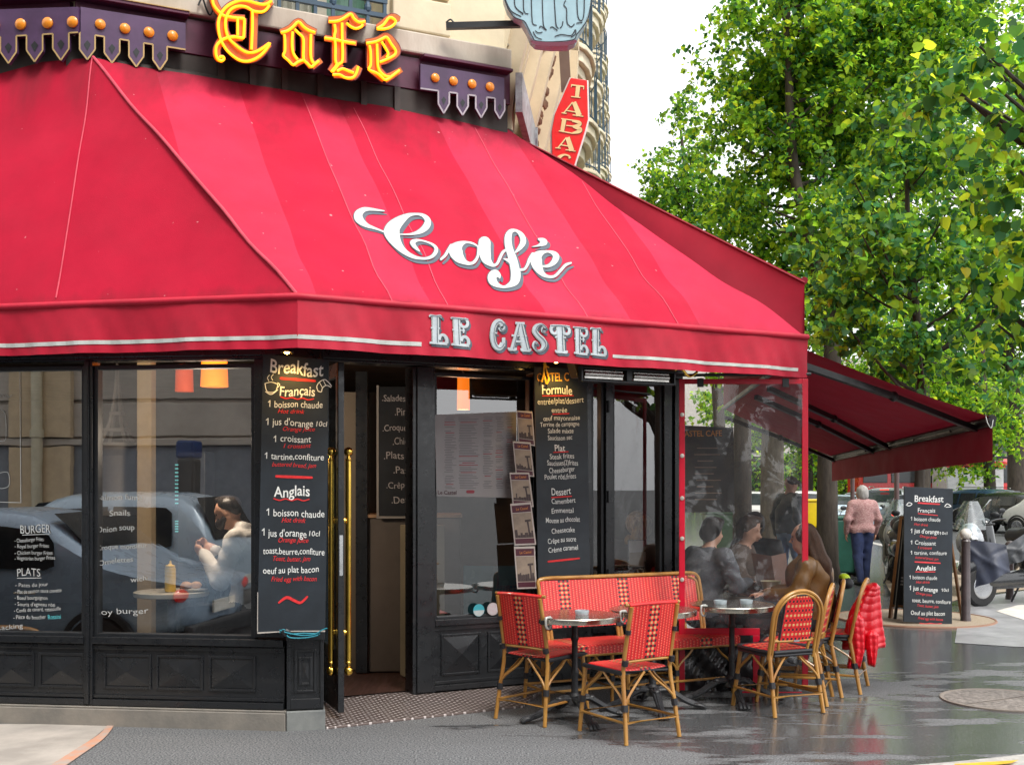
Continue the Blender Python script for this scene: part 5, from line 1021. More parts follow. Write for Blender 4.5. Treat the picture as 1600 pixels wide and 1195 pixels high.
def leg_mesh(parent, foot, top, toward, r=.0145, ext=None):
    g = MB(); f, t = V(foot), V(top); pts = [f, f.lerp(t, .5), t]+([V(e) for e in ext] if ext else [])
    g.tube(spline(pts, 4) if ext else pts, r, 9, m=0)
    mid = f.lerp(t, .50)
    for w in toward:
        w = V(w); g.tube(spline([mid+V((0, 0, -.06)), mid+(w-t)*.10+V((0, 0, .05)), w.lerp(t, .30)+V((0, 0, -.06)), w], 4), .0085, 7, m=0)
    wrap_at(g, f, t, .5, r*1.5, .022); n0 = len(g.m)
    d = (t-f).normalized(); 
    nb = 8+2
    for k in range(nb): g.m[n0-1-k] = 1
    return g.build('leg', [RAT, WRAP], parent, smooth=True)
def square_chair(label):
    t = thing('rattan_chair', label, 'chair', (0, 0, 0), 'rattan chairs of the terrace')
    zs = .455
    g = MB(); weave(g, lambda u, v: V(((u-.5)*.41*(1-.06*v), (v-.5)*.41, zs+.010-.018*(max(0, abs(u-.5)*2-.8)/.2)**2-.02*max(0, (v-.9)/.1)**2-.02*max(0, (.1-v)/.1)**2)), 46, 46, [18])
    weave(g, lambda u, v: V(((u-.5)*.385, .207, zs-.045+.045*v)), 46, 5, [18])
    g.build('seat', WR, t, recalc=False)
    g = MB(); fr = [(.205, -.205), (.19, .205), (-.19, .205), (-.205, -.205)]
    g.tube([V((x, y, zs-.012)) for x, y in fr], .016, 8, closed=True); g.build('seat_frame', WRAP, t, smooth=True)
    yb = lambda z: -.205-.075*((z-.45)/.43)
    def bk(u, v):
        z = .525+.36*v; x = (u-.5)*.395; return V((x, yb(z)+.006-.018*(1-(2*u-1)**2), z+.006*math.sin(PI*u)))
    g = MB(); weave(g, lambda u, v: bk(u, v)+V((0, .007, 0)), 46, 42, [18]); weave(g, lambda u, v: bk(1-u, v)-V((0, .009, 0)), 46, 42, [18])
    for i in (0, 1): g.grid(lambda u, v, i=i: bk(i, v)+V((0, -.009+.016*u, 0)), 1, 20, m=3)
    g.grid(lambda u, v: bk(v, 1)+V((0, -.009+.016*u, 0)), 1, 20, m=0); g.build('backrest', WR, t, recalc=False)
    g = MB(); g.tube([bk(u/12, 1)+V((0, 0, -.002)) for u in range(0, 13)], .0125, 8); g.build('back_crest', WR[0], t, smooth=True)
    g = MB()
    for u in (-.045, 1.045): g.tube([bk(u-.03, 1), bk(u+.03, 1)], .011, 8)
    g.tube([bk(u/10, 0)+V((0, 0, -.012)) for u in range(0, 11)], .010, 8); g.build('back_rail', RAT, t, smooth=True)
    for s in (-1, 1):
        leg_mesh(t, (s*.225, -.275, 0), (s*.198, -.212, .45), [(s*.198, .0, .44), (s*.02, -.212, .44)], ext=[(s*.196, -.245, .66), (s*.194, yb(.87)-.012, .872)])
        leg_mesh(t, (s*.205, .235, 0), (s*.185, .195, .44), [(s*.19, .0, .44), (s*.02, .20, .44)])
    g = MB()
    for s in (-1, 1): wrap_at(g, (s*.198, -.225, .49), (s*.196, -.235, .53), .5, .021, .018); wrap_at(g, (s*.196, yb(.7)-.01, .70), (s*.196, yb(.72)-.01, .72), .5, .018, .014)
    g.build('binding', WRAP, t, smooth=True)
    g = MB(); q = [(.222, -.262), (.203, .226), (-.203, .226), (-.222, -.262)]; g.tube([V((x, y, .135)) for x, y in q], .0095, 7, closed=True); g.build('stretcher', RAT, t, smooth=True)
    return t
def round_chair(label):
    t = thing('rattan_chair', label, 'chair', (0, 0, 0), 'rattan chairs of the terrace'); zs = .455
    def seat(u, v):
        a = 2*PI*u; r = .205*v; return V((r*math.cos(a)*(1-.0*math.sin(a)), r*math.sin(a)*1.0, zs+.012*(1-v**4)))
    g = MB(); weave(g, lambda u, v: V(((u-.5)*.40*math.sqrt(max(.02, 1-((v-.5)*1.55)**4)), (v-.5)*.41, zs+.012-.016*(abs(2*v-1))**6-.016*abs(2*u-1)**6)), 40, 40, [], small=True)
    g.build('seat', WR, t, recalc=False)
    rim = [V(((u-.5)*.415*math.sqrt(max(.02, 1-((v-.5)*1.55)**4)), (v-.5)*.425, zs-.008)) for u, v in [(1, i/14) for i in range(15)]+[(0, 1-i/14) for i in range(15)]]
    g = MB(); g.tube(rim, .015, 8, closed=True); g.tube([p+V((0, 0, -.024)) for p in rim], .010, 8, closed=True); g.build('seat_frame', WRAP, t, smooth=True)
    yb = lambda z: -.205-.095*((z-.45)/.45)
    # outer hoop, doubled
    for dx, dz, r in ((0, 0, .0145), (-.024, -.022, .0115)):
        hp = [V((s*(.21+dx), yb(z)-.008, z)) for s, z in ((1, .40), (1, .52), (1.02, .62))]
        arc = [V(((.214+dx)*math.cos(a), yb(.70+.19*math.sin(a))-.008, .70+(.19+dz)*math.sin(a))) for a in np.linspace(0, PI, 15)]
        hp2 = [V((-p.x, p.y, p.z)) for p in reversed(hp)]
        g = MB(); g.tube(spline(hp+arc+hp2, 3), r, 9); g.build('hoop', RAT, t, smooth=True)
    def bk(u, v):
        z = .535+.325*v; wd = .135*(1-.10*v) if v < .8 else .135*(.92-.9*(v-.8)); return V(((u-.5)*2*wd, yb(z)-.004-.014*(1-(2*u-1)**2), z))
    g = MB(); weave(g, lambda u, v: bk(u, v)+V((0, .006, 0)), 32, 38, [], small=True); weave(g, lambda u, v: bk(1-u, v)-V((0, .008, 0)), 32, 38, [], small=True); g.build('backrest', WR, t, recalc=False)
    g = MB()
    ed = [bk(0, i/12) for i in range(13)]+[bk(u/8, 1) for u in range(1, 9)]+[bk(1, 1-i/12) for i in range(1, 13)]
    g.tube(ed, .0095, 7); g.build('back_piping', WRAP, t, smooth=True)
    g = MB(); g.tube([bk(u/8, -.02) for u in range(-1, 10)], .012, 8)
    for s in (-1, 1): g.tube([V((s*.135, yb(.535)-.004, .535)), V((s*.130, yb(.45), .44))], .011, 8)
    g.build('back_rail', RAT, t, smooth=True)
    g = MB(); c = bk(.5, -.02); g.box(c+V((0, -.013, 0)), (.05, .004, .014)); g.build('name_tag', STEEL, t)
    for s in (-1, 1):
        leg_mesh(t, (s*.215, -.285, 0), (s*.20, -.20, .44), [(s*.205, .02, .44), (s*.04, -.205, .44)], r=.016)
        leg_mesh(t, (s*.20, .235, 0), (s*.17, .175, .44), [(s*.19, .0, .44), (s*.02, .20, .44)], r=.016)
    g = MB(); q = [(.214, -.27), (.197, .224), (-.197, .224), (-.214, -.27)]; g.tube([V((x, y, .14)) for x, y in q], .010, 7, closed=True); g.tube([V((x, y, .158)) for x, y in q[:2]], .007, 7); g.build('stretcher', RAT, t, smooth=True)
    return t
def put(o, x, y, fx, fy): o.location = (x, y, 0.003); o.rotation_euler = (0, 0, math.atan2(-fx, fy))
c1_ = square_chair('red square backed rattan chair at the left beside the first round table')
put(c1_, .235, 8.06, .66, .75)
c2_ = copy_tree(c1_); put(c2_, .755, 7.52, -.56, .83); c2_['label'] = 'nearest red rattan chair, pulled out with its back to the viewer'
rc = round_chair('arched rattan chair with checked back in front of the plastic screen'); put(rc, 1.935, 8.36, -.42, .91)
for x, y, fx, fy, lb_ in ((2.15, 8.72, -.93, .36, 'arched rattan chair seen edge on just behind the front arched one'), (2.33, 9.05, -.97, .25, 'arched rattan chair under the seated woman in a brown jacket'), (2.57, 9.22, -.90, .42, 'arched rattan chair with the red puffer jacket over its back')):
    q = copy_tree(rc); put(q, x, y, fx, fy); q['label'] = lb_
# ---- bench
bn = thing('rattan_bench', 'long red woven rattan bench with black and cream checks against the shopfront', 'bench', (0, 0, 0))
LB = 1.74
g = MB(); nb_ = 170
weave(g, lambda u, v: V(((u-.5)*LB, (v-.5)*.42, .455+.006*math.sin(PI*v)-.02*max(0, (v-.92)/.08)**2)), nb_, 40, [26, 80, 134]); weave(g, lambda u, v: V(((u-.5)*LB, .212, .385+.062*v)), nb_, 6, [26, 80, 134])
for s in (0, 1): g.grid(lambda u, v, s=s: V(((s-.5)*LB, (u-.5)*.42, .385+.065*v)), 20, 4, m=lambda i, j: (i+j) % 2)
g.build('seat', WR, bn, recalc=False)
yb_ = lambda z: -.19-.10*((z-.45)/.45); BW = 1.42; BO_ = -.06
bkf = lambda u, v: V((BO_+(u-.5)*BW, yb_(.54+.36*v)-.0*u, .54+.36*v))
g = MB(); weave(g, lambda u, v: bkf(u, v)+V((0, .008, 0)), 150, 42, [14, 68, 124]); weave(g, lambda u, v: bkf(1-u, v)-V((0, .008, 0)), 150, 42, [14, 68, 124]); g.build('backrest', WR, bn, recalc=False)
g = MB(); L = [bkf(0, .0)+V((-.03, .03, -.10)), bkf(0, .35)+V((-.045, 0, 0)), bkf(0, .78)+V((-.045, 0, 0)), bkf(0, .97)+V((-.03, 0, 0)), bkf(0, 1)+V((.04, 0, .018))]+[bkf(u, 1)+V((0, 0, .018)) for u in (.2, .5, .8, .96)]+[bkf(1, .99)+V((.014, 0, 0))]+[bkf(1, v)+V((.014, 0, 0)) for v in (.8, .3, -.1)]
g.tube(spline(L, 4), .016, 9); g.tube([p+V((.03, .012, -.026)) for p in spline(L[:5], 4)], .011, 8); g.build('back_rail', RAT, bn, smooth=True)
for x in (-.82, -.30, .28, .82):
    for s in (-1, 1):
        leg_mesh(bn, (x*1.0, s*.20-.01, 0), (x*.98, s*.18, .39), [(x-.16, s*.18, .39), (x+.16, s*.18, .39)] if abs(x) < .8 else [(x-.16*np.sign(x), s*.18, .39)])
for x in (-.62, -.02, .60):
    g = MB(); g.tube([V((x, -.17, .42)), V((x, yb_(.58), .58))], .015, 8); g.tube([V((x+.028, -.17, .42)), V((x+.028, yb_(.58), .58))], .015, 8); g.build('back_post', RAT, bn, smooth=True)
    g = MB(); wrap_at(g, (x+.014, yb_(.55), .53), (x+.014, yb_(.58), .56), .5, .033, .02); g.build('binding', WRAP, bn, smooth=True)
g = MB()
for s in (-1, 1): g.tube([V((-.82, s*.195, .13)), V((.82, s*.195, .13))], .010, 7)
for x in (-.82, -.30, .28, .82): g.tube([V((x, -.195, .13)), V((x, .195, .13))], .009, 7)
g.tube([V((-.85, .2, .385)), V((.85, .2, .385))], .014, 8); g.tube([V((-.85, -.2, .385)), V((.85, -.2, .385))], .014, 8); g.build('stretcher', RAT, bn, smooth=True)
b0, b1 = V((.21, 8.24, 0)), V((1.82, 8.98, 0)); bd = (b1-b0).normalized(); bf = V((bd.y, -bd.x, 0)); bc = (b0+b1)/2-bf*.21
bn.location = (bc.x, bc.y, .003); bn.rotation_euler = (0, 0, math.atan2(-bf.x, bf.y)+0)
# ---- tables
TOPM = M('table_top', (.055, .028, .028), .16, var=.3, vs=6, coat=.5)
RIMM = M('brushed_rim', (.60, .56, .48), .22, 1, var=.08, vs=20)
def cafe_table(label):
    t = thing('bistro_table', label, 'table', (0, 0, 0), 'round bistro tables'); r = .315
    g = MB(); g.lathe((0, 0, 0), [(r-.004, .708), (r-.004, .733), (r-.012, .735)], 48); g.build('tabletop', TOPM, t, smooth=30)
    g = MB(); g.lathe((0, 0, 0), [(r-.006, .698), (r+.004, .698), (r+.005, .702), (r+.005, .732), (r+.001, .7375), (r-.008, .7375)], 48); g.build('rim', RIMM, t, smooth=30)
    g = MB(); g.lathe((0, 0, 0), [(.028, .13), (.045, .14), (.045, .17), (.026, .19), (.022, .30), (.030, .33), (.030, .345), (.021, .36), (.021, .55), (.030, .57), (.022, .59), (.022, .66), (.08, .695), (.12, .698)], 18); g.build('column', IRON, t, smooth=True)
    g = MB(); g.lathe((0, 0, 0), [(.03, .10), (.075, .115), (.06, .15), (.03, .165)], 16); g.build('hub', IRON, t, smooth=True)
    for k in range(4):
        a = k*PI/2+.3; d = V((math.cos(a), math.sin(a), 0)); sd = V((-d.y, d.x, 0)); z = V((0, 0, 1))
        g = MB(); P = [d*.02+z*.14, d*.09+z*.15, d*.16+z*.115, d*.24+z*.065, d*.31+z*.035, d*.35+z*.022]
        for s in (-1, 0, 1): g.tube(spline([p+sd*s*(.022-.004*i)+z*(.012*(s == 0)) for i, p in enumerate(P)], 4), [.018]*16+[.016]*5, 7)
        for s in (-1.3, 0, 1.3): g.tube(spline([d*.31+z*.035+sd*s*.012, d*.36+z*.03+sd*s*.02, d*.395+z*.010+sd*s*.022], 3), [.014, .016, .016, .015, .014, .012, .008], 7)
        g.ball(d*.12+z*.155, (.03, .03, .018), 8, 6); g.build('foot', IRON, t, smooth=True)
    g = MB(); a = -2.25; d = V((math.cos(a), math.sin(a), 0)); g.tube(spline([d*(r-.03)+V((0, 0, .745)), d*(r+.012)+V((0, 0, .742)), d*(r+.02)+V((0, 0, .71)), d*(r+.012)+V((0, 0, .675)), d*(r-.02)+V((0, 0, .668)), d*(r-.03)+V((0, 0, .69))], 4), .008, 7); g.box(d*(r-.01)+V((0, 0, .742)), (.05, .05, .006)); g.build('tablecloth_clip', M('clip_grey', (.55, .55, .52), .35, .3), t, smooth=True)
    return t
t1 = cafe_table('nearest round bistro table with steel rim beside the left red chair'); t1.location = (.44, 7.95, .003)
t2 = copy_tree(t1); t2.location = (1.03, 8.30, .003); t2['label'] = 'middle round bistro table standing half behind the nearest chair back'; t2.rotation_euler = (0, 0, -.2)
t3 = copy_tree(t1); t3.location = (1.68, 8.66, .003); t3['label'] = 'round bistro table with two glass ashtrays before the plastic screen'; t3.rotation_euler = (0, 0, -.25)
GLS = M('ashtray_glass', (.50, .58, .62), .06, var=.1, spec=.8, alpha=.55)
def ashtray(x, y, label):
    t = thing('ashtray', label, 'ashtray', (x, y, .7405), 'glass ashtrays on the tables'); g = MB(); g.lathe((x, y, .7412), [(.02, .008), (.040, .008), (.044, .030), (.050, .032), (.052, .028), (.046, 0), (.01, 0)], 18); g.build('bowl', GLS, t, smooth=40); return t
ashtray(.49, 7.93, 'glass ashtray on the nearest round table'); ashtray(1.585, 8.62, 'glass ashtray nearer the clip on the right table'); ashtray(1.79, 8.66, 'glass ashtray at the right on the table by the screen')
# ================================================================== bodies: signed distance fields turned into one smooth skin each
def sdf_mesh(prims, h=.014, pad=.06, smooth=.03, disp=None, post=None):
    """prims: (kind, params, label, blend). kinds: cone(a, b, ra, rb), ell(c, r, rotz?) ; returns verts, quads, label per quad"""
    lo = np.array([1e9]*3); hi = -lo
    for k, p, *_ in prims:
        if k == 'cone':
            for c, r in ((p[0], p[2]), (p[1], p[3])): lo = np.minimum(lo, np.array(c)-r); hi = np.maximum(hi, np.array(c)+r)
        else: m = max(p[1]); lo = np.minimum(lo, np.array(p[0])-m); hi = np.maximum(hi, np.array(p[0])+m)
    lo -= pad; hi += pad; n = np.ceil((hi-lo)/h).astype(int)+1
    X, Y, Z = np.meshgrid(*[lo[i]+h*np.arange(n[i]) for i in range(3)], indexing='ij'); P = np.stack([X, Y, Z], -1)
    D = None
    def dist(k, p, Q):
        if k == 'cone':
            a, b = np.array(p[0], float), np.array(p[1], float); ba = b-a; l2 = (ba@ba)+1e-9; t = np.clip(((Q-a)@ba)/l2, 0, 1)
            return np.linalg.norm(Q-a-t[..., None]*ba, axis=-1)-(p[2]+(p[3]-p[2])*t)
        c, r = np.array(p[0], float), np.array(p[1], float); q = Q-c
        if len(p) > 2 and p[2] is not None: q = q@np.array(p[2])
        k0 = np.linalg.norm(q/r, axis=-1); k1 = np.linalg.norm(q/(r*r), axis=-1)+1e-9
        return k0*(k0-1)/k1
    for k, p, lb, *bl in prims:
        d = dist(k, p, P); s = bl[0] if bl else smooth
        if D is None: D = d; continue
        if s <= 0: D = np.minimum(D, d)
        else: hh = np.clip(.5+.5*(D-d)/s, 0, 1); D = D*(1-hh)+d*hh-s*hh*(1-hh)
    if disp is not None: D = D-disp(P)
    # surface nets
    ins = D < 0; nx, ny, nz = D.shape
    cell = np.zeros((nx-1, ny-1, nz-1), bool); corners = [(i, j, k) for i in (0, 1) for j in (0, 1) for k in (0, 1)]
    cnt = sum(ins[i:nx-1+i, j:ny-1+j, k:nz-1+k].astype(np.int8) for i, j, k in corners); act = (cnt > 0) & (cnt < 8)
    idx = -np.ones(act.shape, int); idx[act] = np.arange(act.sum()); ci = np.argwhere(act)
    acc = np.zeros((len(ci), 3)); num = np.zeros(len(ci))
    for a in corners:
        for ax in range(3):
            if a[ax]: continue
            b = list(a); b[ax] = 1
            da = D[ci[:, 0]+a[0], ci[:, 1]+a[1], ci[:, 2]+a[2]]; db = D[ci[:, 0]+b[0], ci[:, 1]+b[1], ci[:, 2]+b[2]]; mk = (da < 0) != (db < 0)
            t = np.where(mk, da/(da-db+1e-12), 0); pt = np.array(a, float)[None]+np.zeros((len(ci), 3)); pt[:, ax] = t; acc += pt*mk[:, None]; num += mk
    vs = lo+h*(ci+acc/num[:, None]); fs = []
    for ax in range(3):
        s0 = [slice(1, -1)]*3; s0[ax] = slice(0, -1); A = ins[tuple(slice(0, D.shape[i]-1) if i == ax else slice(1, D.shape[i]-1) for i in range(3))]
        B = ins[tuple(slice(1, D.shape[i]) if i == ax else slice(1, D.shape[i]-1) for i in range(3))]; e = np.argwhere(A != B)
        if not len(e): continue
        fl = A[e[:, 0], e[:, 1], e[:, 2]]; o = e.copy(); u, v = (ax+1) % 3, (ax+2) % 3
        for q in (u, v): o[:, q] += 0
        base = e.copy(); base[:, u] += 1; base[:, v] += 1
        quad_ = []
        for du, dv in ((1, 1), (0, 1), (0, 0), (1, 0)):
            c = base.copy(); c[:, u] -= du; c[:, v] -= dv; quad_.append(idx[c[:, 0], c[:, 1], c[:, 2]])
        Q = np.stack(quad_, 1); Q[~fl] = Q[~fl][:, ::-1]; fs.append(Q)
    fs = np.concatenate(fs); fs = fs[(fs >= 0).all(1)]
    cen = vs[fs].mean(1); best = np.full(len(cen), 1e9); lab = np.zeros(len(cen), int)
    for k, p, lb, *_ in prims:
        d = dist(k, p, cen); m = d < best-1e-6; best[m] = d[m]; lab[m] = lb
    # relax once
    for _ in range(2):
        s = np.zeros_like(vs); c = np.zeros(len(vs))
        for i in range(4):
            np.add.at(s, fs[:, i], vs[fs[:, (i+1) % 4]]+vs[fs[:, (i+3) % 4]]); np.add.at(c, fs[:, i], 2)
        vs = vs*.5+.5*s/np.maximum(c, 1)[:, None]
    return vs, fs, lab
def sdf_obj(name, prims, mats, parent=None, hem=None, **kw):
    vs, fs, lab = sdf_mesh(prims, **kw)
    if hem:      # clean line between top and trousers
        c_ = vs[fs].mean(1); z = c_[:, 2]; nr = np.hypot(c_[:, 0]-hem[1], c_[:, 1]-hem[2]) < .215; hem = hem[0]+.008*np.sin(c_[:, 0]*40); lab = np.where((lab == 0) & (z < hem) & nr, 1, np.where((lab == 1) & (z >= hem), 0, lab))
    g = MB(); g.v = [tuple(v) for v in vs]; g.f = [list(map(int, f)) for f in fs]; g.m = [int(x) for x in lab]
    return g.build(name, mats, parent, smooth=75, recalc=False)
cone = lambda a, b, ra, rb, lb, s=.03: ('cone', (a, b, ra, rb), lb, s)
ell = lambda c, r, lb, s=.02, m=None: ('ell', (c, r, m), lb, s)
SKIN = M('skin', (.55, .30, .20), .5, var=.1, vs=14); EYE = M('eye', (.03, .02, .02), .2); SKIN2 = M('skin_ruddy', (.50, .24, .16), .5, var=.12, vs=14)
def rotz(f): f = V(f).normalized(); return f, V((f.y, -f.x, 0))          # forward, right
def head(c, f, lb_skin, lb_eye, k=1.0, up=(0, 0, 1)):
    'head with jaw, nose, eyes, ears; c = centre of skull, f = where the face looks'
    c = V(c); f = V(f).normalized(); u = V(up); r = f.cross(u).normalized(); u = r.cross(f).normalized()
    m = [list(x) for x in np.array([tuple(r), tuple(f), tuple(u)]).T]
    P = lambda a, b, z: tuple(c+(r*a+f*b+u*z)*k); S = lambda *q: tuple(x*k for x in q)
    L = [ell(P(0, -.012, .02), S(.076, .095, .105), lb_skin, .02, m), ell(P(0, .03, -.055), S(.055, .062, .065), lb_skin, .03, m), cone(P(0, .085, .012), P(0, .112, -.022), .010*k, .016*k, lb_skin, .012),
         ell(P(0, .078, -.062), S(.025, .014, .011), lb_skin, .008, m), cone(P(-.03, .083, .035), P(.03, .083, .035), .012*k, .012*k, lb_skin, .012)]
    for s in (-1, 1): L += [ell(P(s*.078, -.005, -.01), S(.012, .022, .032), lb_skin, .008, m), ell(P(s*.030, .083, .015), S(.014, .010, .008), lb_eye, .0, m)]
    return L
def hand(w, d, n, lb, k=1.0, curl=.6, s=1):
    'palm and five fingers: w wrist, d direction, n palm normal'
    w = V(w); d = V(d).normalized(); n = V(n).normalized(); sd = d.cross(n).normalized()*s; L = []
    pc = w+d*.045*k; m = [list(x) for x in np.array([tuple(sd), tuple(d), tuple(n)]).T]
    L.append(ell(tuple(pc), (.040*k, .052*k, .017*k), lb, .012, m))
    for i, (o, ln) in enumerate(((-.030, .062), (-.010, .074), (.011, .070), (.030, .056))):
        a = w+d*.085*k+sd*o*k; b = a+(d*math.cos(curl*.6)+n*math.sin(curl*.6))*ln*.5*k; c = b+(d*math.cos(curl*1.6)+n*math.sin(curl*1.6))*ln*.5*k
        L += [cone(tuple(a), tuple(b), .0095*k, .009*k, lb, .004), cone(tuple(b), tuple(c), .009*k, .0078*k, lb, .003)]
    a = w+d*.03*k-sd*.034*k; b = a+(d*.6-sd*.7+n*.3)*.035*k; c = b+(d*.9-sd*.1+n*.4)*.032*k
    L += [cone(tuple(a), tuple(b), .013*k, .011*k, lb, .008), cone(tuple(b), tuple(c), .011*k, .009*k, lb, .003)]
    return L
def limb(pts, rs, lb, s=.02): return [cone(tuple(pts[i]), tuple(pts[i+1]), rs[i], rs[i+1], lb, s) for i in range(len(pts)-1)]
def mixv(*vs): return tuple(sum(x) for x in zip(*vs))
def person(name, label, base, mats, prims, hair=None, hmat=None, extra=None, h=.013, disp=None, smooth=.03, hem=None):
    t = thing(name, label, 'person', base); sdf_obj('body', prims, mats, t, h=h, disp=disp, smooth=smooth, hem=hem)
    if hair: sdf_obj('hair', hair, [hmat], t, h=.010, disp=(lambda P: .004*np.sin(P[..., 0]*95+P[..., 2]*20)*np.sin(P[..., 1]*90)))
    return t
wrk = lambda a, f1, f2: (lambda P: a*np.sin(P[..., 2]*f1+3*np.sin(P[..., 0]*f2)+2*np.sin(P[..., 1]*f2*1.1)))
Z3 = V((0, 0, 1))
def frame_of(base, face):
    f = V((face[0], face[1], 0)).normalized(); r = V((f.y, -f.x, 0)); b = V(base); return lambda a, q, z: b+r*a+f*q+Z3*z
# ---- grey-haired woman walking away, pink marled jumper, jeans
W = frame_of((5.78, 18.7, 0), (-.10, 1)); 
KN = M('marled_pink_knit', (.28, .11, .11), .9, col2=(.52, .34, .32), vs=38, bump=.3, bs=150, stretch=(1, 1, 2)); JEAN = M('blue_jeans', (.022, .035, .10), .8, var=.35, vs=9, bump=.2, bs=200); DKS = M('dark_shoe', (.02, .02, .03), .5)
pr_ = [ell(W(0, 0, 1.08), (.185, .125, .20), 0, .05), ell(W(0, -.01, 1.27), (.20, .115, .15), 0, .08), ell(W(0, 0, .93), (.20, .14, .10), 0, .05), cone(W(-.15, 0, 1.33), W(.15, 0, 1.33), .07, .07, 0, .06)]
for s in (-1, 1):
    pr_ += limb([W(s*.19, -.01, 1.32), W(s*.265, -.03, 1.08), W(s*.25, .06, .86)], (.068, .058, .042), 0, .04)
    pr_ += limb([W(s*.09, 0, .88), W(s*.085, .02+.03*s, .47), W(s*.075, -.04+.07*s, .09)], (.112, .078, .058), 1, .03)
    pr_ += [cone(W(s*.075, -.06+.07*s, .045), W(s*.085, .12+.07*s, .035), .045, .038, 3, .02)]
    pr_ += [cone(W(s*.25, .06, .87), W(s*.25, .07, .84), .03, .03, 2, .01)]+hand(W(s*.25, .07, .84), (0, .1, -1), (-s*1, 0, 0), 2, .92, .5, s)
pr_ += [cone(W(0, .0, 1.36), W(0, .02, 1.43), .055, .05, 2, .03)]
hd = W(0, .03, 1.515); hf = (W(-.6, .8, 0)-W(0, 0, 0)); pr_ += head(hd, hf, 2, 4)
hr = [ell(tuple(hd+V((.005, -.022, .025))), (.094, .105, .105), 0, .02), ell(tuple(hd+V((.01, -.06, -.04))), (.085, .06, .085), 0, .03), ell(tuple(hd+V((.06, -.01, -.03))), (.035, .06, .08), 0, .03)]
person('person', 'grey haired person in pink marled jumper and blue jeans walking away', (5.78, 18.7, 0), [KN, JEAN, SKIN2, DKS, EYE], pr_, hr, M('grey_hair', (.26, .25, .24), .7, col2=(.42, .40, .38), vs=60, stretch=(1, 1, .2)), disp=wrk(.0018, 40, 17), hem=(.865, 5.78, 18.7))
# ---- long-haired woman in a brown jacket sitting at the screen end
BRJ = M('brown_satin', (.15, .075, .022), .38, var=.25, vs=6, bump=.1, bs=25); DRK = M('dark_trousers', (.02, .02, .025), .8); BKHR = M('dark_brown_hair', (.03, .014, .008), .6, spec=.25,  col2=(.07, .032, .016), vs=50, stretch=(4, 4, .3))
SX, SY = 2.42, 9.22
W = frame_of((SX, SY, 0), (-.92, .38))
pr_ = [ell(W(0, -.02, .64), (.17, .14, .17), 0, .06), ell(W(0, .0, .90), (.20, .13, .19), 0, .10), cone(W(-.15, .0, 1.0), W(.15, .0, 1.0), .075, .075, 0, .06), ell(W(0, .03, .52), (.19, .17, .09), 1, .05)]
for s in (-1, 1):
    pr_ += limb([W(s*.19, .0, 1.0), W(s*.26, .06, .77), W(s*.20, .30, .76)], (.075, .068, .05), 0, .04)
    pr_ += hand(W(s*.20, .31, .765), (W(-s*.1, 1, 0)-W(0, 0, 0)), (0, 0, -1), 2, 1, .4, s)
    pr_ += limb([W(s*.10, .05, .52), W(s*.11, .44, .50), W(s*.11, .46, .08)], (.09, .07, .05), 1, .03)+[cone(W(s*.11, .44, .04), W(s*.11, .62, .035), .04, .035, 1, .02)]
pr_ += [cone(W(0, .0, 1.05), W(0, .03, 1.14), .055, .05, 2, .03)]; hd = W(0, .05, 1.215); pr_ += head(hd, W(0, 1, -.1)-W(0, 0, 0), 2, 3)
hb = lambda a, q, z: tuple(W(a, q, z))
hr = [ell(tuple(hd-(W(0, .022, 0)-W(0, 0, 0))+V((0, 0, .03))), (.092, .100, .098), 0, .03), cone(hb(0, -.03, 1.18), hb(0, -.10, 1.0), .070, .066, 0, .04), cone(hb(0, -.10, 1.0), hb(.02, -.17, .70), .066, .045, 0, .04), cone(hb(.02, -.17, .70), hb(.03, -.18, .52), .045, .015, 0, .03), cone(hb(.06, .0, 1.2), hb(.08, -.04, 1.05), .032, .03, 0, .03), cone(hb(-.06, .0, 1.2), hb(-.08, -.04, 1.05), .032, .03, 0, .03)]
person('person', 'long dark haired person in shiny brown jacket seated beside the wind screen', (SX, SY, 0), [BRJ, DRK, SKIN, EYE], pr_, hr, BKHR, disp=wrk(.0028, 38, 16))
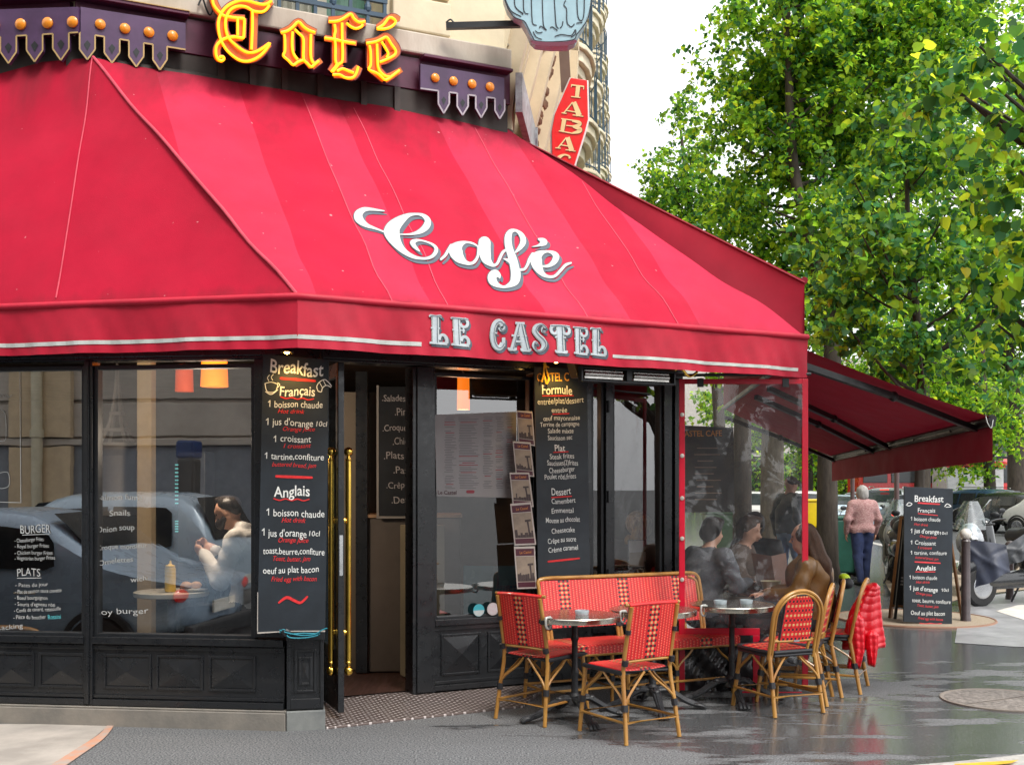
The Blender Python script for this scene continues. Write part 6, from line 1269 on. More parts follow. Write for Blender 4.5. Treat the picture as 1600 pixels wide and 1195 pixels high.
# ---- three guests behind the plastic and a man walking past
GRYC = M('charcoal_coat', (.085, .09, .105), .75, var=.4, vs=9); BLKC = M('black_coat', (.014, .014, .018), .7, var=.4); DKHR = M('near_black_hair', (.014, .010, .009), .5, var=.4, vs=50); BRHR = M('brown_hair', (.06, .032, .018), .55, var=.4, vs=50)
def sitter(label, base, face, coat, hmat, lean=.0, tilt=-.2, hs=1.0, rea=.3):
    W = frame_of(base, face)
    p = [ell(W(0, -.02, .60), (.18, .15, .17), 0, .06), ell(W(0, lean*.5, .90), (.21, .14, .20), 0, .10), cone(W(-.16, lean*.8, 1.03), W(.16, lean*.8, 1.03), .078, .078, 0, .06), ell(W(0, .03, .50), (.19, .17, .09), 1, .05)]
    for s in (-1, 1):
        p += limb([W(s*.20, lean*.8, 1.03), W(s*.27, lean*.5+.08, .78), W(s*.16, rea+.06, .80)], (.078, .066, .048), 0, .04)+hand(W(s*.16, rea+.07, .80), (W(-s*.3, 1, .1)-W(0, 0, 0)), (0, 0, -1), 2, 1.0, .7, s)
        p += limb([W(s*.10, .05, .51), W(s*.12, .44, .50), W(s*.12, .46, .08)], (.09, .07, .05), 1, .03)+[cone(W(s*.12, .44, .04), W(s*.12, .62, .035), .04, .035, 1, .02)]
    p += [cone(W(0, lean*.9, 1.07), W(0, lean+.03, 1.17), .058, .052, 2, .03)]; hd = W(0, lean+.05, 1.245); f = W(0, 1, tilt)-W(0, 0, 0); p += head(hd, f, 2, 3)
    bk_ = W(0, -.035, 0)-W(0, 0, 0); fw_ = W(0, .05, .085)-W(0, 0, 0); hr = [ell(tuple(hd+bk_*.30+V((0, 0, .052))), (.090*hs, .104*hs, .082*hs), 0, .02), ell(tuple(hd+bk_*1.5+V((0, 0, -.01))), (.083*hs, .066*hs, .088*hs), 0, .03), ell(tuple(hd+fw_), (.07*hs, .045*hs, .035*hs), 0, .03)]+[ell(tuple(W(sx_*.072, lean+.035, 1.265)), (.022, .05, .05), 0, .02) for sx_ in (-1, 1)]
    person('person', label, base, [coat, DRK, SKIN, EYE], p, hr, hmat, disp=wrk(.006, 50, 13), h=.016)
sitter('dark haired person in charcoal coat seated leftmost behind the plastic screen', (1.66, 9.75, 0), (.80, .60), GRYC, DKHR, .05, -.25)
sitter('brown haired person looking down seated second behind the plastic screen', (2.02, 10.35, 0), (.75, -.35), M('brown_coat', (.09, .06, .045), .8, var=.3), BRHR, .10, -.5)
sitter('person in black with dark cap of hair seated farthest back behind the screen', (2.50, 11.5, 0), (-.55, -.75), BLKC, DKHR, .05, -.3, 1.06)
W = frame_of((4.05, 16.6, 0), (.92, .4)); NV = M('dark_jacket', (.03, .035, .045), .6, var=.3, vs=6)
p = [ell(W(0, 0, 1.20), (.20, .14, .24), 0, .06), ell(W(0, 0, 1.02), (.20, .15, .14), 0, .06), cone(W(-.17, 0, 1.45), W(.17, 0, 1.45), .08, .08, 0, .06)]
for s in (-1, 1):
    p += limb([W(s*.21, 0, 1.44), W(s*.27, -.05, 1.16), W(s*.26, .06*s+.04, .93)], (.078, .065, .05), 0, .04)+hand(W(s*.26, .06*s+.04, .93), (0, 0, -1), (-s, 0, 0), 2, 1, .5, s)
    p += limb([W(s*.10, 0, .95), W(s*.10, .08*s+.04, .50), W(s*.09, .2*s-.04, .09)], (.11, .08, .06), 1, .03)+[cone(W(s*.09, .2*s-.06, .045), W(s*.09, .2*s+.13, .035), .048, .04, 4, .02)]
p += [cone(W(0, 0, 1.48), W(0, .03, 1.57), .06, .055, 2, .03)]; hd = W(0, .05, 1.65); p += head(hd, W(0, 1, 0)-W(0, 0, 0), 2, 3)
tm = person('person', 'person in dark jacket and cap walking past seen through the plastic screen', (4.05, 16.6, 0), [NV, M('pale_jeans', (.16, .25, .42), .8), SKIN2, EYE, DKS], p, disp=wrk(.005, 40, 12), h=.016, hem=(.94, 4.05, 16.6))
sdf_obj('cap', [ell(tuple(hd+V((0, 0, .05))), (.098, .105, .075), 0, .02), ell(tuple(W(0, .15, 1.68)), (.075, .075, .012), 0, .02)], [M('cap_dark', (.05, .02, .025), .8)], tm, h=.010)
# ---- man in a white shirt eating behind the left window
WSH = M('white_shirt', (.72, .70, .66), .8, var=.08, vs=8, bump=.1, bs=40)
BX = (-1.93, 8.36, .20); W = frame_of(BX, (-.99, .10))
p = [ell(W(0, -.03, .62), (.18, .14, .17), 0, .06), ell(W(0, .0, .90), (.21, .14, .20), 0, .10), cone(W(-.16, .05, 1.05), W(.16, .05, 1.05), .08, .08, 0, .06), ell(W(0, .03, .50), (.19, .17, .09), 1, .05)]
p += limb([W(.20, .05, 1.05), W(.24, .10, .74), W(.10, .30, .95)], (.075, .068, .045), 0, .03)+limb([W(-.20, .05, 1.05), W(-.24, .14, .76), W(-.08, .32, .94)], (.075, .066, .045), 0, .03)
p += hand(W(.10, .31, .965), (W(-.35, .7, .45)-W(0, 0, 0)), (W(-.6, -.3, .2)-W(0, 0, 0)), 2, 1.0, .9, 1)+hand(W(-.08, .33, .95), (W(.35, .7, .45)-W(0, 0, 0)), (W(.6, -.3, .2)-W(0, 0, 0)), 2, 1.0, .9, -1)
for s in (-1, 1): p += limb([W(s*.10, .05, .50), W(s*.13, .42, .49), W(s*.13, .42, .10)], (.09, .07, .05), 1, .03)
p += [cone(W(0, .06, 1.09), W(0, .12, 1.17), .06, .055, 2, .03), cone(W(-.05, .05, 1.12), W(.05, .05, 1.12), .055, .055, 0, .02)]; hd = W(0, .17, 1.245); p += head(hd, W(0, 1, -.45)-W(0, 0, 0), 2, 3)
hr = [ell(tuple(hd-(W(0, .012, 0)-W(0, 0, 0))+V((0, 0, .062))), (.084, .098, .064), 0, .02), ell(tuple(hd+(W(0, .045, .092)-W(0, 0, 0))), (.058, .035, .026), 0, .03), ell(tuple(hd-(W(0, .06, 0)-W(0, 0, 0))+V((0, 0, .022))), (.046, .070, .052), 0, .03)]
bd_ = [cone(W(-.062, .175, 1.20), W(-.03, .21, 1.155), .022, .026, 0, .02), cone(W(.062, .175, 1.20), W(.03, .21, 1.155), .022, .026, 0, .02), ell(tuple(hd+(W(0, .045, 0)-W(0, 0, 0))+V((0, 0, -.085))), (.052, .062, .045), 0, .02)]
mw = person('person', 'dark haired bearded person in white shirt eating behind the left window', BX, [WSH, DRK, SKIN, EYE], p, hr+bd_, DKHR, disp=wrk(.004, 55, 15))
g = MB(); a, b = W(.13, .26, .89), W(.105, .295, .945); g.tube([a.lerp(b, .55), a.lerp(b, .85)], .048, 12); g.build('watch', M('watch_dark', (.03, .03, .03), .3, .5), mw, smooth=True)
# ---- blond woman with her back to the corner window
BLO = M('blond_hair', (.42, .30, .13), .5, col2=(.16, .10, .05), vs=45, stretch=(1, 1, .3)); NAVY = M('navy_top', (.012, .016, .035), .8, var=.3)
W = frame_of((1.14, 10.35, 0), (.25, .97))
p = [ell(W(0, 0, .66), (.18, .15, .2), 0, .06), ell(W(0, .0, .95), (.22, .15, .20), 0, .10), cone(W(-.17, 0, 1.06), W(.17, 0, 1.06), .085, .085, 0, .06), ell(W(0, .05, .48), (.19, .2, .1), 1, .05)]
for s in (-1, 1):
    p += limb([W(s*.21, 0, 1.06), W(s*.27, .08, .80), W(s*.14, .32, .80)], (.08, .068, .05), 0, .04)+hand(W(s*.14, .33, .80), (W(-s*.2, 1, 0)-W(0, 0, 0)), (0, 0, -1), 2, 1, .5, s)
    p += limb([W(s*.10, .05, .48), W(s*.12, .44, .48), W(s*.12, .46, .10)], (.09, .07, .05), 1, .03)
p += [cone(W(0, 0, 1.1), W(0, .02, 1.2), .055, .05, 2, .03)]; hd = W(0, .03, 1.28); p += head(hd, W(0, 1, 0)-W(0, 0, 0), 2, 3)
hr = [ell(tuple(hd+V((0, -.02, .02))), (.11, .115, .115), 0, .03)]; rn = random.Random(2)
for i in range(14): a = rn.uniform(-2.6, -.5); hr.append(ell(tuple(hd+V((.10*math.cos(a), .08*math.sin(a)-.02, rn.uniform(-.15, .04)))), (.045, .045, .05), 0, .02))
person('person', 'blond curly haired person in navy seated inside the corner window', (1.14, 10.35, 0), [NAVY, DRK, SKIN, EYE], p, hr, BLO, h=.016)
# ---- red quilted jacket over the last chair
RJ = M('red_puffer', (.70, .008, .022), .30, var=.12, vs=4, bump=.12, bs=45, coat=.2)
J = lambda px, py, dy=0.0: tuple(at(px, py, 9.06+dy))
jk = thing('quilted_jacket', 'bright red quilted puffer jacket draped over the back of a rattan chair', 'jacket', at(1350, 1000, 9.06))
def puff(rows, nch, name, th, dy=0.0, seed=1, sag=0.0, n=30):
    'hanging quilted piece: rows = (y px, left px, right px, depth offset) from top to hem, nch stitched channels'
    rn = random.Random(seed); ph = [rn.uniform(0, 6) for _ in range(6)]; m = nch*8; g = MB(); ys = np.array([r[0] for r in rows], float); tt = np.linspace(0, 1, len(rows))
    def P(u, v):
        v = min(max(v, 0), 1); y = np.interp(v, tt, ys); l, r_, d = (np.interp(v, tt, [q[k] for q in rows]) for k in (1, 2, 3)); a = 2*PI*u
        c = abs(math.sin(PI*(v*nch+.10*math.sin(a*2+ph[0])+.06*math.sin(a*5+ph[1]))))**.45; edge = min(1, v*9)*min(1, (1-v)*14+.25)
        w = (r_-l)/2*(.965+.035*c)*(.35+.65*edge if v < .12 else 1); x = (l+r_)/2+w*math.cos(a)
        fold = .018*math.sin(a*2+ph[2]+v*2.2)*v+.010*math.sin(a*7+ph[3]+v*3)*(.3+v)
        q = V(at(x, y+sag*math.sin(a)*math.sin(a)*v*6+2.2*math.cos(a*1.0+ph[4])*v, 9.06+dy+d)); dep = th*(.35+.65*math.sqrt(max(0, edge)))*(.86+.14*c)+fold
        return q+V((0, -math.sin(a)*dep, 0))
    g.grid(P, n*2, m); k = n*2+1
    g.f.append(list(range(0, n*2))); g.m.append(0); b0 = m*k; g.f.append([b0+i for i in range(n*2-1, -1, -1)]); g.m.append(0)
    return g.build(name, RJ, jk, smooth=70, recalc=False)
puff([(910, 1360, 1373, .06), (918, 1352, 1374, .05), (932, 1340, 1375, .04), (952, 1328, 1377, .03), (975, 1321, 1379, .02), (998, 1316, 1383, .02), (1012, 1315, 1384, .02)], 10, 'body', .085, 0, 3)
puff([(958, 1326, 1349, 0), (985, 1326, 1352, 0), (1015, 1328, 1351, 0), (1042, 1324, 1343, 0)], 8, 'sleeve', .055, -.09, 5, n=18)
puff([(985, 1352, 1373, 0), (1012, 1353, 1371, 0), (1040, 1356, 1367, 0)], 5, 'sleeve', .05, -.07, 8, n=18)
bg_ = thing('handbag', 'dark bag with lime green lining lying on a chair beside the brown jacket', 'bag', at(1322, 905, 9.6))
sdf_obj('body', [ell(J(1322, 911, .55), (.06, .10, .05), 0, .02), ell(J(1319, 901, .58), (.045, .07, .03), 1, .01)], [BLKC, M('lime_lining', (.45, .60, .02), .6)], bg_, h=.012)
# ================================================================== inside the café
def lampshade(c, r0, r1, h, label, col, st):
    t = thing('ceiling_lamp', label, 'lamp', c, 'orange lamps inside the café'); c = V(c); g = MB(); g.lathe(c, [(r0, 0), (r1, h), (r1-.006, h), (r0-.006, .004)], 22); g.build('lamp_shade', emis('lit_shade', col, st), t, smooth=40)
    g = MB(); g.tube([c+Z3*h, V((c.x, c.y, 2.77))], .008, 6); g.build('cord', BLK2, t)
LO = (1.0, .20, .012)
def inl(px, py, Y): return at(px, py, Y)
for px, py, Y, r, h, lb_, st in ((335, 604, 8.75, .105, .20, 'glowing orange lamp shade at the top right of the left window', 1.3), (288, 612, 9.4, .075, .22, 'dim red orange lamp beside the bright one in the left window', .35), (724, 640, 9.7, .055, .30, 'slim red orange lamp in the corner window above the menu sheet', .9)):
    lampshade(inl(px, py, Y), r, r*.92, h, lb_, LO if st > .5 else (1, .1, .02), st)
l = bpy.data.lights.new('lamp_fill_glow', 'POINT'); l.energy = 40; l.color = (1, .80, .60); l.shadow_soft_size = .12; o = bpy.data.objects.new('lamp_fill_glow', l); C.objects.link(o); o.location = inl(322, 680, 8.2)  # fill light added off the lamp to brighten diner and bottle
l = bpy.data.lights.new('lamp_fill_glow', 'POINT'); l.energy = 5; l.color = (1, .55, .3); l.shadow_soft_size = .12; o = bpy.data.objects.new('lamp_fill_glow', l); C.objects.link(o); o.location = inl(724, 655, 9.9)
cx_ = at(268, 930, 8.22)
tb_ = thing('dining_table', 'round table inside the left window with mustard and a burger plate', 'table', (cx_.x, cx_.y, .06)); zt = at(268, 923, 8.22).z
g = MB(); g.lathe((cx_.x, cx_.y, 0), [(.26, zt-.035), (.265, zt-.03), (.265, zt-.003), (.255, zt)], 40); g.build('tabletop', M('table_pale', (.60, .57, .48), .3), tb_, smooth=30)
g = MB(); g.lathe((cx_.x, cx_.y, 0), [(.2, .07), (.2, .09), (.03, .11), (.03, zt-.05), (.12, zt-.036)], 18); g.build('column', IRON, tb_, smooth=30)
ms = at(266, 922, 8.14); mb_ = thing('mustard_bottle', 'yellow squeeze bottle of mustard standing on the table behind the left window', 'bottle', (ms.x, ms.y, zt)); MUS = M('mustard_yellow', (.86, .52, .005), .35)
g = MB(); g.lathe((ms.x, ms.y, zt), [(.030, .001), (.038, .006), (.039, .165), (.036, .175)], 18); g.build('bottle', MUS, mb_, smooth=35)
g = MB(); g.lathe((ms.x, ms.y, zt), [(.034, .176), (.034, .19), (.016, .197), (.009, .205), (.006, .225)], 16); g.build('nozzle', MUS, mb_, smooth=35)
pt_ = at(300, 922, 8.20); pl_ = thing('plate', 'pale plate with half a burger on the table behind the left window', 'plate', (pt_.x, pt_.y, zt))
g = MB(); g.lathe((pt_.x, pt_.y, zt), [(.05, .002), (.11, .012), (.112, .016), (.05, .006)], 28); g.build('dish', M('plate_white', (.65, .63, .58), .3), pl_, smooth=True)
bu = thing('burger', 'golden burger lying on the plate behind the left window', 'burger', (pt_.x-.035, pt_.y, zt+.01)); BUN = M('bun', (.45, .19, .05), .5, col2=(.62, .33, .10), vs=18)
sdf_obj('bun', [ell((pt_.x-.04, pt_.y-.01, zt+.042), (.042, .040, .030), 0, .01), ell((pt_.x+.03, pt_.y, zt+.045), (.040, .035, .028), 0, .01)], [BUN], bu, h=.007)
g = MB(); g.lathe((pt_.x-.04, pt_.y-.01, zt), [(.043, .022), (.046, .028), (.044, .034)], 16); g.build('filling', M('patty', (.10, .045, .02), .7), bu)
stl = at(20, 985, 8.25); st_ = thing('rattan_stool', 'rattan chair back edge peeping over the sill of the far left window', 'chair', (stl.x, stl.y, .06))
g = MB(); g.tube(spline([stl+V((-.4, .05, -.02)), stl+V((-.2, 0, .02)), stl+V((.0, 0, .022)), stl+V((.16, 0, .0)), stl+V((.21, .02, -.06))]), .018, 9); g.build('back_rail', RAT, st_, smooth=True)
g = MB(); g.grid(lambda u, v: stl+V((-.4+.58*u, .01, -.02-.10*v+.02*math.sin(PI*u))), 40, 8, m=lambda i, j: 3 if (i+j) % 2 else 2); g.build('backrest', WR, st_, recalc=False)
g = MB()
for dx in (-.36, .17): g.tube([V((stl.x+dx, stl.y+.03, .065)), stl+V((dx, .02, -.05))], .015, 8)
g.build('leg', RAT, st_, smooth=True)
g = MB(); ccl = at(229, 757, 9.3); g.box((ccl.x, ccl.y, 1.45), (.115, .12, 2.75)); g.build('inner_column', M('column_tan', (.50, .38, .22), .6), caf)
sv = thing('tower_model', 'dim grey tower model and pedestal standing at the back of the left window', 'ornament', at(183, 690, 9.6)); GST = M('grey_plaster', (.24, .22, .20), .7)
c = at(183, 690, 9.6); g = MB()
for s_ in ((-1, -1), (1, -1), (1, 1), (-1, 1)): g.tube(spline([c+V((s_[0]*.10, s_[1]*.1, 0)), c+V((s_[0]*.05, s_[1]*.05, .16)), c+V((s_[0]*.018, s_[1]*.018, .40)), c+V((0, 0, .66))]), [.016]*8+[.011]*11, 6)
for z, e in ((.10, .08), (.24, .045)): g.box(c+V((0, 0, z)), (e*2.2, e*2.2, .025))
g.build('tower', GST, sv, smooth=40); g = MB(); g.lathe((c.x, c.y, c.z-.62), [(.16, 0), (.15, .5), (.19, .55), (.19, .61)], 18); g.build('pedestal', GST, sv, smooth=30)
led = thing('drinks_fridge', 'dark drinks fridge with a strip of cyan lights behind the left window', 'fridge', at(290, 930, 9.5)); c = at(292, 757, 9.5); g = MB(); g.box((c.x+.02, c.y+.2, 1.0), (.24, .3, 1.86)); g.build('cabinet', BLK2, led, bevel=.01); g = MB()
for py in list(range(726, 788, 6))+list(range(814, 834, 4)): p = at(276, py, 9.3); g.box(p, (.022, .02, .010))
g.build('light_strip', emis('cyan_light', (.15, .6, .6), .5), led)
# dark stool and table row dimly seen through the corner window
for i, (px, Y, lb_) in enumerate(((770, 9.6, 'dark café chair inside the corner window beneath the menu sheet'),)):
    c = at(px, 900, Y); t = thing('inner_chair', lb_, 'chair', (c.x, c.y, .06))
    g = MB(); g.box((c.x, c.y, .50), (.46, .42, .05)); g.build('seat', M('dark_leather', (.03, .035, .04), .35), t, bevel=.02)
    g = MB(); g.grid(lambda u, v: V((c.x-.24+.48*u, c.y-.20-.04*math.sin(PI*u), .56+.42*v)), 10, 4); g.build('backrest', M('teal_leather', (.03, .10, .13), .25), t, smooth=True)
    g = MB()
    for sx in (-1, 1):
        for sy in (-1, 1): g.tube([V((c.x+sx*.2, c.y+sy*.18, .065)), V((c.x+sx*.19, c.y+sy*.17, .48))], .014, 8)
    g.build('legs_frame', STEEL, t)
fm = thing('window_frame_card', 'clear menu holder with a printed card standing on the sill behind the blond person', 'menu card', pC.pt((c5+c6)/2, .9, -.3)); a0 = sc(982, -.3); q = pC.pt
g = MB(); g.wall(pC, a0, a0+.16, .93, 1.16, -.31, -.30); g.build('card', CARD, fm); g = MB(); g.frame(pC, a0-.01, a0+.17, .92, 1.17, .008, -.30, -.29); g.build('holder', STEEL, fm)
g = MB(); g.wall(pC, a0+.01, a0+.15, .94, 1.06, -.299, -.2975); g.build('picture', SEP, fm)
it = thing('inner_table', 'dark table with steel edge behind the corner windows', 'table', pC.pt((c5+c6)/2, 0, -.45)); ct = pC.pt((c5+c6)/2, 0, -.45); g = MB(); g.lathe((ct.x, ct.y, 0), [(.30, .88), (.305, .885), (.305, .915), (.29, .918)], 36); g.build('tabletop', STEEL, it, smooth=30); g = MB(); g.lathe((ct.x, ct.y, 0), [(.2, .07), (.2, .09), (.03, .11), (.03, .88)], 16); g.build('column', IRON, it)
# hanging drinks menu on the wind-screen side and terrace table
tmb = thing('terrace_board', 'dim menu board lettered in orange hanging behind the plastic screen', 'menu board', at(1110, 790, 10.4)); pT = PL((0, 10.4, 0), (1, .12, 0))
g = MB(); g.prism([pT.hit(x, y) for x, y in ((1060, 664), (1146, 668), (1148, 800), (1061, 800))], V((0, .03, 0))); g.build('panel', M('board_brown', (.03, .022, .018), .7), tmb)
rows = [("CASTEL CAFE", 1062, 1128, 682, 681, 9, .015, 0)]; text_mesh(board_lines(pT, rows, 0), 'heading', M('board_orange', (.65, .25, .03), .7), tmb)
g = MB()
for i in range(9): g.ribbon([(1084+random.Random(i).uniform(0, 6), 700+i*10, 1.6), (1128-random.Random(i+50).uniform(0, 14), 700+i*10, 1.6)], lambda x, y, o: pT.hit(x, y, o), .003, k=0, rnd=False)
g.build('chalk_line', M('board_tan', (.24, .15, .10), .8), tmb, recalc=False)
tt = at(1185, 925, 9.75); ttb = thing('terrace_table', 'small terrace table between the seated guests behind the plastic screen', 'table', (tt.x, tt.y, 0))
g = MB(); g.lathe((tt.x, tt.y, 0), [(.30, .71), (.305, .715), (.305, .735), (.29, .738)], 36); g.build('tabletop', TOPM, ttb, smooth=30); g = MB(); g.lathe((tt.x, tt.y, 0), [(.22, .004), (.2, .03), (.03, .06), (.03, .71)], 18); g.build('column', IRON, ttb, smooth=30)
pt2 = V((tt.x+.08, tt.y-.12, .738)); pp = thing('bread_basket', 'pale round tin pot on the terrace table behind the screen', 'pot', pt2); g = MB(); g.lathe(pt2, [(.06, .001), (.085, .09), (.088, .095), (.08, .09), (.06, .01)], 22); g.build('pot', M('pot_pale', (.42, .38, .25), .5), pp, smooth=30)
bs = thing('menu_booklet', 'brown folded menu booklet held upright on the terrace table', 'menu', (tt.x+.1, tt.y-.02, .74)); g = MB()
for s in (-1, 1): g.prism([V((tt.x+.14, tt.y-.05, .76)), V((tt.x+.14+s*.14, tt.y+.05, .78)), V((tt.x+.10+s*.15, tt.y+.05, 1.06)), V((tt.x+.10, tt.y-.05, 1.04))], V((0, .008, 0)))
g.build('cover', M('booklet_brown', (.16, .075, .05), .5), bs)

# ================================================================== boards and bollards on the pavement
pE = PL((4.9, 13.35, 0), (1, -.03, 0)); eb = slab_board('pavement_board', 'tall black Breakfast board standing on the gravel tree pit', 'menu board', pE, [(1413, 760), (1489, 763.5), (1487.5, 975), (1412, 971)], .03)
rows = [("Breakfast", 1429, 1474, 783, 784, 10, .012, 0), ("Français", 1434, 1461, 800, 801, 6.5, .010, 0), ("1 boisson chaude", 1424, 1469, 813, 815, 6, .008, 0), ("1 jus d'orange", 1424, 1467, 832, 834, 7, .010, 0), ("10cl", 1469, 1480, 835, 835, 4.5, 0, 0), ("1 Croissant", 1424, 1462, 850, 852, 6.5, .008, 0), ("1 tartine, confiture", 1424, 1479, 866, 867, 6, .008, 0), ("Anglais", 1431, 1462, 891, 891, 7.5, .014, 0), ("1 boisson chaude", 1422, 1464, 904, 905, 6, .008, 0), ("1 jus d'orange", 1422, 1465, 921, 924, 7, .010, 0), ("10cl", 1472, 1482, 924, 924, 5, 0, 0), ("toast, beurre, confiture", 1425, 1485, 940, 943, 6, .008, 0), ("Oeuf au plat bacon", 1423, 1476, 960, 962, 6.5, .008, 0)]
text_mesh(board_lines(pE, rows, 0), 'chalk_text', WHT, eb, jit=.05)
rows = [("Hot drink", 1428, 1450, 820, 822, 4, .01, .3), ("Orange juice", 1437, 1463, 839, 842, 4, .01, .3), ("1 croissant", 1434, 1456, 857, 858, 4, .01, .3), ("buttered bread, jam", 1430, 1466, 872, 875, 4, .01, .3), ("Hot drink", 1431, 1453, 911, 911, 4, .01, .3), ("Orange juice", 1431, 1456, 928, 931, 4, .01, .3), ("Toast, butter, jam", 1433, 1466, 947, 950, 4, .01, .3), ("Fried egg with bacon", 1434, 1473, 967, 970, 4, .01, .3)]
RT2 = M('chalk_red_bright', (.80, .06, .07), .75); text_mesh(board_lines(pE, rows, 0), 'red_text', RT2, eb, jit=.05)
marks(pE, [line(1435, 1468, 785.5, 787.5, 2.2), line(1435, 1465, 802, 805, 1.3), line(1430, 1469, 877.5, 879.5, 2), line(1431, 1461, 893, 893, 1.4), wavy(1437, 1471, 973.5, 974, 1.2, 2, .5)], 'red_mark', RT2, eb)
marks(pE, [[(1416, 789, 1.2), (1420, 785, 1.4), (1425, 787, 1.2), (1421, 790, 1.4), (1416, 789, 1)], [(1476, 791, 1.2), (1480, 787, 1.4), (1486, 791, 1.2), (1478, 792, 1)]], 'chalk_drawing', WHT, eb)
g = MB()
for x in (4.68, 5.15): g.bar(V((x, 13.39, 1.55)), V((x, 13.85, .01)), .03, .03)
g.build('prop_leg', BLK2, eb)
pA_ = PL((4.66, 13.9, 0), (.62, -.78, 0)); ab = thing('easel_board', 'folding black chalkboard in a brown wooden frame beside the tall board', 'menu board', (4.66, 13.9, 0))
WDB = M('easel_wood', (.22, .10, .035), .5, var=.25, vs=8, stretch=(1, 1, .2))
def slant(a, z, o): return V((pA_.p.x, pA_.p.y, 0))+pA_.u*a+V((0, 0, z))+pA_.n*(o-.20*z)
g = MB(); g.hexa([slant(a, z, o) for z in (.17, 1.22) for a, o in ((-.02, 0), (.56, 0), (.56, -.02), (-.02, -.02))]); g.build('panel', BLK2, ab)
g = MB()
for a in (-.05, .56): g.hexa([slant(a+d, z, o) for z in (.0, 1.26) for d, o in ((0, .012), (.035, .012), (.035, -.03), (0, -.03))])
g.hexa([slant(a, z, o) for z in (1.225, 1.26) for a, o in ((-.02, .01), (.56, .01), (.56, -.03), (-.02, -.03))]); g.hexa([slant(a, z, o) for z in (.15, .18) for a, o in ((-.02, .01), (.56, .01), (.56, -.03), (-.02, -.03))])
for a in (-.03, .57): g.bar(slant(a, 1.24, -.03), V((slant(a, 0, 0).x, slant(a, 0, 0).y, 0))-pA_.n*.62, .03, .03)
g.build('wood_frame', WDB, ab)
g = MB(); rn = random.Random(8)
for z in (.98, .92, .86, .80, .74, .50, .46, .42): 
    n0 = slant(.03, z, .003); g.hexa([slant(a, zz, o) for zz in (z, z+.018) for a, o in ((.04, .002), (.04+rn.uniform(.12, .3), .002), (.04+.2, .001), (.04, .001))])
g.build('chalk_line', M('chalk_faint', (.3, .3, .3), .8), ab)
BOL = M('bollard_brown', (.055, .04, .042), .4, var=.3, vs=6, coat=.2)
def bollard(px, ytop, ybase, label, white):
    b = gnd(px, ybase); hgt = at(px, ytop, b.y).z; t = thing('bollard', label, 'bollard', (b.x, b.y, 0), 'bollards along the kerb')
    r = .055; g = MB(); g.lathe((b.x, b.y, 0), [(r*1.15, .001), (r*1.1, .05), (r, .06), (r*.92, hgt-.16), (r*1.05, hgt-.15), (r*.8, hgt-.13), (r*.6, hgt-.115)], 18); g.build('post', BOL, t, smooth=35)
    g = MB(); g.ball((b.x, b.y, hgt-.06), .067, 18, 12); g.build('ball_top', M('cap_white', (.72, .68, .62), .6, var=.12, vs=30) if white else BOL, t, smooth=True)
bollard(1509, 826, 971, 'dark bollard with a white ball top beside the tall board', True)
bollard(1578, 845, 936, 'plain dark bollard right of the white topped one', False)
def pole(px, Y, z, r, label, cat='pole'):
    p = at(px, HY, Y); t = thing('street_pole', label, cat, (p.x, p.y, 0)); g = MB(); g.tube([(p.x, p.y, 0), (p.x, p.y, z)], r, 10); g.build('shaft', M('pole_brown', (.10, .06, .06), .5), t, smooth=True); g = MB(); g.ball((p.x, p.y, z), r*1.5, 10, 8); g.build('finial', BOL, t, smooth=True); return t
pole(1332, 24, 2.4, .045, 'thin brown pole rising behind the grey haired person'); pole(1401, 23, 2.4, .05, 'thin brown pole in front of the silver car with lit lamps')

# ================================================================== vehicles
TYRE = M('tyre', (.02, .02, .021), .8, var=.2, vs=30); RIMA = M('alloy', (.45, .46, .48), .3, .9); GLC = M('car_glass', (.015, .02, .024), .06, var=.2, spec=.8); TLR = emis('tail_lamp_lit', (1, .03, .01), 1.6); TLD = M('tail_lamp', (.8, .015, .015), .2, coat=.5); AMB = emis('amber_lamp_lit', (1, .35, .02), 2.0); CHR = M('chrome', (.7, .7, .7), .15, 1); PLT = M('number_plate', (.6, .6, .55), .5); TRIM = M('plastic_trim', (.025, .026, .028), .6)
def wheel(parent, c, r, wd, sgn, mirror):
    ax = (V((1, 0, 0)), V((0, 0, 1)), V((0, sgn, 0))); o = None
    g = MB(); g.lathe(c, [(r*.62, -wd*.5), (r*.92, -wd*.5), (r, -wd*.36), (r, wd*.36), (r*.92, wd*.5), (r*.64, wd*.46)], 26, ax); o = g.build('wheel', TYRE, parent, smooth=35)
    g = MB(); g.lathe(c, [(r*.63, wd*.44), (r*.65, wd*.50), (r*.60, wd*.52), (r*.56, wd*.475), (r*.1, wd*.485)], 22, ax)
    for k in range(5):
        a = 2*PI*k/5; d = V((math.cos(a), 0, math.sin(a))); g.bar(V(c)+V((0, sgn*wd*.50, 0))+d*r*.1, V(c)+V((0, sgn*wd*.50, 0))+d*r*.58, .045, .02, up=(0, 1, 0))
    g.build('rim', RIMA, o, smooth=35)
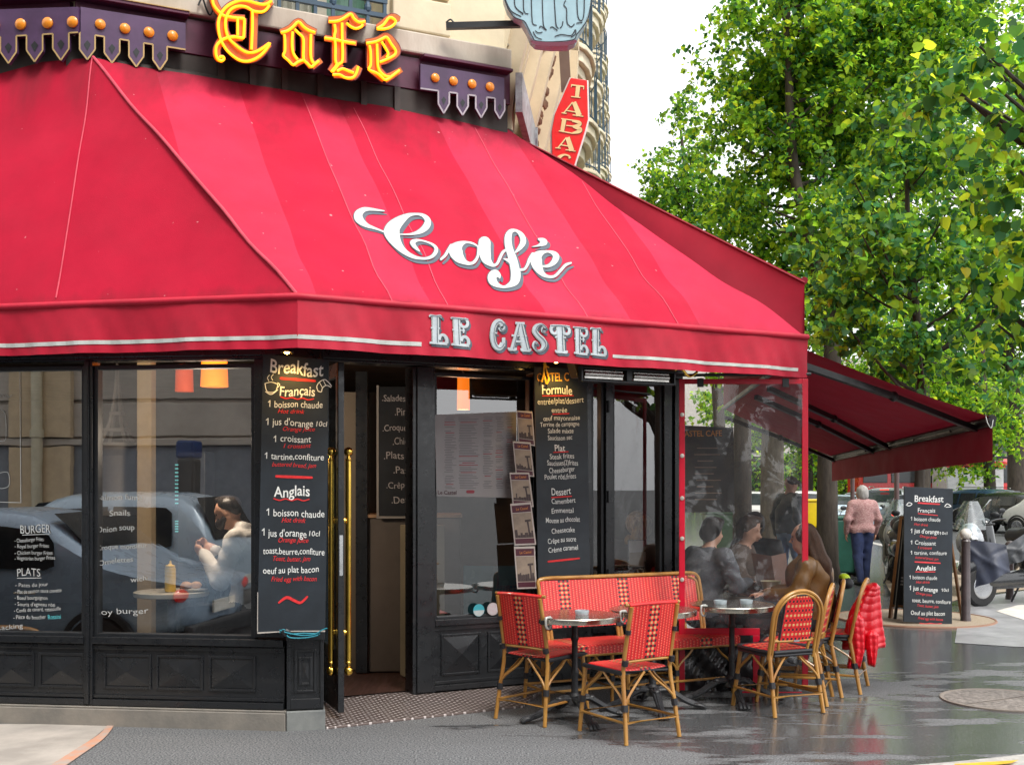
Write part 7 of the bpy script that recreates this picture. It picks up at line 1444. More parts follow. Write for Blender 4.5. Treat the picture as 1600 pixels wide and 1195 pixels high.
def car(label, paint, kind, L=4.2, Wd=1.76, Hh=1.48, brake=False, amber=False, group='cars queueing in the street'):
    'car pointing along +x, centre at origin; returns Empty'
    t = thing('parked_car', label, 'car', (0, 0, 0), group)
    zb = .30; hood = .94 if kind != 'van' else 1.05; belt = .98 if kind != 'van' else 1.10
    if kind == 'sedan': X = [(-L/2, .62, .88, .80), (-L/2+.06, .80, .93, .86), (-L/2+.75, .86, .99, .88), (-L/2+1.35, .88, Hh-.06, .70), (-L/2+1.8, .88, Hh, .64), (-.1, .88, Hh, .63), (.35, .88, Hh-.06, .66), (1.0, .88, .97, .84), (L/2-.4, .85, .84, .80), (L/2-.06, .74, .70, .70), (L/2, .60, .62, .58)]
    elif kind == 'hatch': X = [(-L/2, .70, 1.00, .76), (-L/2+.08, .80, 1.06, .80), (-L/2+.38, .86, Hh-.09, .64), (-L/2+.7, .88, Hh-.01, .62), (-.3, .88, Hh, .62), (.25, .88, Hh-.03, .64), (.55, .88, Hh-.10, .66), (1.15, .88, 1.00, .82), (L/2-.4, .84, .88, .78), (L/2-.05, .72, .70, .68), (L/2, .58, .60, .55)]
    elif kind == 'suv': X = [(-L/2, .72, 1.02, .78), (-L/2+.08, .82, 1.10, .82), (-L/2+.48, .88, Hh-.10, .68), (-L/2+.85, .90, Hh, .66), (-.2, .90, Hh, .66), (.35, .90, Hh-.04, .68), (.65, .90, Hh-.12, .70), (1.2, .90, 1.08, .84), (L/2-.4, .86, .98, .80), (L/2-.05, .76, .76, .72), (L/2, .62, .62, .60)]
    else: X = [(-L/2, .80, Hh-.10, .76), (-L/2+.05, .84, Hh-.03, .78), (-L/2+.4, .86, Hh, .78), (-.2, .88, Hh, .78), (.6, .88, Hh-.02, .76), (.85, .88, Hh-.12, .74), (1.35, .88, 1.12, .80), (L/2-.35, .84, 1.0, .76), (L/2-.05, .74, .78, .70), (L/2, .60, .62, .56)]
    k = Wd/1.76; ring = []
    for x, wd, zt, wt in X:
        b = min(belt, zt-.03); wd *= k; wt *= k; e = .0 if zt > belt+.15 else .0
        zbt = zb+(.16 if abs(x) > L/2-.1 else 0)
        ring.append([(x, -wd*.90, zbt), (x, -wd, zbt+.14), (x, -wd, (zbt+b)/2+.1), (x, -wd*.965, b), (x, -wt-(wd*.965-wt)*.10, zt-.07*(zt > belt+.1)-.015), (x, -wt*.82, zt), (x, 0, zt+.015), (x, wt*.82, zt), (x, wt+(wd*.965-wt)*.10, zt-.07*(zt > belt+.1)-.015), (x, wd*.965, b), (x, wd, (zbt+b)/2+.1), (x, wd, zbt+.14), (x, wd*.90, zbt)])
    g = MB(); n = 13; vs = [p for r_ in ring for p in r_]; fs = []
    for i in range(len(ring)-1):
        for j in range(n-1): fs.append((i*n+j, i*n+j+1, (i+1)*n+j+1, (i+1)*n+j))
        fs.append((i*n+n-1, i*n, (i+1)*n, (i+1)*n+n-1))
    fs.append(tuple(range(n-1, -1, -1))); fs.append(tuple((len(ring)-1)*n+j for j in range(n))); g.add(vs, fs)
    g.build('body', paint, t, smooth=50, sub=1)
    xs = [p[0] for p in X]
    def at_x(x): return [np.array([np.interp(x, xs, [r_[j][c] for r_ in ring]) for c in range(3)]) for j in range(n)]
    cab = [x for x, wd, zt, wt in X if zt > belt+.2]; x0, x1 = min(cab), max(cab)
    xw0 = {'sedan': -L/2+.80, 'hatch': -L/2+.14, 'suv': -L/2+.14, 'van': -L/2+.08}[kind]; xw1 = {'sedan': .95, 'hatch': 1.08, 'suv': 1.14, 'van': 1.30}[kind]
    for s in (0, 1):          # side windows
        segs = {'sedan': [(-1.05, -.42), (-.36, .42)], 'hatch': [(-1.25, -.45), (-.38, .42)], 'suv': [(-1.75, -1.05), (-.98, -.18), (-.10, .60)], 'van': [(.15, .80)]}[kind]
        for a, b in segs:
            g = MB(); pts = []
            for x in np.linspace(a, b, 7):
                r_ = at_x(x); lo, hi = (r_[3], r_[4]) if s == 0 else (r_[9], r_[8]); o = np.array([0, -.012 if s == 0 else .012, 0]); pts.append((lo*.90+hi*.10+o, lo*.14+hi*.86+o))
            if kind in ('sedan', 'hatch', 'suv') and (a, b) == segs[0]: pts[0] = (pts[0][0]+np.array([.0, 0, .05]), pts[1][1]*.5+pts[0][1]*.5-np.array([0, 0, .04]))
            vs = [tuple(q) for p in pts for q in p]; g.add(vs, [(2*i, 2*i+2, 2*i+3, 2*i+1) for i in range(len(pts)-1)]); g.build('window', GLC, t, smooth=True, recalc=False)
    def screen(xa, xb, name):
        g = MB(); vs = []
        for x in np.linspace(xa, xb, 5):
            r_ = at_x(x); up = np.array([0, 0, .014]); d = np.array([-.012 if xa < 0 else .012, 0, .012]); L_ = [r_[5], r_[6], r_[7]]
            vs += [tuple(L_[1]+(L_[0]-L_[1])*.98+d), tuple(L_[1]+d), tuple(L_[1]+(L_[2]-L_[1])*.98+d)]
        g.add(vs, [(i*3+j, i*3+j+1, i*3+j+4, i*3+j+3) for i in range(4) for j in range(2)]); g.build(name, GLC, t, smooth=True, recalc=False)
    if kind == 'sedan': screen(-L/2+.82, -L/2+1.38, 'rear_window'); screen(.42, .94, 'windscreen')
    elif kind == 'hatch': screen(-L/2+.12, -L/2+.40, 'rear_window'); screen(.60, 1.08, 'windscreen')
    elif kind == 'suv': screen(-L/2+.12, -L/2+.50, 'rear_window'); screen(.70, 1.14, 'windscreen')
    else:
        screen(.90, 1.30, 'windscreen')
    if kind == 'van':
        g = MB(); g.hexa([(-L/2-.012, y, z) for y, z in ((-.55, 1.15), (.55, 1.15), (.5, 1.55), (-.5, 1.55))]+[(-L/2+.02, y, z) for y, z in ((-.55, 1.15), (.55, 1.15), (.5, 1.55), (-.5, 1.55))]); g.build('rear_window', GLC, t)
    wx = L/2-.78; r = .31 if kind in ('sedan', 'hatch') else .34
    for x in (-wx, wx):
        for s in (-1, 1):
            wheel(t, (x, s*(.88*k-.10), r), r, .20, s, False)
            g = MB(); ax = (V((1, 0, 0)), V((0, 0, 1)), V((0, s, 0))); g.lathe((x, s*(.88*k-.005), r+.01), [(r+.055, -.05), (r+.055, .004), (r+.005, .006), (r+.0, -.05)], 26, ax); g.build('wheel_arch', TRIM, t, smooth=35)
    g = MB(); zlt = .80 if kind != 'van' else 1.0
    for s in (-1, 1):
        g = MB(); g.ball((-L/2+.075, s*.70*k, zlt), (.045, .16, .065 if kind != 'van' else .2), 12, 8); g.build('tail_light', TLR if brake else TLD, t, smooth=True)
        g = MB(); g.ball((L/2-.14, s*.60*k, .68), (.13, .15, .08), 12, 8); g.build('headlight', CHR, t, smooth=True)
        g = MB(); g.ball((.62, s*(.93*k+.05), 1.02), (.06, .10, .07), 10, 7); g.build('mirror', paint, t, smooth=True)
    if amber:
        g = MB(); g.ball((-L/2+.07, .72*k, zlt+.12), (.05, .06, .06), 10, 7); g.build('indicator', AMB, t, smooth=True)
    if brake:
        g = MB(); g.box((-L/2+.35, 0, Hh-.06), (.05, .3, .025)); g.build('high_brake_light', TLR, t)
    g = MB(); g.box((-L/2-.005, 0, .45), (.10, 1.5*k, .17)); g.box((L/2-.02, 0, .42), (.10, 1.3*k, .15)); g.build('bumper', TRIM, t, bevel=.03)
    g = MB(); g.box((-L/2-.03, 0, .66), (.02, .50, .11)); g.build('number_plate', PLT, t)
    g = MB()
    for s in (-1, 1): g.tube([(-.9, s*.895*k, .82), (-.7, s*.90*k, .82)], .014, 6); g.tube([(.0, s*.895*k, .82), (.2, s*.90*k, .82)], .014, 6)
    g.build('handle', CHR, t)
    if kind in ('suv',):
        g = MB()
        for s in (-1, 1): g.tube(spline([(-1.3, s*.58, Hh-.0), (-1.1, s*.58, Hh+.05), (.1, s*.58, Hh+.05), (.3, s*.58, Hh)]), .016, 6)
        g.build('roof_rail', CHR, t, smooth=True)
    return t
def place(t, x, y, heading): t.location = (x, y, -.13); t.rotation_euler = (0, 0, heading)
PN = lambda n, c, m_=.0: M(n, c, .28, m_, var=.05, vs=3, coat=.6, rv=.05)
SILV_P = PN('silver_paint', (.42, .44, .46), .6); WHITE_P = PN('white_paint', (.70, .70, .68)); NAVY_P = PN('navy_paint', (.03, .065, .12), .3); BLACK_P = PN('black_car_paint', (.015, .016, .018), .3); GREY_P = PN('grey_paint', (.16, .18, .20), .6); BLUEG = PN('blue_grey_paint', (.28, .38, .49), .1); PALEB = PN('pale_blue_paint', (.42, .54, .64), .1)
def pxpos(px, Y): return (px-CX)/F*Y
AWAY = R(84)
q = car('silver car with lit tail lamps and an amber flasher queueing behind the thin pole', SILV_P, 'suv', 4.3, 1.8, 1.66, True, True); place(q, pxpos(1390, 42), 42, R(66))
q = car('dark blue estate car parked right behind the tall pavement board', NAVY_P, 'suv', 4.5, 1.85, 1.62); place(q, pxpos(1521, 44), 44, R(110))
q = car('small black hatchback parked left of the white van', BLACK_P, 'hatch', 3.9, 1.7, 1.50); place(q, pxpos(1566, 42), 42, R(116))
q = car('white delivery van cut by the right edge of the picture', WHITE_P, 'van', 4.3, 1.8, 1.85); place(q, pxpos(1672, 38), 38, R(118))
q = car('grey car with a red lamp glowing just above the grey haired head', GREY_P, 'hatch', 4.1, 1.75, 1.50, True); place(q, pxpos(1347, 46), 46, R(70))
q = car('pale grey car roof showing between tree trunk and thin pole', PALEB, 'sedan', 4.4, 1.76, 1.46); place(q, pxpos(1318, 36), 36, R(62))
q = car('white car seen through the plastic screen beyond the terrace', WHITE_P, 'hatch', 4.1, 1.76, 1.56); place(q, pxpos(1176, 38), 38, R(80))
q = car('dark car with a red lamp right of the silver one', BLACK_P, 'sedan', 4.4, 1.8, 1.46, True); place(q, pxpos(1428, 39), 39, R(75))
q = car('white roofed car behind the yellow bin', PN('cream_car_paint', (.60, .60, .55)), 'suv', 4.4, 1.8, 1.6); place(q, pxpos(1258, 34), 34, R(70))
q = car('small silver car far off just right of the tall board', SILV_P, 'hatch', 4.0, 1.74, 1.5, True); place(q, pxpos(1486, 58), 58, R(100))
q = car('dark grey saloon far off above the tall board', GREY_P, 'sedan', 4.4, 1.8, 1.46); place(q, pxpos(1452, 61), 61, R(100))
q = car('red car far off beyond the dark blue estate', PN('red_car_paint', (.45, .02, .02)), 'hatch', 4.0, 1.74, 1.5); place(q, pxpos(1556, 66), 66, R(104))
# the two cars mirrored in the left windows (they stand between the photographer and the shop)
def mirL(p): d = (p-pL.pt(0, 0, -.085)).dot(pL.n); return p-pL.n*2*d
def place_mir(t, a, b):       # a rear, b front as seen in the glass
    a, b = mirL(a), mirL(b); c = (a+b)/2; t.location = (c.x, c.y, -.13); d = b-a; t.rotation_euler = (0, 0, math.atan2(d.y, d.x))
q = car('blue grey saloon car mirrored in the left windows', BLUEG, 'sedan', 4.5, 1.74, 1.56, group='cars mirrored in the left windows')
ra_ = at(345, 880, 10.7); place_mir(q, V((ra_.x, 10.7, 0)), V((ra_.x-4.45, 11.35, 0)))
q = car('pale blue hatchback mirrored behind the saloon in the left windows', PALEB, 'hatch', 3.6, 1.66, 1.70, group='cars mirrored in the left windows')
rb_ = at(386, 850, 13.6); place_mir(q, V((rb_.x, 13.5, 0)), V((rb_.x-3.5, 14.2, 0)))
# red bus and white kiosk far down the street
bs_ = thing('city_bus', 'red city bus with a yellow stripe far down the street behind the boards', 'bus', (pxpos(1480, 62), 62, -.13)); bx = pxpos(1480, 62)
g = MB(); g.box((bx+.2, 64, 1.65), (9.5, 2.5, 2.9)); g.build('body', PN('bus_red', (.62, .02, .02)), bs_, bevel=.2)
for i in range(6): g = MB(); g.box((bx-4.2+1.55*i+.5, 62.74, 2.25), (1.35, .06, 1.0)); g.build('window', GLC, bs_, bevel=.05)
g = MB(); g.box((bx+.2, 62.73, .72), (9.4, .05, .22)); g.build('stripe', M('bus_yellow', (.75, .38, .02), .5), bs_)
for x in (-3, 3): wheel(bs_, (bx+.2+x, 62.9, .37), .48, .3, -1, False)
kx = pxpos(1548, 58); kk = thing('white_kiosk', 'white street kiosk with thin red edging beyond the parked cars', 'kiosk', (kx, 60, 0))
g = MB(); g.box((kx, 61, 1.5), (3.0, 2.2, 3.0)); g.build('wall', M('kiosk_white', (.55, .55, .56), .5), kk, bevel=.05)
g = MB(); g.box((kx+.75, 59.87, 1.4), (.12, .06, 2.8)); g.box((kx, 59.86, 2.72), (3.1, .06, .3)); g.build('trim', M('kiosk_red', (.65, .03, .03), .5), kk); g = MB(); g.box((kx, 61, 3.08), (3.3, 2.5, .14)); g.build('roof', TRIM, kk); g = MB(); g.box((kx+.2, 59.9, 3.6), (1.1, .1, .8)); g.build('sign_panel', M('kiosk_yellow', (.80, .48, .02), .5), kk)
# ---- bins
yb2 = thing('yellow_bin', 'bright yellow litter bin beside the tree trunk at the screen edge', 'bin', at(1266, 870, 21.5)); c = at(1266, 783, 21.5); BY = M('bin_yellow', (.85, .60, .01), .45)
x0 = c.x; ztop = c.z; zbot = at(1266, 824, 21.5).z
g = MB(); g.hexa([(x0+sx*.30*e, 21.5+sy*.26*e, z) for z, e in ((zbot, .88), (ztop, 1.0)) for sx, sy in ((-1, -1), (1, -1), (1, 1), (-1, 1))]); g.build('bin', BY, yb2, bevel=.03); g = MB(); g.box((x0, 21.5, ztop+.02), (.64, .56, .045)); g.build('lid', BY, yb2, bevel=.015); g = MB(); g.tube([(x0, 21.5, 0), (x0, 21.5, zbot)], .05, 10); g.box((x0, 21.5, zbot-.02), (.4, .4, .03)); g.build('stand', BLK2, yb2)
def bin_(px, Y, w_, h_, label, mat):
    x = pxpos(px, Y); t = thing('waste_bin', label, 'bin', (x, Y, 0)); g = MB(); g.hexa([(x+sx*w_/2*e, Y+sy*w_/2*e, z) for z, e in ((.06, .86), (h_, 1)) for sx, sy in ((-1, -1), (1, -1), (1, 1), (-1, 1))]); g.build('bin', mat, t, bevel=.03); g = MB(); g.box((x, Y, h_+.03), (w_*1.06, w_*1.06, .06)); g.build('lid', mat, t, bevel=.02); g = MB()
    for s in (-1, 1): g.lathe((x+s*w_*.4, Y+w_*.35, .09), [(.09, -.03), (.09, .03)], 12, (V((0, 1, 0)), V((0, 0, 1)), V((1, 0, 0))))
    g.build('wheel', TYRE, t)
bin_(1316, 20.6, .42, 1.02, 'dark green waste bin between the trunk and the grey haired person', M('bin_green', (.02, .10, .07), .5)); bin_(1122, 22, .55, 1.08, 'dull green wheeled bin seen through the plastic screen', M('bin_green_dull', (.06, .12, .06), .6))
# ---- scooters
SEATM = M('seat_vinyl', (.022, .022, .025), .45); SCW = PN('scooter_silver', (.40, .42, .44), .5); SCB = PN('scooter_black', (.02, .022, .025), .2)
WSC = glassy('fairing_glass', .15, (.82, .9, .92), haze=.07, hcol=(.5, .6, .62))
def scooter(label, paint, loc, heading, screen_=True, case=True, group='scooters parked by the kerb'):
    t = thing('parked_scooter', label, 'scooter', (0, 0, 0), group)
    for x in (-.68, .66):
        g = MB(); ax = (V((1, 0, 0)), V((0, 0, 1)), V((0, 1, 0))); g.lathe((x, 0, .27), [(.17, -.06), (.25, -.055), (.275, -.03), (.275, .03), (.25, .055), (.17, .06)], 24, ax); o = g.build('wheel', TYRE, t, smooth=35); g = MB(); g.lathe((x, 0, .27), [(.16, -.064), (.165, -.062), (.165, .062), (.16, .064), (.13, .061), (.05, .063)], 20, ax); g.build('rim', RIMA, o, smooth=35)
    sdf_obj('body', [ell((-.45, 0, .62), (.40, .17, .17), 0, .05), cone((-.75, 0, .68), (-.2, 0, .60), .12, .16, 0, .05), cone((-.1, 0, .34), (.40, 0, .34), .13, .12, 0, .05), cone((.42, 0, .40), (.52, 0, .95), .16, .13, 0, .06), ell((.58, 0, .80), (.15, .20, .24), 0, .06), ell((.68, 0, .58), (.24, .10, .08), 0, .04)], [paint], t, h=.022)
    sdf_obj('seat', [cone((-.78, 0, .82), (-.12, 0, .80), .11, .13, 0, .04), cone((-.55, 0, .86), (-.4, 0, .86), .10, .10, 0, .04)], [SEATM], t, h=.022)
    g = MB(); g.tube(spline([(.40, -.34, 1.06), (.44, -.2, 1.05), (.48, 0, 1.0), (.44, .2, 1.05), (.40, .34, 1.06)]), .017, 8); g.tube([(.48, 0, .98), (.68, 0, .28)], .03, 8); g.build('handlebar', BLK2, t, smooth=True)
    for s in (-1, 1): g = MB(); g.ball((.47, s*.34, 1.20), (.02, .07, .045), 10, 7); g.tube([(.43, s*.24, 1.06), (.47, s*.33, 1.19)], .008, 6); g.build('mirror', BLK2, t, smooth=True)
    g = MB(); g.ball((.72, 0, .84), (.05, .12, .07), 12, 8); g.build('headlight', CHR, t, smooth=True); g = MB(); g.ball((-.86, 0, .68), (.04, .10, .05), 10, 7); g.build('tail_light', TLD, t, smooth=True)
    if screen_: g = MB(); g.grid(lambda u, v: V((.72-.34*v-.14*(2*u-1)**2, (u-.5)*.44*(1-.55*v*v), .98+.42*v)), 12, 10); g.build('windscreen', WSC, t, smooth=True, recalc=False)
    if case: sdf_obj('top_case', [ell((-.85, 0, 1.02), (.20, .22, .15), 0, .02)], [BLK2], t, h=.025)
    g = MB(); g.tube([(-.1, .10, .22), (-.15, .22, .01)], .014, 6); g.tube([(-.1, -.10, .22), (-.15, -.16, .01)], .014, 6); g.build('stand', BLK2, t); g = MB(); g.tube([(-.2, -.18, .30), (-.75, -.20, .36)], .055, 10); g.build('exhaust', CHR, t, smooth=True)
    t.location = loc; t.rotation_euler = (0, 0, heading); return t
s1 = scooter('silver and black scooter with a clear windscreen behind the white topped bollard', SCW, (7.05, 17.4, .002), R(246), True, False)
s2 = copy_tree(s1); s2.location = (6.75, 19.6, .002); s2.rotation_euler = (0, 0, R(240)); s2['label'] = 'silver scooter half hidden by the tall pavement board'
s3 = scooter('dark motor scooter with a big top case behind the easel board', SCB, (6.15, 17.3, .002), R(64), True, True)
s4 = copy_tree(s3); s4.location = (6.1, 21.2, .002); s4.rotation_euler = (0, 0, R(100)); s4['label'] = 'dark motor scooter beyond the grey haired person'
s5 = copy_tree(s3); s5.location = (8.3, 19.0, .002); s5.rotation_euler = (0, 0, R(110)); s5['label'] = 'dark motor scooter at the right edge beyond the covered scooter'
s6 = copy_tree(s3); s6.location = (6.4, 18.9, .002); s6.rotation_euler = (0, 0, R(80)); s6['label'] = 'dark motor scooter wedged between the easel board and the silver scooter'
# scooter under a rain apron: body, wheels, skirt
cvx = thing('covered_scooter', 'black scooter wrapped in a navy rain apron behind the two bollards', 'scooter', (6.85, 15.6, 0)); fD = V((.92, .38, 0)); rDx = V((.38, -.92, 0)); cB = V((7.0, 15.7, 0))
sp_ = lambda a, q, z: tuple(cB+fD*a+rDx*q+Z3*z)
APR = M('navy_apron', (.030, .037, .062), .55, var=.3, vs=4, bump=.1, bs=30)
def drape(c4, Y4, name, mat, bulge, seed, nu=36, nv=26):
    rn = random.Random(seed); ph = [rn.uniform(0, 6) for _ in range(8)]; g = MB(); Q = [V(at(p[0], p[1], y)) for p, y in zip(c4, Y4)]
    for o in (0, .012):
        g.grid(lambda u, v: quad(Q[0], Q[1], Q[2], Q[3], u, v)+V((-.2, -1, .15))*(bulge*math.sin(PI*min(1, u*1.05))*(.35+.65*math.sin(PI*.5*(1-v)+.5))+.030*math.sin(u*7+v*2.2+ph[0])*(.25+.75*v)+.012*math.sin(u*15-v*3+ph[1])*(.3+.7*v)+.018*math.exp(-((v-.9*u-.1)/.09)**2)-.016*math.exp(-((v+.6*u-.75)/.07)**2)-o)+V((0, 0, .015*math.sin(u*9+ph[3])*v)), nu, nv)
    return g.build(name, mat, cvx, smooth=70, recalc=False)
drape([(1501, 842), (1572, 851), (1579, 893), (1523, 920)], (15.5, 15.3, 15.2, 15.25), 'apron', APR, .09, 4)
drape([(1566, 856), (1612, 826), (1612, 868), (1577, 884)], (15.35, 15.5, 15.4, 15.3), 'seat_cover', M('seat_cover_grey', (.045, .05, .058), .5, var=.3, vs=4, bump=.1, bs=30), .07, 7, 24, 16)
sdf_obj('body', [cone(sp_(-.55, 0, .33), sp_(.5, 0, .36), .12, .13, 0, .05), cone(sp_(-.78, 0, .72), sp_(-.66, 0, .45), .06, .12, 0, .06), cone(sp_(.2, 0, .60), sp_(.95, .0, .80), .15, .12, 0, .06), ell(sp_(.70, 0, .58), (.30, .17, .15), 0, .05), cone(sp_(-.95, 0, .52), sp_(-.6, 0, .56), .09, .10, 0, .04)], [SCB], cvx, h=.018)
g = MB(); g.tube(spline([sp_(-.05, .03, .84), sp_(.35, .03, .88), sp_(.75, .0, 1.0), sp_(1.05, 0, 1.02)]), [.05]*4+[.07]*8+[.05]*7, 10); g.build('seat', SEATM, cvx, smooth=True)
for a in (-.72, .85):
    g = MB(); ax = (fD, Z3, rDx); g.lathe(sp_(a, .04, .27), [(.17, -.06), (.25, -.055), (.275, -.03), (.275, .03), (.25, .055), (.17, .06)], 24, ax); o = g.build('wheel', TYRE, cvx, smooth=35); g = MB(); g.lathe(sp_(a, .04, .27), [(.16, -.064), (.165, -.062), (.165, .062), (.16, .064), (.13, .061), (.05, .063)], 20, ax); g.build('rim', RIMA, o, smooth=35)
g = MB(); g.tube([sp_(.1, .12, .25), sp_(.05, .25, .01)], .014, 6); g.tube([sp_(.15, -.1, .25), sp_(.1, -.2, .01)], .014, 6); g.build('stand', BLK2, cvx); g = MB(); g.tube([sp_(.1, .22, .52), sp_(.32, .22, .50)], .035, 8); g.build('grip', M('grip_grey', (.25, .22, .21), .5), cvx, smooth=True)
# ================================================================== neighbours: houses along the street, the wall mirrored in the left windows
BSTN = M('balcony_stone', (.76, .67, .50), .8, var=.12, vs=3)
def terrace(label, d0, d1, hgt, out, mat, seed):
    t = thing('stone_house', label, 'building', tuple(rp_(0, d0, 0)), 'stone houses along the street'); pjx = .62; rn = random.Random(seed); n = max(2, int((d1-d0)/3.1)); st = 3.2
    g = MB(); g.hexa([rp_(a, d, z) for z in (0, hgt) for a, d in ((-9, d0), (out, d0), (out, d1), (-9, d1))]); g.build('wall', mat, t)
    g = MB()
    for z in (4.2, hgt-2.8): g.hexa([rp_(a, d, zz) for zz, e in ((z, .0), (z+.4, .12)) for a, d in ((out-.1, d0-.05), (out+e, d0-.05), (out+e, d1+.05), (out-.1, d1+.05))])
    g.hexa([rp_(a, d, zz) for zz, e in ((hgt-.5, .1), (hgt+.1, .4)) for a, d in ((out-.3, d0-.1), (out+e, d0-.1), (out+e, d1+.1), (out-.3, d1+.1))]); g.build('cornice', BSTN, t)
    for k in range(int((hgt-5)/st)):
        z = 4.6+k*st
        g = MB()
        for i in range(n):
            dm = d0+(i+.5)*(d1-d0)/n; g.hexa([rp_(a, d, zz) for zz in (z+.15, z+2.4) for a, d in ((out-.2, dm-.4), (out+.012, dm-.4), (out+.012, dm+.4), (out-.2, dm+.4))])
        g.build('window', M('house_window', (.17, .18, .19), .2), t)
        for i in range(n):          # one bow-fronted balcony on its moulded corbel per window
            dm = d0+(i+.5)*(d1-d0)/n; hw = min(1.0, (d1-d0)/n*.40); ar = lambda e, q: [(out-.08, dm-hw*q)]+[(out+e*math.sin(t)**.7, dm-hw*q*math.cos(t)) for t in np.linspace(.15, PI-.15, 9)]+[(out-.08, dm+hw*q)]
            g = MB()
            for z0_, z1_, e, q in ((-.95, -.72, .14, .30), (-.72, -.50, .26, .50), (-.50, -.30, .40, .70), (-.30, -.16, .52, .88), (-.16, .0, .60, .98), (.0, .07, .66, 1.04)): g.prism([rp_(x_, d_, z+z0_) for x_, d_ in ar(e, q)], (0, 0, z1_-z0_))
            g.build('balcony', BSTN, t, bevel=.015)
            g = MB(); L_ = [p for p in ar(.60, 1.0)]
            for zz in (z+.15, z+1.0): g.tube([rp_(x_, d_, zz) for x_, d_ in L_], .016, 5)
            for x_, d_ in L_[1:-1]: g.tube([rp_(x_, d_, z+.07), rp_(x_, d_, z+1.0)], .010, 4)
            g.build('railing', BLU, t)
terrace('pale stone house with curved balconies just beyond the coved bay', 5.3, 15, 19, -.02, CREAM, 1)
terrace('farther stone house with iron balconies in the row', 15.5, 30, 21, -.05, M('cream_stone_grey', (.74, .66, .52), .85, var=.12), 2)
terrace('farthest stone house closing the row against the white sky', 31, 66, 23, -.1, M('cream_stone_far', (.76, .69, .56), .85, var=.12), 3)
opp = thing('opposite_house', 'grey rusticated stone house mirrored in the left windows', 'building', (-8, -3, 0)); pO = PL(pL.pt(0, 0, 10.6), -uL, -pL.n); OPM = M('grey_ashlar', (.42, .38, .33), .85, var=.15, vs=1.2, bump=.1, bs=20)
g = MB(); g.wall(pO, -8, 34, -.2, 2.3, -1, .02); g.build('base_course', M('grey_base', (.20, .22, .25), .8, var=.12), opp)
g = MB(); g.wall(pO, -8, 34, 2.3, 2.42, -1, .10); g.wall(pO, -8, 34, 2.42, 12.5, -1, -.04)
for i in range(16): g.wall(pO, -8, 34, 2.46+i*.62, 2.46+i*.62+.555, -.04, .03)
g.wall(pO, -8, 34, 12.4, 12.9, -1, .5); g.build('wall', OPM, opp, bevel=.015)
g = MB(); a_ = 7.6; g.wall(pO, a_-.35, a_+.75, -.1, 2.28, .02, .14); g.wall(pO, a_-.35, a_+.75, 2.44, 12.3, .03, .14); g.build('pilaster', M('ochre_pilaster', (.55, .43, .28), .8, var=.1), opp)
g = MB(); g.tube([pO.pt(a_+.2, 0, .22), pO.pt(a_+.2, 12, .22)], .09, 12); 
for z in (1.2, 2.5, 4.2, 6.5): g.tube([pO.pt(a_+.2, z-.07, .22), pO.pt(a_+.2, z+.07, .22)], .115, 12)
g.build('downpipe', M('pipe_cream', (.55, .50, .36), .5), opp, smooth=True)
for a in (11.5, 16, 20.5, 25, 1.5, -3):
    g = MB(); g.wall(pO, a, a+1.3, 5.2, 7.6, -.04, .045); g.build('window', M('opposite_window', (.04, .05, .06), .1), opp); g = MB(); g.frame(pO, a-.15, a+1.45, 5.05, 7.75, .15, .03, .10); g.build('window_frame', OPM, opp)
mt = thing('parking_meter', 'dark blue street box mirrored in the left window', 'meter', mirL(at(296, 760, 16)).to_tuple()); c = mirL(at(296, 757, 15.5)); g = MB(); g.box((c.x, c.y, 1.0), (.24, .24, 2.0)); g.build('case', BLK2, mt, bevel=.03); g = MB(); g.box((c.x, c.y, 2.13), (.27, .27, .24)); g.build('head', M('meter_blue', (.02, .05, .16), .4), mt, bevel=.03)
# ================================================================== trees
BARK = M('bark', (.030, .023, .018), .9, col2=(.07, .055, .042), vs=9, bump=.5, bs=25, stretch=(1, 1, .25)); BARK2 = M('plane_bark', (.15, .125, .095), .9, col2=(.07, .055, .04), vs=10, bump=.4, bs=25, stretch=(1, 1, .4))
LG = [leafmat('leaf_mid', (.105, .22, .018), .5), leafmat('leaf_light', (.20, .34, .022), .57), leafmat('leaf_deep', (.025, .085, .016), .38), leafmat('leaf_blue', (.045, .15, .05), .4), leafmat('leaf_yellow', (.27, .35, .018), .56)]
def leaf_tpl(detail):
    if detail == 0: return np.array([(0, 0, 0), (.38, .45, .06), (0, 1, -.10), (-.38, .45, .06)]), [(0, 1, 2, 3)]
    if detail == 1: return np.array([(0, 0, 0), (.40, .30, .07), (.30, .70, .03), (0, 1, -.14), (-.30, .70, .03), (-.40, .30, .07)]), [(0, 1, 2, 3), (0, 3, 4, 5)]
    return np.array([(0, .03, 0), (.22, -.03, .05), (.44, .18, .09), (.42, .46, .06), (.24, .76, -.02), (0, 1.0, -.16), (-.24, .76, -.02), (-.42, .46, .06), (-.44, .18, .09), (-.22, -.03, .05), (0, .5, -.02)]), [(0, 1, 2, 3, 10), (10, 3, 4, 5), (10, 5, 6, 7), (0, 10, 7, 8, 9)]
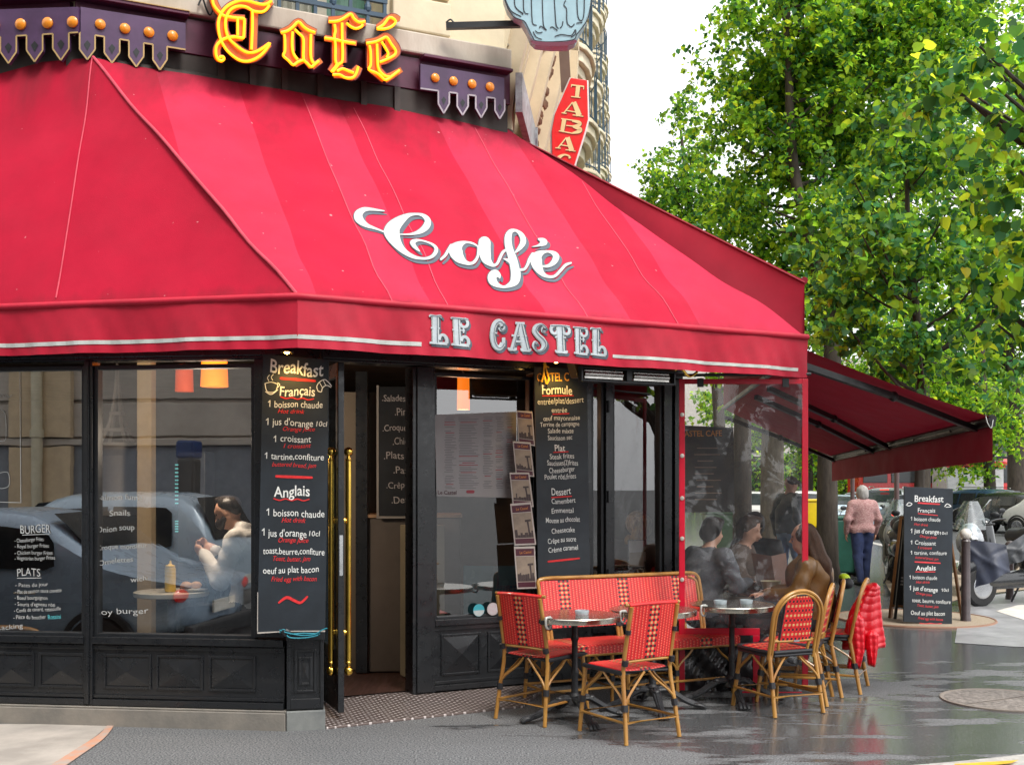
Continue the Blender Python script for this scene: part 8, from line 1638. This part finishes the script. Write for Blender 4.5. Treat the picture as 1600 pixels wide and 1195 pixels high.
def leaves(centres, size, rng, detail, droop=.5, wts=(.36, .26, .2, .12, .06)):
    n = len(centres); T, Fc = leaf_tpl(detail); az = rng.uniform(0, 2*np.pi, n); pit = rng.normal(-droop, .55, n); rol = rng.normal(0, .6, n); s = size*rng.uniform(.6, 1.25, n)
    d = np.stack([np.cos(az)*np.cos(pit), np.sin(az)*np.cos(pit), np.sin(pit)], 1); up = np.tile([0, 0, 1.0], (n, 1)); sd = np.cross(d, up); sd /= np.linalg.norm(sd, axis=1)[:, None]+1e-9; nn = np.cross(sd, d)
    sd2 = sd*np.cos(rol)[:, None]+nn*np.sin(rol)[:, None]; nn2 = np.cross(sd2, d)
    P = centres[:, None, :]+s[:, None, None]*(T[None, :, 0, None]*sd2[:, None, :]+T[None, :, 1, None]*d[:, None, :]+T[None, :, 2, None]*nn2[:, None, :])
    vs = P.reshape(-1, 3); k = len(T); mi = rng.choice(5, n, p=np.array(wts)/sum(wts)); base = np.arange(n)*k; lens = [len(f) for f in Fc]
    me_l = []; starts = []
    for f in Fc: pass
    loops = np.concatenate([np.array(f)[None, :]+base[:, None] for f in Fc], 1).reshape(-1); tot = np.tile(lens, n); st = np.concatenate([[0], np.cumsum(tot)[:-1]]); return vs, loops, st, tot, np.repeat(mi, len(Fc))
def leaf_obj(parts, name, parent):
    me = bpy.data.meshes.new(name); vs = np.concatenate([p[0] for p in parts]); off = OFF[parent.name]; vs = vs-np.array([off.x, off.y, off.z]); vb = 0; lp = []; st = []; tt = []; mi = []; lb = 0
    for p in parts: lp.append(p[1]+vb); st.append(p[2]+lb); tt.append(p[3]); mi.append(p[4]); vb += len(p[0]); lb += len(p[1])
    lp = np.concatenate(lp); st = np.concatenate(st); tt = np.concatenate(tt); mi = np.concatenate(mi)
    me.vertices.add(len(vs)); me.vertices.foreach_set('co', vs.astype(np.float32).reshape(-1)); me.loops.add(len(lp)); me.loops.foreach_set('vertex_index', lp.astype(np.int32)); me.polygons.add(len(st)); me.polygons.foreach_set('loop_start', st.astype(np.int32)); 
    for m in LG: me.materials.append(m)
    me.polygons.foreach_set('material_index', mi.astype(np.int32)); me.update(calc_edges=True); me.validate()
    o = bpy.data.objects.new(name, me); C.objects.link(o); o.parent = parent; return o
def tree(label, path, radii, blobs, nleaf, size, seed, detail=1, bark=BARK, nclump=60, csize=.55, group='leafy street trees', wts=(.36, .26, .2, .12, .06), limbs=True, outward=.75):
    'path: trunk points; blobs: crown ellipsoids (centre, radii)'
    rng = np.random.default_rng(seed); rn = random.Random(seed); b = V(path[0]); t = thing('street_tree', label, 'tree', b, group)
    g = MB(); P = [V(p) for p in spline(path, 5)]; rr = list(np.interp(np.linspace(0, 1, len(P)), np.linspace(0, 1, len(radii)), radii)); rr[0] *= 1.25; g.tube(P, rr, 12)
    vol = np.array([r[0]*r[1]*r[2] for c, r in blobs]); cl = []
    for _ in range(nclump):
        k = rng.choice(len(blobs), p=vol/vol.sum()); c, r = blobs[k]; d = rng.normal(size=3); d /= np.linalg.norm(d); q = rng.uniform(0, 1)**(1/3)*(1-outward)+outward*rng.uniform(.55, 1.0); cl.append(np.array(c)+d*np.array(r)*q)
    cl = np.array(cl)
    if limbs:
        for c in cl[::2]:
            c = V(c); i = min(range(len(P)), key=lambda i: (P[i]-c).length+abs(P[i].z-(c.z-1.0))*.6); a = P[i]; L = (c-a).length
            if L > 9: continue
            m_ = a.lerp(c, .5)+V((rn.uniform(-.2, .2)*L*.3, rn.uniform(-.2, .2)*L*.3, -.08*L)); r0 = min(rr[i]*.5, .02+.012*L); g.tube(spline([a, m_, c], 5), list(np.linspace(r0, .008, 11)), 6)
    g.build('trunk', bark, t, smooth=True)
    per = rng.multinomial(nleaf, np.ones(nclump)/nclump); parts = []
    cs = []
    for c, n in zip(cl, per):
        s = csize*rng.uniform(.6, 1.35); k = max(3, n//16); st = np.clip(rng.normal(size=(k, 3)), -1.5, 1.5)*np.array([s, s, s*.6])*.8; dr = rng.normal(size=(k, 3))*np.array([1, 1, .35]); dr += st*.8/s; dr[:, 2] -= .25; dr /= np.linalg.norm(dr, axis=1)[:, None]
        j = rng.integers(0, k, n); t_ = rng.uniform(0, 1, n)[:, None]; q = st[j]+dr[j]*t_*s*1.1+np.array([0, 0, -1])*(t_**2)*s*.25+rng.normal(size=(n, 3))*size*.38; cs.append(c+q)
    parts.append(leaves(np.concatenate(cs), size, rng, detail, wts=wts)); leaf_obj(parts, 'crown', t); return t
A = lambda px, py, Y: tuple(at(px, py, Y)); G = lambda px, Y: (pxpos(px, Y), Y, 0)
def blob(px, py, Y, rx, ry, rz): return (A(px, py, Y), (rx/F*Y, ry, rz/F*Y))
# big lime tree whose trunk passes behind the street awning
tree('big lime tree whose trunk rises behind the let-down awning', [G(1293, 19.5), A(1293, 700, 19.5), A(1300, 520, 19.5), A(1272, 400, 19.4), A(1240, 260, 19.3), A(1232, 90, 19.2), A(1228, -90, 19.2)], [.20, .17, .15, .12, .09, .07, .03],
  [blob(1215, 60, 20.2, 105, 1.6, 120), blob(1330, 110, 20.2, 150, 1.8, 150), blob(1170, 250, 20.2, 75, 1.3, 110), blob(1270, 330, 20.2, 120, 1.5, 110), blob(1210, 400, 20.3, 90, 1.4, 60), blob(1330, 470, 21.2, 80, 1.2, 60), blob(1420, 40, 20.3, 100, 1.6, 110), blob(1250, 200, 19.0, 60, .5, 60), blob(1300, 420, 19.0, 60, .5, 50)], 52000, .105, 1, 1, BARK, 125, .40, wts=(.32, .30, .16, .12, .10))
# lime tree standing in the gravel pit behind the board
tree('young lime tree rising from the gravel pit behind the tall board', [(tp.x+.03, tp.y+.15, 0), A(1437, 745, 14.1), A(1440, 590, 14.1), A(1430, 470, 14.0), A(1418, 330, 14.0), A(1420, 180, 14.0)], [.075, .06, .055, .045, .03, .015],
  [blob(1420, 310, 13.8, 150, .9, 110), blob(1330, 400, 13.6, 70, .8, 90), blob(1500, 430, 13.8, 110, .9, 100), blob(1400, 480, 13.6, 110, .8, 70), blob(1470, 560, 14.0, 90, .8, 50), blob(1450, 200, 14, 120, .9, 80), blob(1560, 520, 14, 60, .8, 80)], 8000, .095, 2, 2, BARK, 62, .26, wts=(.36, .12, .22, .24, .06))
# near branches reaching in from the right
tree('near lime tree reaching in from the right edge with large yellow leaves', [(4.75, 7.9, 0), (4.72, 7.9, 2.0), (4.65, 7.9, 3.6), (4.5, 7.9, 5.2)], [.12, .11, .09, .05],
  [blob(1560, 120, 7.9, 110, .5, 60), blob(1570, 400, 7.9, 60, .5, 70), blob(1590, 270, 7.9, 70, .5, 70), blob(1585, 520, 7.9, 40, .4, 50), blob(1500, 80, 7.9, 50, .4, 40), blob(1640, 350, 7.9, 70, .5, 200)], 1500, .088, 3, 2, BARK, 46, .17, wts=(.26, .22, .18, .22, .12))
# rows further off
tree('bushy tree with a pointed top left of the big lime against the sky', [G(1128, 34), A(1120, 600, 34), A(1085, 380, 34), A(1062, 190, 34)], [.2, .17, .1, .03], [blob(1075, 300, 34, 55, 1.6, 90), blob(1062, 200, 34, 24, .8, 50), blob(1110, 370, 34, 80, 1.8, 80), blob(1040, 290, 34, 40, 1.2, 55), blob(1150, 460, 34, 100, 1.8, 70)], 17000, .15, 4, 0, BARK, 80, .5)
tree('broad dark tree with a thick trunk at the right edge beyond the parked cars', [G(1590, 56), A(1588, 720, 56), A(1582, 620, 56), A(1565, 480, 56), A(1545, 330, 56)], [.50, .42, .38, .3, .15], [blob(1540, 540, 56, 90, 2.6, 70), blob(1610, 600, 56, 60, 2, 60), blob(1480, 500, 56, 100, 2.6, 90), blob(1580, 420, 56, 100, 3, 120), blob(1500, 300, 56, 140, 3.4, 130)], 22000, .27, 5, 0, BARK, 110, .95)
tree('slimmer tree with low bright foliage left of the thick trunk', [G(1548, 46), A(1545, 720, 46), A(1535, 600, 46), A(1530, 450, 46)], [.26, .22, .18, .1], [blob(1510, 715, 46, 50, 1.4, 26), blob(1480, 660, 46, 90, 2, 50), blob(1540, 640, 46, 80, 2, 60), blob(1420, 600, 46, 110, 2.2, 80)], 13000, .2, 6, 0, BARK, 120, .6, wts=(.3, .42, .12, .06, .1))
tree('bright leafy tree seen under and through the street awning gap', [G(1262, 48), A(1262, 690, 48), A(1255, 560, 48)], [.24, .2, .1], [blob(1262, 640, 48, 110, 2.2, 60), blob(1330, 560, 48, 100, 2.2, 80), blob(1190, 620, 48, 90, 2.2, 70), blob(1285, 715, 48, 60, 1.6, 30)], 14000, .2, 7, 0, BARK, 130, .6, wts=(.3, .42, .12, .06, .1))
tree('tall tree filling the upper background right of the big lime', [G(1441, 44), A(1441, 600, 44), A(1410, 300, 40), A(1410, 60, 38)], [.3, .26, .2, .08], [blob(1400, 160, 38, 160, 2.6, 150), blob(1500, 120, 38, 150, 2.6, 150), blob(1360, 400, 38, 150, 2.4, 130), blob(1580, 60, 38, 100, 2.4, 130)], 26000, .17, 8, 0, BARK, 130, .7, wts=(.3, .40, .14, .06, .1))
tree('far hazy tree closing the street behind the cars', [G(1440, 75), A(1440, 690, 75), A(1440, 560, 75)], [.35, .3, .2], [blob(1400, 640, 75, 120, 3, 70), blob(1520, 620, 75, 130, 3, 90), blob(1300, 650, 75, 100, 3, 70)], 14000, .3, 9, 0, BARK, 130, .95)
tree('tree trunk seen darkly through the middle of the plastic screen', [G(1207, 21), A(1207, 700, 21), A(1212, 560, 21), A(1215, 440, 21)], [.24, .21, .19, .12], [blob(1200, 500, 21.5, 70, 1.2, 50), blob(1170, 560, 21.5, 60, 1.2, 40)], 3500, .13, 10, 1, BARK2, 40, .4)
tree('slim dark trunk seen through the left part of the plastic screen', [G(1160, 17.5), A(1160, 700, 17.5), A(1163, 580, 17.5), A(1168, 470, 17.5)], [.16, .14, .12, .08], [blob(1168, 480, 17.8, 50, 1.0, 45)], 2500, .12, 11, 1, BARK, 30, .4)
# low hedge line across the street
hd_ = thing('hedge_row', 'low green hedge and railings across the street behind the cars', 'hedge', (18, 66, 0)); rng = np.random.default_rng(4); n = 9000
leaf_obj([leaves(np.stack([rng.uniform(8, 34, n), 70+rng.normal(0, .6, n), rng.uniform(.2, 3.6, n)], 1), .32, rng, 0)], 'foliage', hd_); g = MB(); g.box((21, 70.2, 1.7), (26, .3, 3.4)); g.build('stems', BARK, hd_)
# street front closing the far end
fh = thing('far_house', 'pale house front far down the street behind the trees', 'building', (30, 110, 0)); g = MB(); g.box((40, 114, 7), (70, 6, 14)); g.build('wall', M('far_wall', (.45, .42, .38), .9), fh)
for i in range(9): g = MB(); g.box((12+6*i, 110.95, 6), (1.6, .2, 2.4)); g.build('window', GLC, fh)
